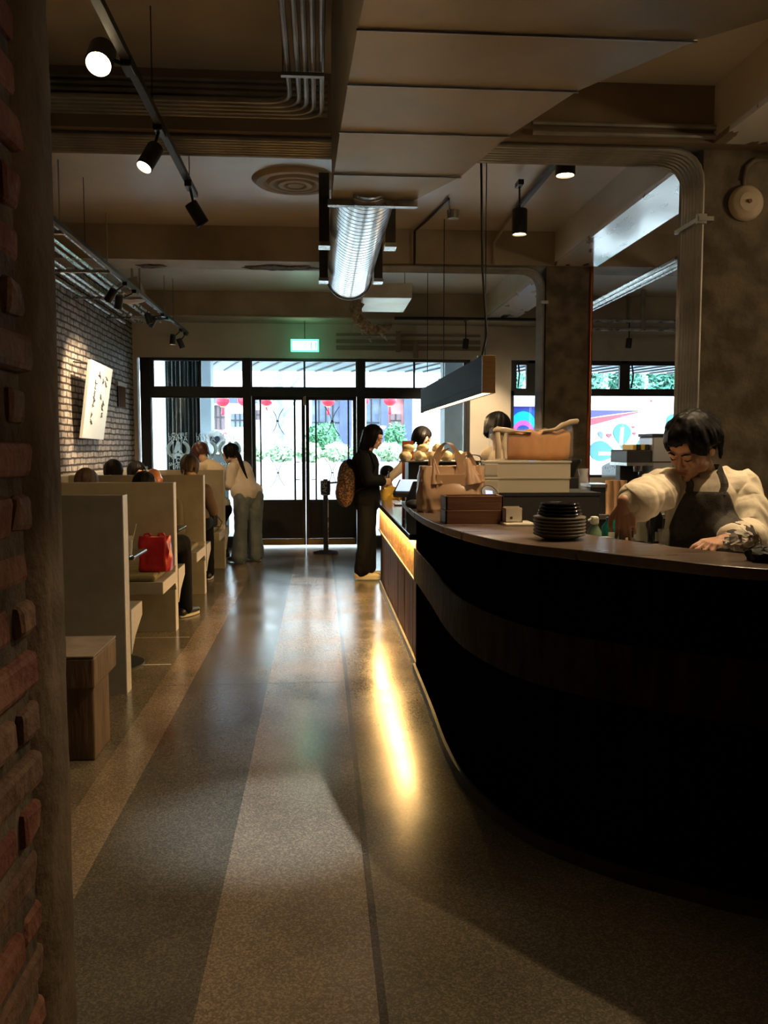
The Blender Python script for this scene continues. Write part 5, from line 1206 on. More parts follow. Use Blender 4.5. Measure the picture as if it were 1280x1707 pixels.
for i in range(nx + 1):
    t = i / nx; x = bx0 + (at(955, 740, Y=yb2).x - bx0) * t
    top = lz + .010 + .012 * noise.noise(Vector((t * 11, 0, 0))) + (.0 if t < .8 else (t - .8) * .16)
    hw = .068
    for k in range(na):
        a = 2 * pi * k / na; ca_, sa_ = cos(a), sin(a)
        y = yb2 + .07 + (abs(ca_) ** .5) * (1 if ca_ > 0 else -1) * hw; z = (z0 + top) / 2 + (abs(sa_) ** .5) * (1 if sa_ > 0 else -1) * (top - z0) / 2
        z = max(z, z0 - .0005)
        nn = noise.noise_vector(Vector((x * 25, y * 25, z * 25))) * .007; nn.z = max(nn.z, 0); vs.append(Vector((x, y, z)) + nn)
for i in range(nx):
    for k in range(na): k2 = (k + 1) % na; fs.append((i * na + k, i * na + k2, (i + 1) * na + k2, (i + 1) * na + k))
fs.append(list(range(na))); fs.append([nx * na + k for k in range(na)])
shade(MB().add(vs, fs).build('bag_film', BGF, bgt), 80)
WF = mat('bunched_film', (.55, .42, .28, 1), (.70, .58, .42, 1), 12, .3)
def crumple(nm, pts, rs, m, parent, seed=0, amp=.012):
    o = MB().tube([Vector(p) for p in pts], .01, 16, rs=rs).build(nm, m, parent)
    for v_ in o.data.vertices:
        v_.co += noise.noise_vector(v_.co * 45 + Vector((seed, 0, 0))) * amp
    shade(o, 80); return o
def yq(x, y, dy=0.0): return at(x, y, Y=yb2 + dy)
crumple('bag_edge', [yq(822, 716), yq(828, 716), yq(842, 718), yq(862, 719), yq(885, 720)], [.008, .014, .012, .009, .006], WF, bgt)
crumple('bag_edge', [yq(829, 720), yq(830, 740), yq(831, 764)], [.012, .015, .016], WF, bgt, 2)
crumple('bag_edge', [yq(841, 722), yq(842, 740), yq(842, 764)], [.008, .010, .008], WF, bgt, 3)
crumple('bag_tail', [yq(905, 719), yq(925, 716), yq(938, 709), yq(950, 704), yq(962, 703)], [.006, .010, .016, .016, .012], WF, bgt, 4)
# round dial device with blue screen
q = at(815, 823, Y=4.15)
t_ = thing('thermometer_dial', 'round black device with small blue lit screen behind the wooden boxes', 'device', (q.x, 4.15, ZTOP))
Mq = Matrix.Translation(q) @ Matrix.Rotation(radians(55), 4, 'X') @ Matrix.Rotation(radians(12), 4, 'Y')
MB().tube([(q.x, 4.17, ZTOP), (q.x, 4.17, q.z)], .018, 14).build('stand', C_STEEL, t_)
shade(MB().lathe([(.03, -.03), (.044, -.012), (.045, 0), (.040, .006), (0, .007)], (0, 0, 0), 30, Mq).build('dial_body', C_BLACK, t_), 40)
MB().lathe([(.0455, -.006), (.048, -.006), (.048, .003), (.0455, .003)], (0, 0, 0), 30, Mq).build('chrome_ring', C_CHROME, t_)
MB().box(-.021, .016, -.010, .013, .0072, .009, Mq).build('screen', mat('blue_lcd', (.2, .25, .8, 1), emit=(.30, .36, .95, 1), estr=1.1), t_)
# chrome knobbed rack right of the bag
q = at(795, 800, Y=4.95)
t_ = thing('portafilter_rack', 'dark rack of chrome knobs between tan bag and plastic jars', 'rack', (q.x, 4.95, ZTOP))
boxo('rack_post', q.x - .022, q.x + .03, 4.97, 5.02, ZTOP, at(795, 768, Y=4.95).z, C_BLACK, t_)
for k, (x, y, r_) in enumerate(((789, 771, .018), (799, 775, .016), (793, 785, .017), (800, 783, .014), (797, 795, .018), (794, 803, .014), (800, 806, .012))):
    p = at(x, y, Y=4.94); shade(MB().ellip(tuple(p), (r_, r_, r_), 16, 10).build('knob', C_CHROME if k in (1, 3, 5) else PB, t_), 80)
# gooseneck tap
t_ = thing('gooseneck_tap', 'thin curved grey tap pipe above the tan bag', 'tap', tuple(at(803, 765, Y=5.2)))
p = [at(x, y, Y=5.2) for x, y in ((774, 764), (778, 758), (784, 757), (794, 758), (800, 760), (804, 766), (806, 775))]; p.append(Vector((p[-1].x, 5.2, .89)))
shade(MB().tube(p, .006, 8).build('tap_pipe', C_GALVD, t_))
# POS terminals on the bar end / counter
def rot_box(nm, c, sx, sy, sz, rx, rz, m, parent, r=.006):
    M_ = Matrix.Translation(c) @ Matrix.Rotation(rz, 4, 'Z') @ Matrix.Rotation(rx, 4, 'X')
    return MB().rbox(-sx / 2, sx / 2, -sy / 2, sy / 2, -sz / 2, sz / 2, r, M_).build(nm, m, parent)
q = at(684, 815, Y=5.9)
t_ = thing('payment_terminal', 'black counter screen tilted back with bright reflecting display', 'terminal', (q.x, 6.0, .886))
boxo('stand', q.x - .02, q.x + .06, 5.98, 6.06, .886, q.z - .02, C_BLACK, t_)
rot_box('terminal_body', q + Vector((0, .06, .0)), .20, .035, .16, radians(-52), radians(-28), C_BLACK, t_)
rot_box('display', q + Vector((.0, .055, .021)), .17, .010, .12, radians(-52), radians(-28), mat('display_glass', (.35, .45, .55, 1), None, 4, .05, emit=(.6, .8, 1, 1), estr=.5), t_, .001)
q = at(697, 830, Y=5.15)
t_ = thing('register_screen', 'bulky black register screen leaning beside the tan bag', 'register', (q.x + .02, 5.2, ZTOP))
rot_box('screen_body', q + Vector((.015, .05, .015)), .15, .035, .19, radians(-38), radians(-35), PB, t_, .012)
MB().lathe([(.05, 0), (.05, .008), (.015, .02), (.015, .08), (0, .08)], (q.x + .03, 5.22, ZTOP), 20).build('stand', C_BLACK, t_)
# bun display
ysh = 6.25; zsh = at(720, 768, Y=ysh).z
t_ = thing('display_shelf', 'black display stand with thin glass shelf holding the buns', 'shelf', (at(725, 768, Y=ysh).x, 6.3, .886))
sx0, sx1 = at(664, 768, Y=ysh).x, at(775, 768, Y=ysh).x
boxo('shelf_plate', sx0, sx1, 6.18, 6.50, zsh - .008, zsh, C_GALV, t_); boxo('stand_body', at(680, 780, Y=ysh).x, sx1 - .03, 6.22, 6.48, .886, zsh - .009, C_BLACK, t_)
BUN = mat('cream_bun', (.62, .46, .22, 1), (.82, .68, .42, 1), 9, .45, bump=.3, bscale=20)
k = 0
for r_, yy in enumerate((6.24, 6.38)):
    for i in range(5):
        x = sx0 + .055 + i * (sx1 - sx0 - .09) / 4 + r_ * .01; zz = zsh + .032 + r_ * .0
        lab = ['first', 'second', 'third', 'fourth', 'fifth'][i] + ' wrapped cream bun from the left in the ' + ['front', 'rear'][r_] + ' row'
        c = Vector((x, yy, zz)); o = MB().ellip(c, (.046, .05, .036), 20, 12).build('wrapped_bun', BUN, base=c)
        for v_ in o.data.vertices: v_.co += v_.co.normalized() * (.012 * noise.noise(v_.co * 40 + Vector((k, 0, 0)))); v_.co.z = max(v_.co.z, -.031)
        shade(o, 80); tag(o, lab, 'bun', 'wrapped buns on the shelf'); k += 1
for i in range(3):
    x = sx0 + .08 + i * .11; c = Vector((x, 6.31, zsh + .092)); o = MB().ellip(c, (.045, .05, .03), 20, 12).build('wrapped_bun', BUN, base=c)
    for v_ in o.data.vertices: v_.co += v_.co.normalized() * (.012 * noise.noise(v_.co * 40 + Vector((k, 0, 0))))
    shade(o, 80); tag(o, ['left', 'middle', 'right'][i] + ' cream bun stacked on top of the others', 'bun', 'wrapped buns on the shelf'); k += 1
a = at(670, 760, Y=6.55); b_ = at(689, 735, Y=6.55)
t_ = thing('menu_card', 'red brown card standing behind the buns', 'card', (a.x, 6.55, zsh - .0)); boxo('card_panel', a.x, b_.x, 6.54, 6.55, .886, b_.z, mat('red_brown_card', (.28, .045, .02, 1), (.34, .06, .03, 1), 5, .5), t_)
# small white cup with fork near child, gold packet
o = MB().rbox(.70, .80, 8.05, 8.2, .886, .90, .004).build('receipt_tray', C_STEEL, base=(.75, 8.1, .886)); tag(o, 'small steel tray at the far end of the service counter', 'tray')

# ---- barista side things (work shelf)
ZS_ = 1.021
def bottle(name, label, px, Y, prof, m, cat='bottle', cap=None, capm=None, z=ZS_):
    x = at(px, 880, Y=Y).x; t_ = thing(name, label, cat, (x, Y, z))
    shade(MB().lathe(prof, (x, Y, z), 22).build('bottle_body', m, t_), 45)
    if cap: shade(MB().lathe(cap, (x, Y, z), 16).build('cap', capm, t_), 45)
    return t_, x
GRG = bpy.data.materials.new('green_tint_plastic'); GRG.use_nodes = True; b = GRG.node_tree.nodes['Principled BSDF']; b.inputs['Base Color'].default_value = (.16, .26, .17, 1); b.inputs['Roughness'].default_value = .2; b.inputs['Alpha'].default_value = .8
TEALP = mat('teal_plastic', (.0, .10, .085, 1), (.0, .14, .12, 1), 5, .3); GREENP = mat('green_plastic', (.01, .17, .03, 1), (.02, .25, .05, 1), 5, .3)
WHP = mat('milky_plastic', (.50, .52, .42, 1), (.6, .62, .5, 1), 4, .4)
t_, x = bottle('spray_bottle', 'grey green spray bottle with pale head at the left of the shelf', 991, 3.5, [(0, 0), (.028, 0), (.03, .01), (.03, .07), (.012, .10), (.012, .11), (0, .11)], GRG)
MB().rbox(x - .016, x + .014, 3.48, 3.52, ZS_ + .10, ZS_ + .135, .008).build('spray_head', WHP, t_); MB().tube([(x - .01, 3.5, ZS_ + .125), (x - .03, 3.495, ZS_ + .118)], .005, 8).build('nozzle', WHP, t_)
t_, x = bottle('detergent_bottle', 'teal bottle with white label on the shelf', 1017, 3.56, [(0, 0), (.036, 0), (.038, .01), (.036, .085), (.018, .11), (.018, .125), (0, .125)], TEALP)
boxo('label', x - .022, x + .022, 3.515, 3.522, ZS_ + .025, ZS_ + .065, WHP, t_)
bottle('green_tub', 'bright green tub under the right hand', 1050, 3.33, [(0, 0), (.028, 0), (.033, .045), (.031, .045), (.026, .005), (0, .005)], GREENP, 'tub', [(0, .03), (.029, .03), (.027, .05), (.015, .062), (0, .064)], mat('cream_foam', (.62, .58, .40, 1), None, 5, .8))
bottle('squeeze_bottle', 'pale squeeze bottle behind the green tub', 1068, 3.46, [(0, 0), (.026, 0), (.028, .05), (.026, .08), (.02, .10), (.024, .12), (.01, .135), (0, .138)], WHP)
t_, x = bottle('sauce_bottle', 'tall dark bottle with pale label beside the apron', 1093, 3.60, [(0, 0), (.03, 0), (.03, .12), (.013, .155), (.013, .18), (0, .18)], PB)
boxo('label', x - .014, x + .014, 3.565, 3.571, ZS_ + .02, ZS_ + .06, WHP, t_)
bottle('glass_tumbler', 'clear tumbler between dark bottle and apron', 1108, 3.44, [(.022, 0), (.028, .085), (.026, .085), (.020, .006), (0, .006)], GLS, 'tumbler')
# shallow trays / pans behind the bar edge
q = at(985, 900, Y=3.36)
o = MB().rbox(at(990, 900, Y=3.42).x, at(1036, 900, Y=3.3).x, 3.24, 3.46, ZS_ + .0, ZS_ + .055, .006).build('white_tray', PWH, base=(q.x, 3.35, ZS_)); tag(o, 'cream tray with water drops behind the plate stack', 'tray')
for k, (xa, xb_, Yq) in enumerate(((1040, 1084, 3.2), (1088, 1116, 3.1))):
    x0, x1 = at(xa, 905, Y=Yq).x, at(xb_, 905, Y=Yq).x; t_ = thing('food_pan', ['wide steel food pan set behind the bar edge', 'narrow steel food pan holding white sauce'][k], 'pan', ((x0 + x1) / 2, Yq, ZS_))
    m = MB(); m.box(x0, x1, Yq - .08, Yq - .076, ZS_, ZS_ + .055); m.box(x0, x1, Yq + .076, Yq + .08, ZS_, ZS_ + .055); m.box(x0, x0 + .004, Yq - .076, Yq + .076, ZS_, ZS_ + .055); m.box(x1 - .004, x1, Yq - .076, Yq + .076, ZS_, ZS_ + .055); m.box(x0 - .006, x1 + .006, Yq - .086, Yq - .076, ZS_ + .052, ZS_ + .057); m.build('pan_walls', C_STEEL, t_)
    boxo('pan_contents', x0 + .004, x1 - .004, Yq - .075, Yq + .075, ZS_ + .002, ZS_ + (.03 if k == 0 else .05), [C_STEEL, PWH][k], t_)
# crumpled foil and black cloth at right end
q = at(1243, 915, Y=2.72)
o = MB().ellip((q.x, 2.74, ZTOP + .030), (.045, .06, .03), 26, 16).build('crumpled_film', mat('crumpled_plastic', (.42, .38, .32, 1), (.60, .55, .48, 1), 12, .25), base=(q.x, 2.74, ZTOP))
for v_ in o.data.vertices: v_.co += noise.noise_vector(v_.co * 55) * .022; v_.co.z = max(v_.co.z, .001)
tag(o, 'crumpled clear film lying on the bar at the right', 'film')
q = at(1272, 936, Y=2.5)
o = MB().ellip((q.x, 2.5, ZTOP + .02), (.045, .06, .024), 26, 16).build('black_cloth', C_BLACKM, base=(q.x, 2.5, ZTOP))
for v_ in o.data.vertices: v_.co += noise.noise_vector(v_.co * 45) * .018; v_.co.z = max(v_.co.z, .001)
tag(o, 'bunched black cloth on the bar at the far right', 'cloth')
# ---- back counter machines
def X7(x, Y=6.9): return at(x, 800, Y=Y).x
def Z7(y, Y=6.9): return at(1000, y, Y=Y).z
t_ = thing('coffee_grinder', 'black coffee grinder with wide hopper left of the notice', 'grinder', (X7(948), 6.95, .90))
MB().rbox(X7(937), X7(962), 6.85, 7.0, .90, Z7(795), .01).build('grinder_body', C_BLACK, t_); MB().lathe([(.04, 0), (.095, .13), (.095, .145), (.0, .145)], (X7(950), 6.93, Z7(795)), 24).build('hopper', C_BLACK, t_)
t_ = thing('glass_pitcher', 'clear glass pitcher beside the black grinder', 'pitcher', (X7(972), 6.95, .90)); MB().lathe([(.05, 0), (.055, .2), (.035, .30), (.045, .36), (.043, .36), (.03, .30), (.05, .2), (.045, .01), (0, .01)], (X7(975), 6.95, .90), 22).build('pitcher_body', GLS, t_)
t_ = thing('label_printer', 'small black and steel box machine under the notice', 'machine', (X7(990), 6.95, .90))
MB().rbox(X7(978), X7(1010), 6.8, 7.05, .90, Z7(812), .006).build('machine_body', C_BLACK, t_); boxo('steel_top', X7(977), X7(1008), 6.78, 7.05, Z7(811), Z7(806), C_STEEL, t_)
for k in range(5):
    x = X7(1015 + k * 6, 6.8); c = (x, 6.8 + .02 * (k % 2), .90)
    o = shade(MB().lathe([(.022, 0), (.03, Z7(796) - .92), (.028, Z7(796) - .92), (0, Z7(800) - .92)], c, 16).build('paper_cup_stack', KP, base=c), 40); tag(o, ['first', 'second', 'third', 'fourth', 'fifth'][k] + ' stack of brown paper cups from the left, right of the black machine', 'cups', 'brown cup stacks')
t_ = thing('espresso_machine', 'dark espresso machine with striped top tray left of the barista head', 'espresso machine', (X7(1058), 6.95, .90))
MB().rbox(X7(1040), X7(1080), 6.8, 7.2, .90, 1.02, .01).build('drip_base', C_BLACK, t_)
MB().rbox(X7(1037), X7(1078), 6.8, 7.2, Z7(772), Z7(750), .01).build('machine_head', C_BLACK, t_); boxo('steel_band', X7(1036), X7(1079), 6.79, 7.2, Z7(776), Z7(771), C_STEEL, t_)
MB().rbox(X7(1046), X7(1078), 7.08, 7.2, 1.02, Z7(772), .01).build('machine_back', C_BLACK, t_)
shade(MB().lathe([(.035, 0), (.04, .05), (0, .05)], (X7(1060), 6.86, Z7(786)), 18).build('group_head', C_CHROME, t_), 40)
MB().tube([(X7(1060), 6.84, Z7(786) + .01), (X7(1052), 6.68, Z7(786))], .012, 8).build('portafilter_handle', C_BLACK, t_)
yel = mat('yellow_stripe', (.6, .42, .05, 1), None, 4, .5)
for k in range(4): MB().rbox(X7(1050 + k * 7), X7(1056 + k * 7), 6.85, 7.1, Z7(750), Z7(741), .003).build('cup_rail', C_BLACK if k % 2 else yel, t_)
t_ = thing('water_boiler', 'square steel boiler with black lid just left of the barista head', 'boiler', (X7(1097), 6.95, .90))
MB().rbox(X7(1078), X7(1118), 6.8, 7.1, .90, Z7(728), .012).build('boiler_body', mat('soft_steel', (.55, .55, .58, 1), None, 4, .35, .9), t_); MB().rbox(X7(1077), X7(1119), 6.79, 7.11, Z7(728), Z7(723), .004).build('boiler_lid', C_BLACK, t_)
boxo('seam_line', X7(1079), X7(1117), 6.796, 6.80, Z7(771), Z7(769), C_BLACK, t_)
# ================================================================== people
SKIN = mat('warm_skin', (.42, .215, .125, 1), (.50, .27, .165, 1), 12, .5); SKIN2 = mat('light_skin', (.50, .30, .20, 1), (.58, .36, .25, 1), 12, .5)
for m_ in (SKIN, SKIN2):
    b = m_.node_tree.nodes['Principled BSDF']; b.inputs['Subsurface Weight'].default_value = .12; b.inputs['Subsurface Radius'].default_value = (.02, .008, .004)
HAIRB = mat('black_hair', (.003, .0025, .0025, 1), (.007, .0055, .005, 1), 60, .48, spec=.12, stretch=(1, 1, .2)); HAIRR = mat('reddish_hair', (.045, .012, .008, 1), (.08, .022, .014, 1), 60, .4); HAIRN = mat('brown_hair', (.05, .028, .014, 1), (.085, .05, .026, 1), 70, .6)
V = Vector
def cap(mb, p0, r0, p1, r1, n=16):
    p0, p1 = V(p0), V(p1); d = p1 - p0; L_ = max(d.length, 1e-4); prof = []
    for i in range(6): a = -pi / 2 + (pi / 2) * i / 5; prof.append((r0 * cos(a), r0 * sin(a)))
    for i in range(6): a = (pi / 2) * i / 5; prof.append((r1 * cos(a), L_ + r1 * sin(a)))
    prof[0] = (0, prof[0][1]); prof[-1] = (0, prof[-1][1])
    mb.lathe(prof, (0, 0, 0), n, Matrix.Translation(p0) @ d.to_track_quat('Z', 'Y').to_matrix().to_4x4())
def chain(mb, pts, rs, n=14):
    for a, b_, r0, r1 in zip(pts[:-1], pts[1:], rs[:-1], rs[1:]): cap(mb, a, r0, b_, r1, n)
def fuse(mb, name, m, parent, vox, smooth=6, fac=.5, post=None):
    off = parent_world(parent); me = bpy.data.meshes.new(name)
    me.from_pydata([v - off for v in mb.v], [], mb.f); me.update()
    bm = bmesh.new(); bm.from_mesh(me); bmesh.ops.remove_doubles(bm, verts=bm.verts[:], dist=1e-6); bmesh.ops.recalc_face_normals(bm, faces=bm.faces[:]); bm.to_mesh(me); bm.free()
    o = bpy.data.objects.new(name, me); COL.objects.link(o)
    r = o.modifiers.new('r', 'REMESH'); r.mode = 'VOXEL'; r.voxel_size = vox
    if smooth: s = o.modifiers.new('s', 'SMOOTH'); s.iterations = smooth; s.factor = fac
    me2 = bpy.data.meshes.new_from_object(o.evaluated_get(bpy.context.evaluated_depsgraph_get()))
    bpy.data.objects.remove(o); bpy.data.meshes.remove(me)
    me2.name = name; me2.materials.clear(); me2.materials.append(m); me2.shade_smooth()
    o = bpy.data.objects.new(name, me2); COL.objects.link(o); o.parent = parent
    if post: post(o, off)
    return o
def wrinkler(amp, sc=9, seed=0, stretch=(1, 1, .5), fine=.3):
    def f(o, off):
        o.data.update(); ns = [v.normal.copy() for v in o.data.vertices]
        for v, n in zip(o.data.vertices, ns):
            p = v.co + off; q = V((p.x * stretch[0] + p.z * .4, p.y * stretch[1], p.z * stretch[2])) * sc + V((seed, seed * .7, 0))
            q += noise.noise_vector(q * .6) * .9
            h = 1 - abs(noise.noise(q)) * 2.6; h2 = noise.noise(q * 2.7)
            v.co += n * (amp * (h * .6 + h2 * fine))
        o.data.update()
    return f
def head_matrix(c, face, roll=0, s=1.0):
    f_ = V(face).normalized(); y = -f_; x = V((0, 0, 1)).cross(y) * 1.0
    x = y.cross(V((0, 0, 1))).normalized(); z = x.cross(y).normalized()
    R3 = Matrix((x, y, z)).transposed().to_4x4()
    return Matrix.Translation(V(c)) @ R3 @ Matrix.Rotation(roll, 4, 'Y') @ Matrix.Diagonal((s, s, s, 1))
def add_head(mb, M_, fine=True):
    T = lambda x, y, z: M_ @ V((x, y, z)); s = M_.to_scale().x
    def E_(c, r, n=20, m=14): mb.ellip(c, r, n, m, M_)
    E_((0, .012, .030), (.073, .092, .082)); E_((0, -.028, -.020), (.061, .062, .075)); E_((0, -.042, -.062), (.040, .044, .042))
    E_((0, -.076, -.092), (.017, .016, .015)); E_((0, -.066, .045), (.054, .026, .034))
    for sx in (-1, 1):
        E_((sx * .036, -.064, -.022), (.021, .022, .020)); E_((sx * .030, -.086, .020), (.024, .010, .008)); E_((sx * .046, -.02, -.062), (.018, .036, .022))
        E_((sx * .032, -.082, .002), (.014, .010, .009), 12, 8)
        E_((sx * .074, .012, -.005), (.008, .019, .030), 14, 10); E_((sx * .080, .018, .010), (.006, .014, .015), 12, 8)
        E_((sx * .011, -.098, -.032), (.008, .009, .007), 10, 8)
    cap(mb, T(0, -.088, .012), .0075 * s, T(0, -.107, -.026), .010 * s, 12); E_((0, -.108, -.029), (.010, .010, .009), 12, 8)
    E_((0, -.090, -.053), (.022, .010, .0065), 14, 8); E_((0, -.087, -.065), (.019, .010, .007), 14, 8)
def face_parts(parent, M_, hm, lips=True):
    br = MB(); 
    for sx in (-1, 1):
        b1 = MB(); b1.tube([M_ @ V((sx * .014, -.0985, .021)), M_ @ V((sx * .030, -.0975, .027)), M_ @ V((sx * .048, -.084, .022))], .003, 6, rs=[.0028, .0032, .0015]); b1.build('eyebrow', hm, parent)
        e1 = MB(); e1.tube([M_ @ V((sx * .018, -.0925, -.001)), M_ @ V((sx * .032, -.0945, -.0035)), M_ @ V((sx * .047, -.083, .001))], .002, 6, rs=[.0012, .0026, .0012]); e1.build('eyelashes', hm, parent)
    if lips:
        l = MB(); l.ellip((0, -.0965, -.054), (.020, .0055, .0035), 12, 6, M_); l.ellip((0, -.0945, -.0615), (.017, .0055, .0042), 12, 6, M_); l.build('lips', mat('lip_red', (.40, .13, .10, 1), None, 5, .45), parent)
def hair(parent, M_, m, hem, n=34, r=.012, vox=.006, puff=1.0, seed=0, extra=None, post=None, cap_shift=.0):
    rn = random.Random(seed); mb = MB(); s = M_.to_scale().x
    mb.ellip((0, .020 + cap_shift, .042), (.080 * puff, .090 * puff, .083 * puff), 22, 14, M_)
    for layer in range(2):
        for k in range(n):
            ph = 2 * pi * (k + rn.random() * .7) / n      # 0 = front
            hz = hem(ph) + rn.uniform(-.012, .012); rad = r * rn.uniform(.7, 1.2)
            pts = []; ex, ey, ez = .083 * puff + layer * .004, .098 * puff + layer * .004, .088 * puff + layer * .005
            th = .15
            th = .03 + layer * .05
            while True:
                x = sin(ph) * sin(th) * ex; y = .012 - cos(ph) * sin(th) * ey; z = .035 + cos(th) * ez
                if th > 1.75 or z < hz: break
                pts.append(V((x, y, z))); th += .16
            if len(pts) < 2: continue
            z = pts[-1].z; e = pts[-1].copy()
            while z > hz + .01: z -= .02; e = V((e.x * .985, e.y * .99 + .0005, z)) + V((rn.uniform(-.002, .002), rn.uniform(-.002, .002), 0)); pts.append(e.copy())
            W_ = [M_ @ p for p in pts]; L_ = len(W_)
            mb.tube(W_, rad, 7, rs=[rad * s * (1.0 if i < L_ * .7 else max(.25, 1 - (i - L_ * .7) / (L_ * .34))) for i in range(L_)])
    if extra: extra(mb)
    return fuse(mb, 'hair', m, parent, vox, 2, .4, post)
def add_hand(mb, wrist, d, palm, thumb_side, curls=(.5, .5, .5, .5), thumb=.5, s=1.0, spread=.10):
    """d: hand direction, palm: direction the palm faces, thumb_side: +1/-1 along d x palm"""
    d = V(d).normalized(); palm = (V(palm) - d * V(palm).dot(d)).normalized(); sd = d.cross(palm).normalized() * thumb_side
    w = V(wrist); kn = []
    offs = (.030, .010, -.010, -.029); lens = (.084, .090, .086, .078)
    cap(mb, w - d * .01, .026 * s, w + d * .02 * s, .024 * s)
    for o_, L_ in zip(offs, lens):
        a = w + sd * (o_ * .55 * s) + d * .012 * s; b_ = w + sd * (o_ * s) + d * L_ * s; cap(mb, a, .0145 * s, b_, .0115 * s, 12); kn.append(b_)
    cap(mb, kn[0] - d * .012 * s, .011 * s, kn[3] - d * .010 * s, .011 * s, 12)
    cap(mb, w + d * .05 * s + sd * .012 * s + palm * .006 * s, .014 * s, w + d * .05 * s - sd * .014 * s + palm * .006 * s, .013 * s, 12)
    ph = ((.042, .026, .020), (.047, .030, .022), (.044, .028, .021), (.034, .021, .018)); rr = (.0088, .0092, .0088, .0078)
    for i, (k, P_, r_, c_) in enumerate(zip(kn, ph, rr, curls)):
        dirv = (d + sd * spread * (1.5 - i) * .9).normalized(); p = k; ang = 0
        for j, L_ in enumerate(P_):
            ang += c_ * (1.0, 1.15, .75)[j]
            v_ = dirv * cos(ang) + palm * sin(ang); q = p + v_ * L_ * s; cap(mb, p, r_ * s * (1 - .07 * j), q, r_ * s * (.94 - .08 * j), 10); p = q
    t0 = w + sd * .024 * s + d * .022 * s + palm * .006 * s
    v1 = (d * .72 + sd * .62 + palm * (.25 + .3 * thumb)).normalized(); t1 = t0 + v1 * .045 * s
    v2 = (d * .85 + sd * (.35 - .4 * thumb) + palm * (.25 + .5 * thumb)).normalized(); t2 = t1 + v2 * .034 * s; v3 = (d * .85 + sd * (.15 - .5 * thumb) + palm * (.3 + .5 * thumb)).normalized(); t3 = t2 + v3 * .027 * s
    cap(mb, t0, .0145 * s, t1, .0115 * s, 12); cap(mb, t1, .0108 * s, t2, .0098 * s, 10); cap(mb, t2, .0098 * s, t3, .0085 * s, 10)
def person(label, J, skin=SKIN, hairm=HAIRB, hem=None, top=None, bottom=None, shoes=None, vox=.008, s=1.0, fine=False, hair_kw={}, hair_none=False, wr=.005, sleeve=1.0, hip_len=.0, extra_body=None, top_seed=0, base=None, topext=None, skirt=0, loose=1.0, legs=True):
    """J: pelvis, chest, neck, head, face, side (unit, to the person's left), elbows, wrists, hands, knees, ankles, toes"""
    P_ = {k: V(v) for k, v in J.items() if k in ('pelvis', 'chest', 'neck', 'head', 'face', 'side', 'hside')}
    el, wrs, kn, an = [[V(q) for q in J[k]] for k in ('el', 'wr', 'kn', 'an')]
    side = P_['side'].normalized(); hs = P_.get('hside', P_['side']).normalized()
    sw = J.get('shw', .17) * s; root = thing('person', label, 'person', base or (P_['pelvis'].x, P_['pelvis'].y, min(an[0].z, an[1].z) - .07))
    sh = [P_['chest'] + side * sw, P_['chest'] - side * sw]; hp = [P_['pelvis'] + hs * .085 * s, P_['pelvis'] - hs * .085 * s]
    Mh = head_matrix(P_['head'], P_['face'], J.get('roll', 0), s * J.get('hs', 1.0))
    mb = MB(); up = (P_['chest'] - P_['pelvis']).normalized(); mid = P_['pelvis'].lerp(P_['chest'], .45)
    chain(mb, [P_['pelvis'], mid, P_['chest'] - up * .07], [.115 * s, .105 * s, .12 * s]); cap(mb, sh[0].lerp(sh[1], .12), .065 * s, sh[1].lerp(sh[0], .12), .065 * s)
    cap(mb, hp[0], .085 * s, hp[1], .085 * s)
    cap(mb, P_['neck'], .052 * s, P_['head'] + (P_['neck'] - P_['head']) * .35, .048 * s); cap(mb, P_['chest'], .07 * s, P_['neck'], .055 * s)
    add_head(mb, Mh)
    for i in (0, 1):
        chain(mb, [sh[i], el[i], wrs[i]], [.05 * s, .038 * s, .026 * s])
        d = (wrs[i] - el[i]).normalized(); h = J.get('hand', [{}, {}])[i]
        add_hand(mb, wrs[i], h.get('d', d), h.get('palm', (0, 0, -1)), h.get('t', 1 if i == 0 else -1), h.get('curls', (.45, .45, .5, .5)), h.get('thumb', .4), s * 1.0)
        if legs:
            chain(mb, [hp[i], kn[i], an[i]], [.085 * s, .056 * s, .038 * s])
            tdir = V(J.get('toe', (0, -1, 0))).normalized(); cap(mb, an[i] + V((0, 0, -.03)), .036 * s, an[i] + tdir * .15 * s + V((0, 0, -.045)), .026 * s)
    fuse(mb, 'body', skin, root, vox, 3 if fine else 2, .45)
    if fine or J.get('facefeat', True): face_parts(root, Mh, hairm if not hair_none else HAIRN)
    if not hair_none: hair(root, Mh, hairm, hem or (lambda ph: -.03 - .05 * (1 - cos(ph)) / 2 if abs(ph - pi) < 1.9 else .06), vox=max(.005, vox * .8), **hair_kw)
    if top:
        mb = MB(); L_ = loose
        chain(mb, [P_['pelvis'] - up * hip_len + up * .06, mid, P_['chest'] - up * .06], [.135 * s * L_, .125 * s * L_, .137 * s * L_]); cap(mb, sh[0].lerp(sh[1], .10), .077 * s, sh[1].lerp(sh[0], .10), .077 * s)
        if hip_len or True: cap(mb, hp[0] + up * (.07 - hip_len), .10 * s * L_, hp[1] + up * (.07 - hip_len), .10 * s * L_)
        cap(mb, P_['chest'] + up * .01, .088 * s, P_['chest'].lerp(P_['neck'], .55), .066 * s)
        for i in (0, 1):
            e = wrs[i].lerp(el[i], 1 - sleeve if sleeve <= 1 else 0)
            e = el[i].lerp(wrs[i], sleeve)
            chain(mb, [sh[i], el[i], e], [.068 * s * L_, .056 * s * L_, .044 * s * L_])
        if topext: topext(mb, P_, sh, el, wrs)
        fuse(mb, J.get('topname', 'shirt'), top, root, vox, 5, .5, wrinkler(wr, 9, top_seed))
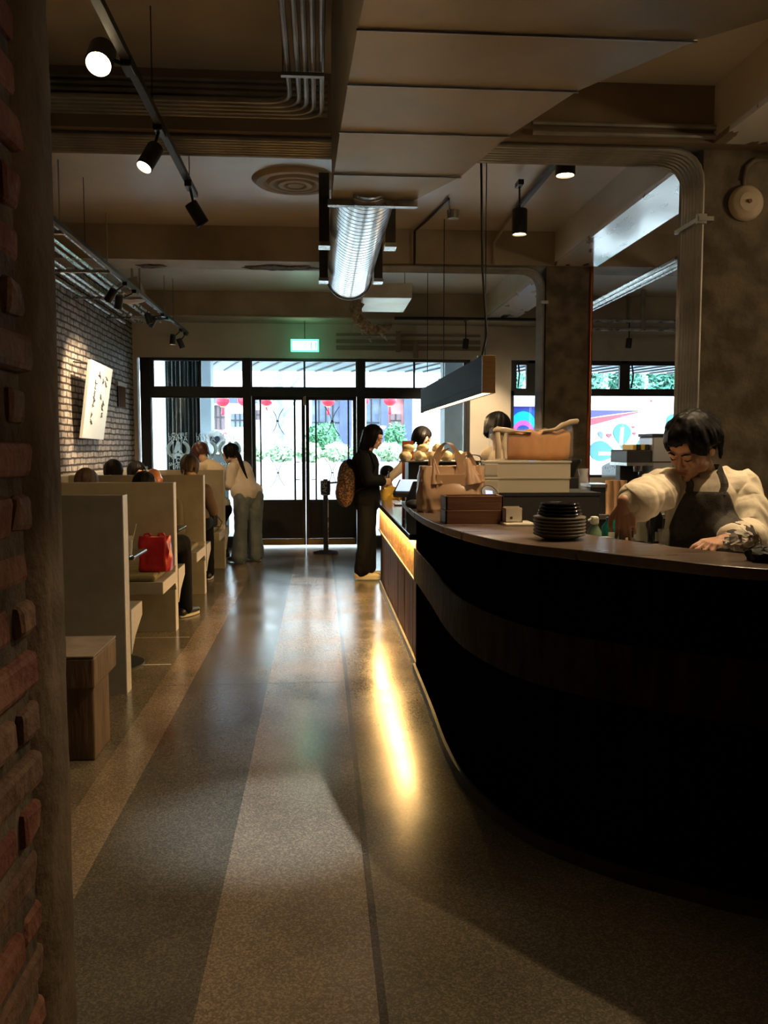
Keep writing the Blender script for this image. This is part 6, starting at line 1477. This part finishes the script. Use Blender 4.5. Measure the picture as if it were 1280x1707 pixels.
    if bottom and legs:
        mb = MB(); cap(mb, hp[0], .105 * s, hp[1], .105 * s); cap(mb, P_['pelvis'] + up * .06, .118 * s, P_['pelvis'], .12 * s)
        flare = J.get('flare', .062)
        for i in (0, 1):
            a2 = an[i] + V((0, 0, J.get('cuff', .0))); chain(mb, [hp[i], kn[i], a2], [.104 * s, .076 * s, flare * s])
        fuse(mb, 'trousers', bottom, root, vox, 4, .5, wrinkler(wr, 9, top_seed + 3))
    if shoes and legs:
        tdir = V(J.get('toe', (0, -1, 0))).normalized()
        for i in (0, 1):
            b_ = an[i]; z0 = b_.z - .075; mb = MB(); heel = V((b_.x, b_.y, z0)) - tdir * .05; tip = V((b_.x, b_.y, z0)) + tdir * .165
            cap(mb, heel + V((0, 0, .042)), .040, tip + V((0, 0, .030)), .028); cap(mb, V((b_.x, b_.y, z0 + .06)), .042, b_, .040)
            shoe_ = fuse(mb, 'shoe', shoes, root, .006, 2); so = MB(); 
            sdv = V((-tdir.y, tdir.x, 0)); pts = []
            for k in range(20):
                t = 2 * pi * k / 20; c_ = heel.lerp(tip, .5); ln = (tip - heel).length / 2 + .03; p = c_ + tdir * ln * cos(t) + sdv * .043 * sin(t); pts.append((p.x, p.y))
            so.prism(pts, z0 + .0, z0 + .02, 'Z').build('sole', mat('shoe_sole', (.5, .47, .4, 1), None, 5, .6), shoe_)
    return root, Mh, P_

# ---------------- the barista
Yb = 3.42
J = dict(pelvis=at(1172, 1000, Y=3.5), chest=at(1170, 815, Y=3.47), neck=at(1173, 790, Y=3.46), head=at(1154, 747, Y=3.40), face=(-.76, -.50, -.50),
         side=(.98, -.18, 0), shw=.165,
         el=[at(1258, 893, Y=3.30), at(1082, 832, Y=3.22)], wr=[at(1206, 902, Y=3.07), at(1040, 840, Y=3.16)],
         kn=[(1.72, 3.42, .50), (1.50, 3.42, .50)], an=[(1.72, 3.52, .08), (1.50, 3.52, .08)], toe=(-.2, -1, 0), roll=.10, hs=1.05, topname='shirt',
         hand=[dict(d=at(1150, 912, Y=2.98) - at(1206, 902, Y=3.07), palm=(-.1, .15, -1), t=-1, curls=(.35, .45, .55, .6), thumb=.6), dict(d=V((.10, -.02, -1)), palm=(.25, .9, -.1), t=-1, curls=(.55, .38, .32, .5), thumb=.6)])
SHIRT = mat('cream_cotton', (.62, .54, .40, 1), (.70, .62, .47, 1), 5, .8, bump=.15, bscale=60)
APR = mat('grey_brown_apron', (.030, .024, .018, 1), (.05, .042, .032, 1), 40, .85, bump=.3, bscale=160)
def hemB(ph):
    a = min(ph, 2 * pi - ph)
    left = ph < pi
    if a < .50: return .066
    if a < .95: return .040 if left else .028
    if a < 1.35: return .018
    if a < 1.95: return .012
    return -.060
bar_p, MhB, PB_ = person('barista in cream shirt and dark apron, head bowed, working behind the bar', J, SKIN, HAIRB, hemB, SHIRT, mat('black_trousers', (.012, .012, .014, 1), None, 5, .8), BB,
                         vox=.0042, fine=True, hair_kw=dict(n=44, r=.012, puff=1.10, seed=4, post=wrinkler(.008, 14, 2, (1, 1, .6))), wr=.028, sleeve=.72, loose=1.04, s=1.0, hip_len=.05,
                         topext=lambda mb, P_, sh, el, wrs: [cap(mb, sh[1].lerp(el[1], .6), .075, el[1].lerp(wrs[1], .45), .066), cap(mb, sh[0].lerp(el[0], .5), .074, el[0], .068), cap(mb, el[0], .066, el[0].lerp(wrs[0], .35), .060)])
def cuff(p, d, r, th=.012, L_=.03, m=SHIRT, parent=bar_p, nm='rolled_cuff'):
    d = V(d).normalized(); Mq = Matrix.Translation(V(p)) @ d.to_track_quat('Z', 'Y').to_matrix().to_4x4()
    mb = MB(); mb.lathe([(r, -L_ / 2), (r + th, -L_ / 2 + .004), (r + th * 1.2, 0), (r + th, L_ / 2 - .004), (r, L_ / 2), (r - .012, L_ / 2 - .004), (r - .014, -L_ / 2)], (0, 0, 0), 28, Mq)
    o = mb.build(nm, m, parent)
    for v_ in o.data.vertices: v_.co += noise.noise_vector(v_.co * 28) * .007
    shade(o, 80); return o
_el, _wr = J['el'], J['wr']
shirt = [c for c in bar_p.children if c.name.startswith('shirt')][0]
cuff(_el[0].lerp(_wr[0], .70), _wr[0] - _el[0], .044, parent=shirt); cuff(_el[1].lerp(_wr[1], .74), _wr[1] - _el[1], .046, parent=shirt)
# shirt collar
Cn = PB_['neck']; axis = (PB_['head'] - PB_['neck']).normalized() * .4 + V((0, 0, .8)); axis.normalize()
Mq = Matrix.Translation(PB_['chest'].lerp(Cn, .9)) @ axis.to_track_quat('Z', 'Y').to_matrix().to_4x4()
for sx in (-1, 1):
    vs = []; fs = []; n = 14
    for k in range(n + 1):
        a = radians(90) + sx * radians(8 + 150 * (1 - k / n)) + pi
        a = -pi / 2 + sx * radians(18 + 162 * k / n)
        dr = 0.0; x, y = cos(a), sin(a); drop = .050 * (1 - k / n) ** 2
        for (rr, zz) in ((.068, -.010), (.070, .030), (.094, .002 - drop), (.098, -.010 - drop)): vs.append(Mq @ V((x * rr, y * rr, zz)))
    for k in range(n):
        for j in range(3): a_ = k * 4 + j; fs.append((a_, a_ + 1, a_ + 5, a_ + 4))
    o = MB().add(vs, fs).build('collar', SHIRT, shirt); sd = o.modifiers.new('t', 'SOLIDIFY'); sd.thickness = .003; o.data.shade_smooth()
# apron hugging the shirt front
from mathutils.bvhtree import BVHTree
def drape(parent, src, name, m, fwd, side, org, us, vs_, edge, off=.012, thick=.004):
    offw = parent_world(src); me = src.data
    bvh = BVHTree.FromPolygons([v.co + offw for v in me.vertices], [list(p.vertices) for p in me.polygons])
    fwd = V(fwd).normalized(); side = V(side).normalized(); grid = []
    for iv in range(vs_ + 1):
        t = iv / vs_; w_, z = edge(t); row = []
        for iu in range(us + 1):
            u = -1 + 2 * iu / us; c0 = V(org) + side * (w_ * u) + V((0, 0, z)); h = bvh.ray_cast(c0 + fwd * 1.0, -fwd, 1.6)
            row.append((c0, h[0]))
        grid.append(row)
    allv = []
    dep = [[None if h is None else (h - c0).dot(fwd) for c0, h in r] for r in grid]
    base_d = max([d for r in dep for d in r if d is not None])
    for i, r in enumerate(dep):
        for j in range(len(r)):
            if r[j] is None: r[j] = (dep[i - 1][j] if i else base_d)
            elif i > 3: r[j] = max(r[j], dep[i - 1][j] - .006)
    for i, r in enumerate(grid):
        for j, (c0, h) in enumerate(r): allv.append(c0 + fwd * (dep[i][j] + off) - parent_world(parent))
    for it in range(3):
        nv = list(allv)
        for i in range(1, vs_):
            for j in range(1, us):
                k = i * (us + 1) + j; av = (allv[k - 1] + allv[k + 1] + allv[k - us - 1] + allv[k + us + 1]) / 4; nv[k] = allv[k].lerp(av, .5)
        allv = nv
    fs = [(i * (us + 1) + j, i * (us + 1) + j + 1, (i + 1) * (us + 1) + j + 1, (i + 1) * (us + 1) + j) for i in range(vs_) for j in range(us)]
    me2 = bpy.data.meshes.new(name); me2.from_pydata(allv, [], fs); me2.materials.append(m); me2.shade_smooth()
    o = bpy.data.objects.new(name, me2); COL.objects.link(o); o.parent = parent
    sd = o.modifiers.new('t', 'SOLIDIFY'); sd.thickness = thick; sd.offset = 0; return o
shirt = [c for c in bar_p.children if c.name.startswith('shirt')][0]
org = PB_['chest']; fw = V((-.18, -.98, 0)); sd_ = V((.98, -.18, 0))
apr = drape(bar_p, shirt, 'apron', APR, fw, sd_, org + sd_ * -.012, 24, 40, lambda t: ((.078 + .05 * min(1, t * 4) ** .7 + .015 * t) , -.005 - .60 * t), .016)
def strapx(pts, w_, m, nm, parent):
    vs = []; fs = []
    n = len(pts)
    for p, nn in pts:
        p = V(p); nn = V(nn)
        for s_ in (-1, 1): vs.append(p + nn * s_ * w_ / 2)
    for i in range(n - 1): fs.append((i * 2, i * 2 + 1, i * 2 + 3, i * 2 + 2))
    o = MB().add(vs, fs).build(nm, m, parent); sd = o.modifiers.new('t', 'SOLIDIFY'); sd.thickness = .005; return o
bvh = BVHTree.FromPolygons([v.co + parent_world(bar_p) for v in shirt.data.vertices], [list(p.vertices) for p in shirt.data.polygons])
def on_shirt(p, off=.012):
    h = bvh.find_nearest(V(p)); return h[0] + (V(p) - h[0]).normalized() * off if h[0] is not None else V(p)
for u0, u1 in ((.070, .060), (-.085, -.075)):
    pts = []
    for k in range(9):
        t = k / 8; c0 = org + sd_ * (u0 * (1 - t) + u1 * t) + V((0, 0, -.01 + .125 * t)) + fw * (.17 - .12 * t ** 1.3)
        h = bvh.find_nearest(c0)[0]; pts.append((h + (c0 - h).normalized() * .010 if (c0 - h).length > .001 else c0, sd_))
    strapx(pts, .030, APR, 'apron_strap', apr)
# bracelet and small cloth
wd = (_wr[0] - _el[0]).normalized(); Mq = Matrix.Translation(_wr[0] - wd * .022) @ wd.to_track_quat('Z', 'Y').to_matrix().to_4x4()
MB().lathe([(.028, -.003), (.031, 0), (.028, .003)], (0, 0, 0), 24, Mq).build('bracelet', C_GALVD, bar_p)

# ---------------- woman in black with backpack
BK = mat('black_jacket', (.004, .004, .0045, 1), (.007, .007, .008, 1), 6, .9, spec=.15); BK2 = mat('black_cloth', (.004, .004, .0045, 1), (.006, .006, .007, 1), 6, .9, spec=.15)
CRS = mat('cream_shoe', (.55, .46, .30, 1), (.62, .54, .38, 1), 6, .6)
X0 = .50; Y0 = 9.27
J = dict(pelvis=(.50, Y0, .90), chest=(.475, Y0, 1.31), neck=(.505, Y0, 1.42), head=(.565, Y0 - .01, 1.535), face=(.85, -.35, -.30), side=(.15, .98, 0), shw=.16,
         el=[(.52, Y0 + .20, 1.10), (.50, Y0 - .21, 1.08)], wr=[(.67, Y0 + .07, 1.08), (.66, Y0 - .12, 1.07)], kn=[(.53, Y0 + .10, .49), (.48, Y0 - .08, .49)], an=[(.52, Y0 + .11, .085), (.44, Y0 - .07, .085)], toe=(1, -.05, 0), flare=.085, cuff=.03,
         hand=[dict(palm=(0, -1, 0), curls=(.6, .6, .6, .6)), dict(palm=(0, 1, 0), curls=(.6, .6, .6, .6))], topname='jacket')
def hemLong(ph):
    a = min(ph, 2 * pi - ph); return .065 if a < .75 else (-.10 if a < 1.2 else -.16)
wb, _, _ = person('woman in black jacket with patterned backpack standing at the end of the counter', J, SKIN2, HAIRB, hemLong, BK, BK2, CRS, vox=.008, hip_len=.10, sleeve=.95, wr=.006, loose=1.12, hair_kw=dict(n=30, r=.014, puff=1.06, seed=6))
BP = mat('brown_speckled_fabric', (.035, .018, .010, 1), (.20, .11, .06, 1), 55, .8, contrast=(.48, .56), bump=.5, bscale=50)
bp = thing('backpack', 'dark backpack with speckled brown pattern on the back of the woman in black', 'backpack', (.27, Y0, .82))
mb = MB(); mb.ellip((.285, Y0, 1.06), (.105, .15, .235), 24, 16); mb.ellip((.26, Y0, .95), (.10, .14, .16), 24, 14); fuse(mb, 'bag_body', BP, bp, .008, 4, .5, wrinkler(.010, 12, 4))
mb = MB(); mb.ellip((.315, Y0, 1.20), (.075, .11, .11), 18, 12); fuse(mb, 'bag_flap', BK, bp, .008, 2)
for sy in (-1, 1): shade(MB().tube([(.34, Y0 + sy * .10, 1.24), (.42, Y0 + sy * .13, 1.40), (.52, Y0 + sy * .12, 1.38), (.585, Y0 + sy * .13, 1.22), (.50, Y0 + sy * .17, 1.02), (.36, Y0 + sy * .13, .96)], .013, 8).build('shoulder_strap', BK, bp))
ph_ = rot_box('phone', V((.735, Y0 - .03, 1.10)), .012, .075, .15, 0, 0, C_BLACK, None); tag(ph_, 'dark phone held by the woman in black', 'phone')
# ---------------- child in yellow
YL = mat('yellow_jacket', (.50, .30, .03, 1), (.62, .40, .06, 1), 6, .7)
Y1 = 9.62; cx_ = at(646, 800, Y=Y1).x
J = dict(pelvis=(cx_ + .03, Y1, .62), chest=(cx_ + .02, Y1, .93), neck=(cx_ + .015, Y1, 1.01), head=(cx_, Y1, 1.12), face=(.75, -.6, -.2), side=(.6, .75, 0), shw=.12,
         el=[(cx_ + .17, Y1 + .1, .80), (cx_ - .02, Y1 - .15, .80)], wr=[(cx_ + .20, Y1 - .02, .93), (cx_ + .10, Y1 - .17, .95)], kn=[(cx_ + .08, Y1 + .05, .35), (cx_ - .0, Y1 - .05, .35)], an=[(cx_ + .08, Y1 + .06, .075), (cx_ - .0, Y1 - .05, .075)], toe=(.8, -.5, 0), topname='jacket')
person('child in yellow jacket standing between the counter end and the woman in black', J, SKIN2, HAIRB, lambda ph: .05 if min(ph, 2 * pi - ph) < .7 else -.03, YL, BK2, BB, vox=.009, s=.80, hair_kw=dict(n=26, r=.013, seed=9))
# ---------------- woman in beige beyond the counter
BG = mat('beige_blouse', (.42, .34, .25, 1), (.50, .42, .32, 1), 6, .8)
Y2 = 9.75; cx_ = at(702, 740, Y=Y2).x
J = dict(pelvis=(cx_ + .02, Y2, .92), chest=(cx_, Y2, 1.31), neck=(cx_, Y2, 1.42), head=(cx_ + .005, Y2 - .02, 1.53), face=(.72, -.55, -.38), side=(.85, -.4, 0), shw=.16,
         el=[(cx_ + .22, Y2 - .12, 1.10), (cx_ - .22, Y2 - .1, 1.22)], wr=[(cx_ + .10, Y2 - .28, 1.06), (cx_ - .38, Y2 - .22, 1.09)], kn=[(cx_ + .1, Y2, .5), (cx_ - .07, Y2, .5)], an=[(cx_ + .1, Y2, .08), (cx_ - .07, Y2, .08)], toe=(.3, -.9, 0))
person('woman in beige blouse with short dark hair reaching out beyond the counter', J, SKIN2, HAIRB, lambda ph: .055 if min(ph, 2 * pi - ph) < .8 else -.075, BG, BK2, BB, vox=.009, sleeve=.95, hair_kw=dict(n=30, r=.013, seed=12, puff=1.05))
# ---------------- second barista seen from behind
TN = mat('taupe_shirt', (.22, .17, .12, 1), (.28, .22, .16, 1), 6, .8)
Y3 = 7.0; hx = at(829, 712, Y=Y3).x
def bun(mb): 
    c = at(822, 703, Y=Y3); mb.ellip(tuple(c + V((0, .0, 0))), (.075, .075, .07), 18, 12)
J = dict(pelvis=(hx + .12, Y3 + .05, .95), chest=(hx + .06, Y3 + .03, 1.37), neck=(hx + .02, Y3 + .02, 1.47), head=at(829, 716, Y=Y3), face=(.62, .7, -.3), side=(-.6, .75, 0), shw=.16,
         el=[(hx - .05, Y3 + .26, 1.12), (hx + .25, Y3 - .1, 1.12)], wr=[(hx + .08, Y3 + .36, 1.05), (hx + .30, Y3 + .12, 1.05)], kn=[(hx + .08, Y3 + .12, .5), (hx + .16, Y3, .5)], an=[(hx + .08, Y3 + .12, .08), (hx + .16, Y3, .08)], toe=(.6, .7, 0))
person('person with black hair bun and taupe shirt turned away behind the bread bag', J, SKIN2, HAIRB, lambda ph: .05 if min(ph, 2 * pi - ph) < .7 else -.075, TN, BK2, BB, vox=.008, hair_kw=dict(n=34, r=.014, seed=14, puff=1.08, extra=bun))
# ---------------- girl leaning over the table by the window
JE = mat('grey_blue_jeans', (.10, .135, .16, 1), (.17, .21, .235, 1), 8, .85, bump=.2, bscale=120); BLZ = mat('offwhite_blouse', (.55, .50, .43, 1), (.62, .57, .5, 1), 6, .8)
Yg = 10.72
hd_ = at(385, 757, Y=10.95)
def pony(mb):
    h = hd_; chain(mb, [h + V((.07, -.05, .03)), h + V((.115, -.14, -.03)), h + V((.15, -.235, -.12)), h + V((.19, -.27, -.22)), h + V((.235, -.27, -.33))], [.035, .032, .026, .016, .005])
J = dict(pelvis=at(414, 828, Y=Yg), chest=at(398, 781, Y=10.88), neck=at(393, 771, Y=10.92), head=hd_, face=(-.93, .22, -.28), side=(-.35, -.9, 0.05), hside=(-.9, -.3, 0), shw=.155,
         el=[at(384, 808, Y=10.72), at(376, 806, Y=11.06)], wr=[at(372, 812, Y=10.92), at(364, 806, Y=11.2)], kn=[at(401, 885, Y=Yg - .02), at(426, 884, Y=Yg + .04)], an=[at(399, 929, Y=Yg - .05), at(427, 927, Y=Yg + .1)], toe=(-.7, .5, 0), flare=.10, cuff=.0, topname='blouse')
for k in (0, 1): J['an'][k].z = .085
person('girl in off-white blouse and blue jeans leaning over a booth table, long ponytail', J, SKIN2, HAIRB, lambda ph: .045 if min(ph, 2 * pi - ph) < .8 else -.05, BLZ, JE, mat('brown_shoes', (.08, .05, .035, 1), None, 5, .6), vox=.008, s=1.0, sleeve=.8, wr=.010, loose=1.15, hip_len=.0, hair_kw=dict(n=30, r=.012, seed=17, extra=pony))
# ---------------- seated guests
def seated(label, hx, hy, Y, face, topm, hairm, seatdir=1, hem=None, none=False, skin=SKIN2, lean=.0, kw={}, headz=0, s=1.0, legdir=None, seed=0):
    """head centre given by a sight point, the rest hangs below it; seatdir +1 sits facing the door"""
    h = at(hx, hy, Y=Y); d = V((0, seatdir, 0)); side = V((-seatdir, 0, 0))
    ch = V((h.x, h.y, h.z)) - d * lean + V((0, 0, -.235)); pv = V((h.x + .02, 0, .655)); pv.y = ch.y - d.y * (.05 + lean * .8)
    lg = legdir if legdir is not None else d
    J = dict(pelvis=pv, chest=ch, neck=ch.lerp(h, .45), head=h, face=face, side=side, shw=.165,
             el=[ch + side * .22 + d * .12 + V((0, 0, -.22)), ch - side * .22 + d * .12 + V((0, 0, -.22))], wr=[ch + side * .12 + d * .30 + V((0, 0, -.20)), ch - side * .12 + d * .30 + V((0, 0, -.20))],
             kn=[pv + side * .10 + lg * .40 + V((0, 0, -.03)), pv - side * .10 + lg * .40 + V((0, 0, -.03))], an=[V((pv.x, pv.y, .08)) + side * .11 + lg * .42, V((pv.x, pv.y, .08)) - side * .11 + lg * .42], toe=tuple(lg))
    return person(label, J, skin, hairm, hem or (lambda ph: .04 if min(ph, 2 * pi - ph) < .8 else -.06), topm, BK2, BB, vox=.010, hair_none=none, hair_kw=dict(n=26, r=.013, seed=seed, **kw), s=s)
DK = mat('dark_grey_top', (.03, .03, .033, 1), (.045, .045, .05, 1), 5, .85)
seated('guest with black hair whose head tops the third booth partition at far left', 189, 788, 8.98, (.1, 1, -.3), DK, HAIRB, 1, seed=21)
seated('guest with dark hair facing left above the third booth partition, beside the black-haired head', 228, 789, 9.85, (.75, -.6, -.2), DK, HAIRB, -1, seed=22)
seated('guest in black jacket seated at the edge of the second booth, black hair just showing', 240, 813, 7.28, (-.2, 1, -.5), BK, HAIRB, 1, lean=.16, seed=23, legdir=V((.45, .9, 0)).normalized())
seated('bald guest with shiny head in the second booth, facing the viewer', 256, 802, 8.02, (.15, -1, -.65), mat('olive_top', (.10, .09, .05, 1), None, 5, .8), HAIRB, -1, none=True, skin=mat('tan_skin', (.55, .22, .10, 1), (.6, .26, .12, 1), 6, .28), lean=.14, seed=24)
seated('guest with brown hair at the wall end of the second booth', 144, 808, 7.30, (.1, 1, -.3), DK, HAIRN, 1, seed=25)
seated('guest with short brown hair in the third booth, back of head to the viewer', 316, 780, 9.0, (.0, 1, -.15), mat('brown_top', (.12, .08, .05, 1), None, 5, .8), HAIRN, 1, hem=lambda ph: .03 if min(ph, 2 * pi - ph) < .8 else -.055, seed=26, kw=dict(puff=1.04))
h = at(334, 756, Y=11.15)
def redx(mb, P_, sh, el, wrs): cap(mb, P_['chest'] + V((.02, -.03, -.02)), .13, P_['chest'] + V((.12, -.10, -.08)), .13)
J = dict(pelvis=at(362, 850, Y=10.95) * 1, chest=at(348, 780, Y=11.0), neck=at(341, 768, Y=11.0), head=h, face=(-.75, .5, -.45), side=(-.45, -.85, 0), hside=(-.9, -.3, 0), shw=.17,
         el=[at(325, 815, Y=10.95), at(342, 812, Y=11.3)], wr=[at(310, 815, Y=11.1), at(326, 812, Y=11.35)], kn=[(-1.45, 11.1, .48), (-1.30, 11.2, .48)], an=[(-1.42, 10.95, .08), (-1.25, 11.1, .08)], toe=(-.8, .4, 0))
person('guest with reddish dark hair and cream shirt bending over by the shop window', J, SKIN2, HAIRR, lambda ph: .03 if min(ph, 2 * pi - ph) < .8 else -.06, SHIRT, BK2, BB, vox=.009, topext=redx, wr=.006, hair_kw=dict(n=28, r=.014, seed=28, puff=1.08))
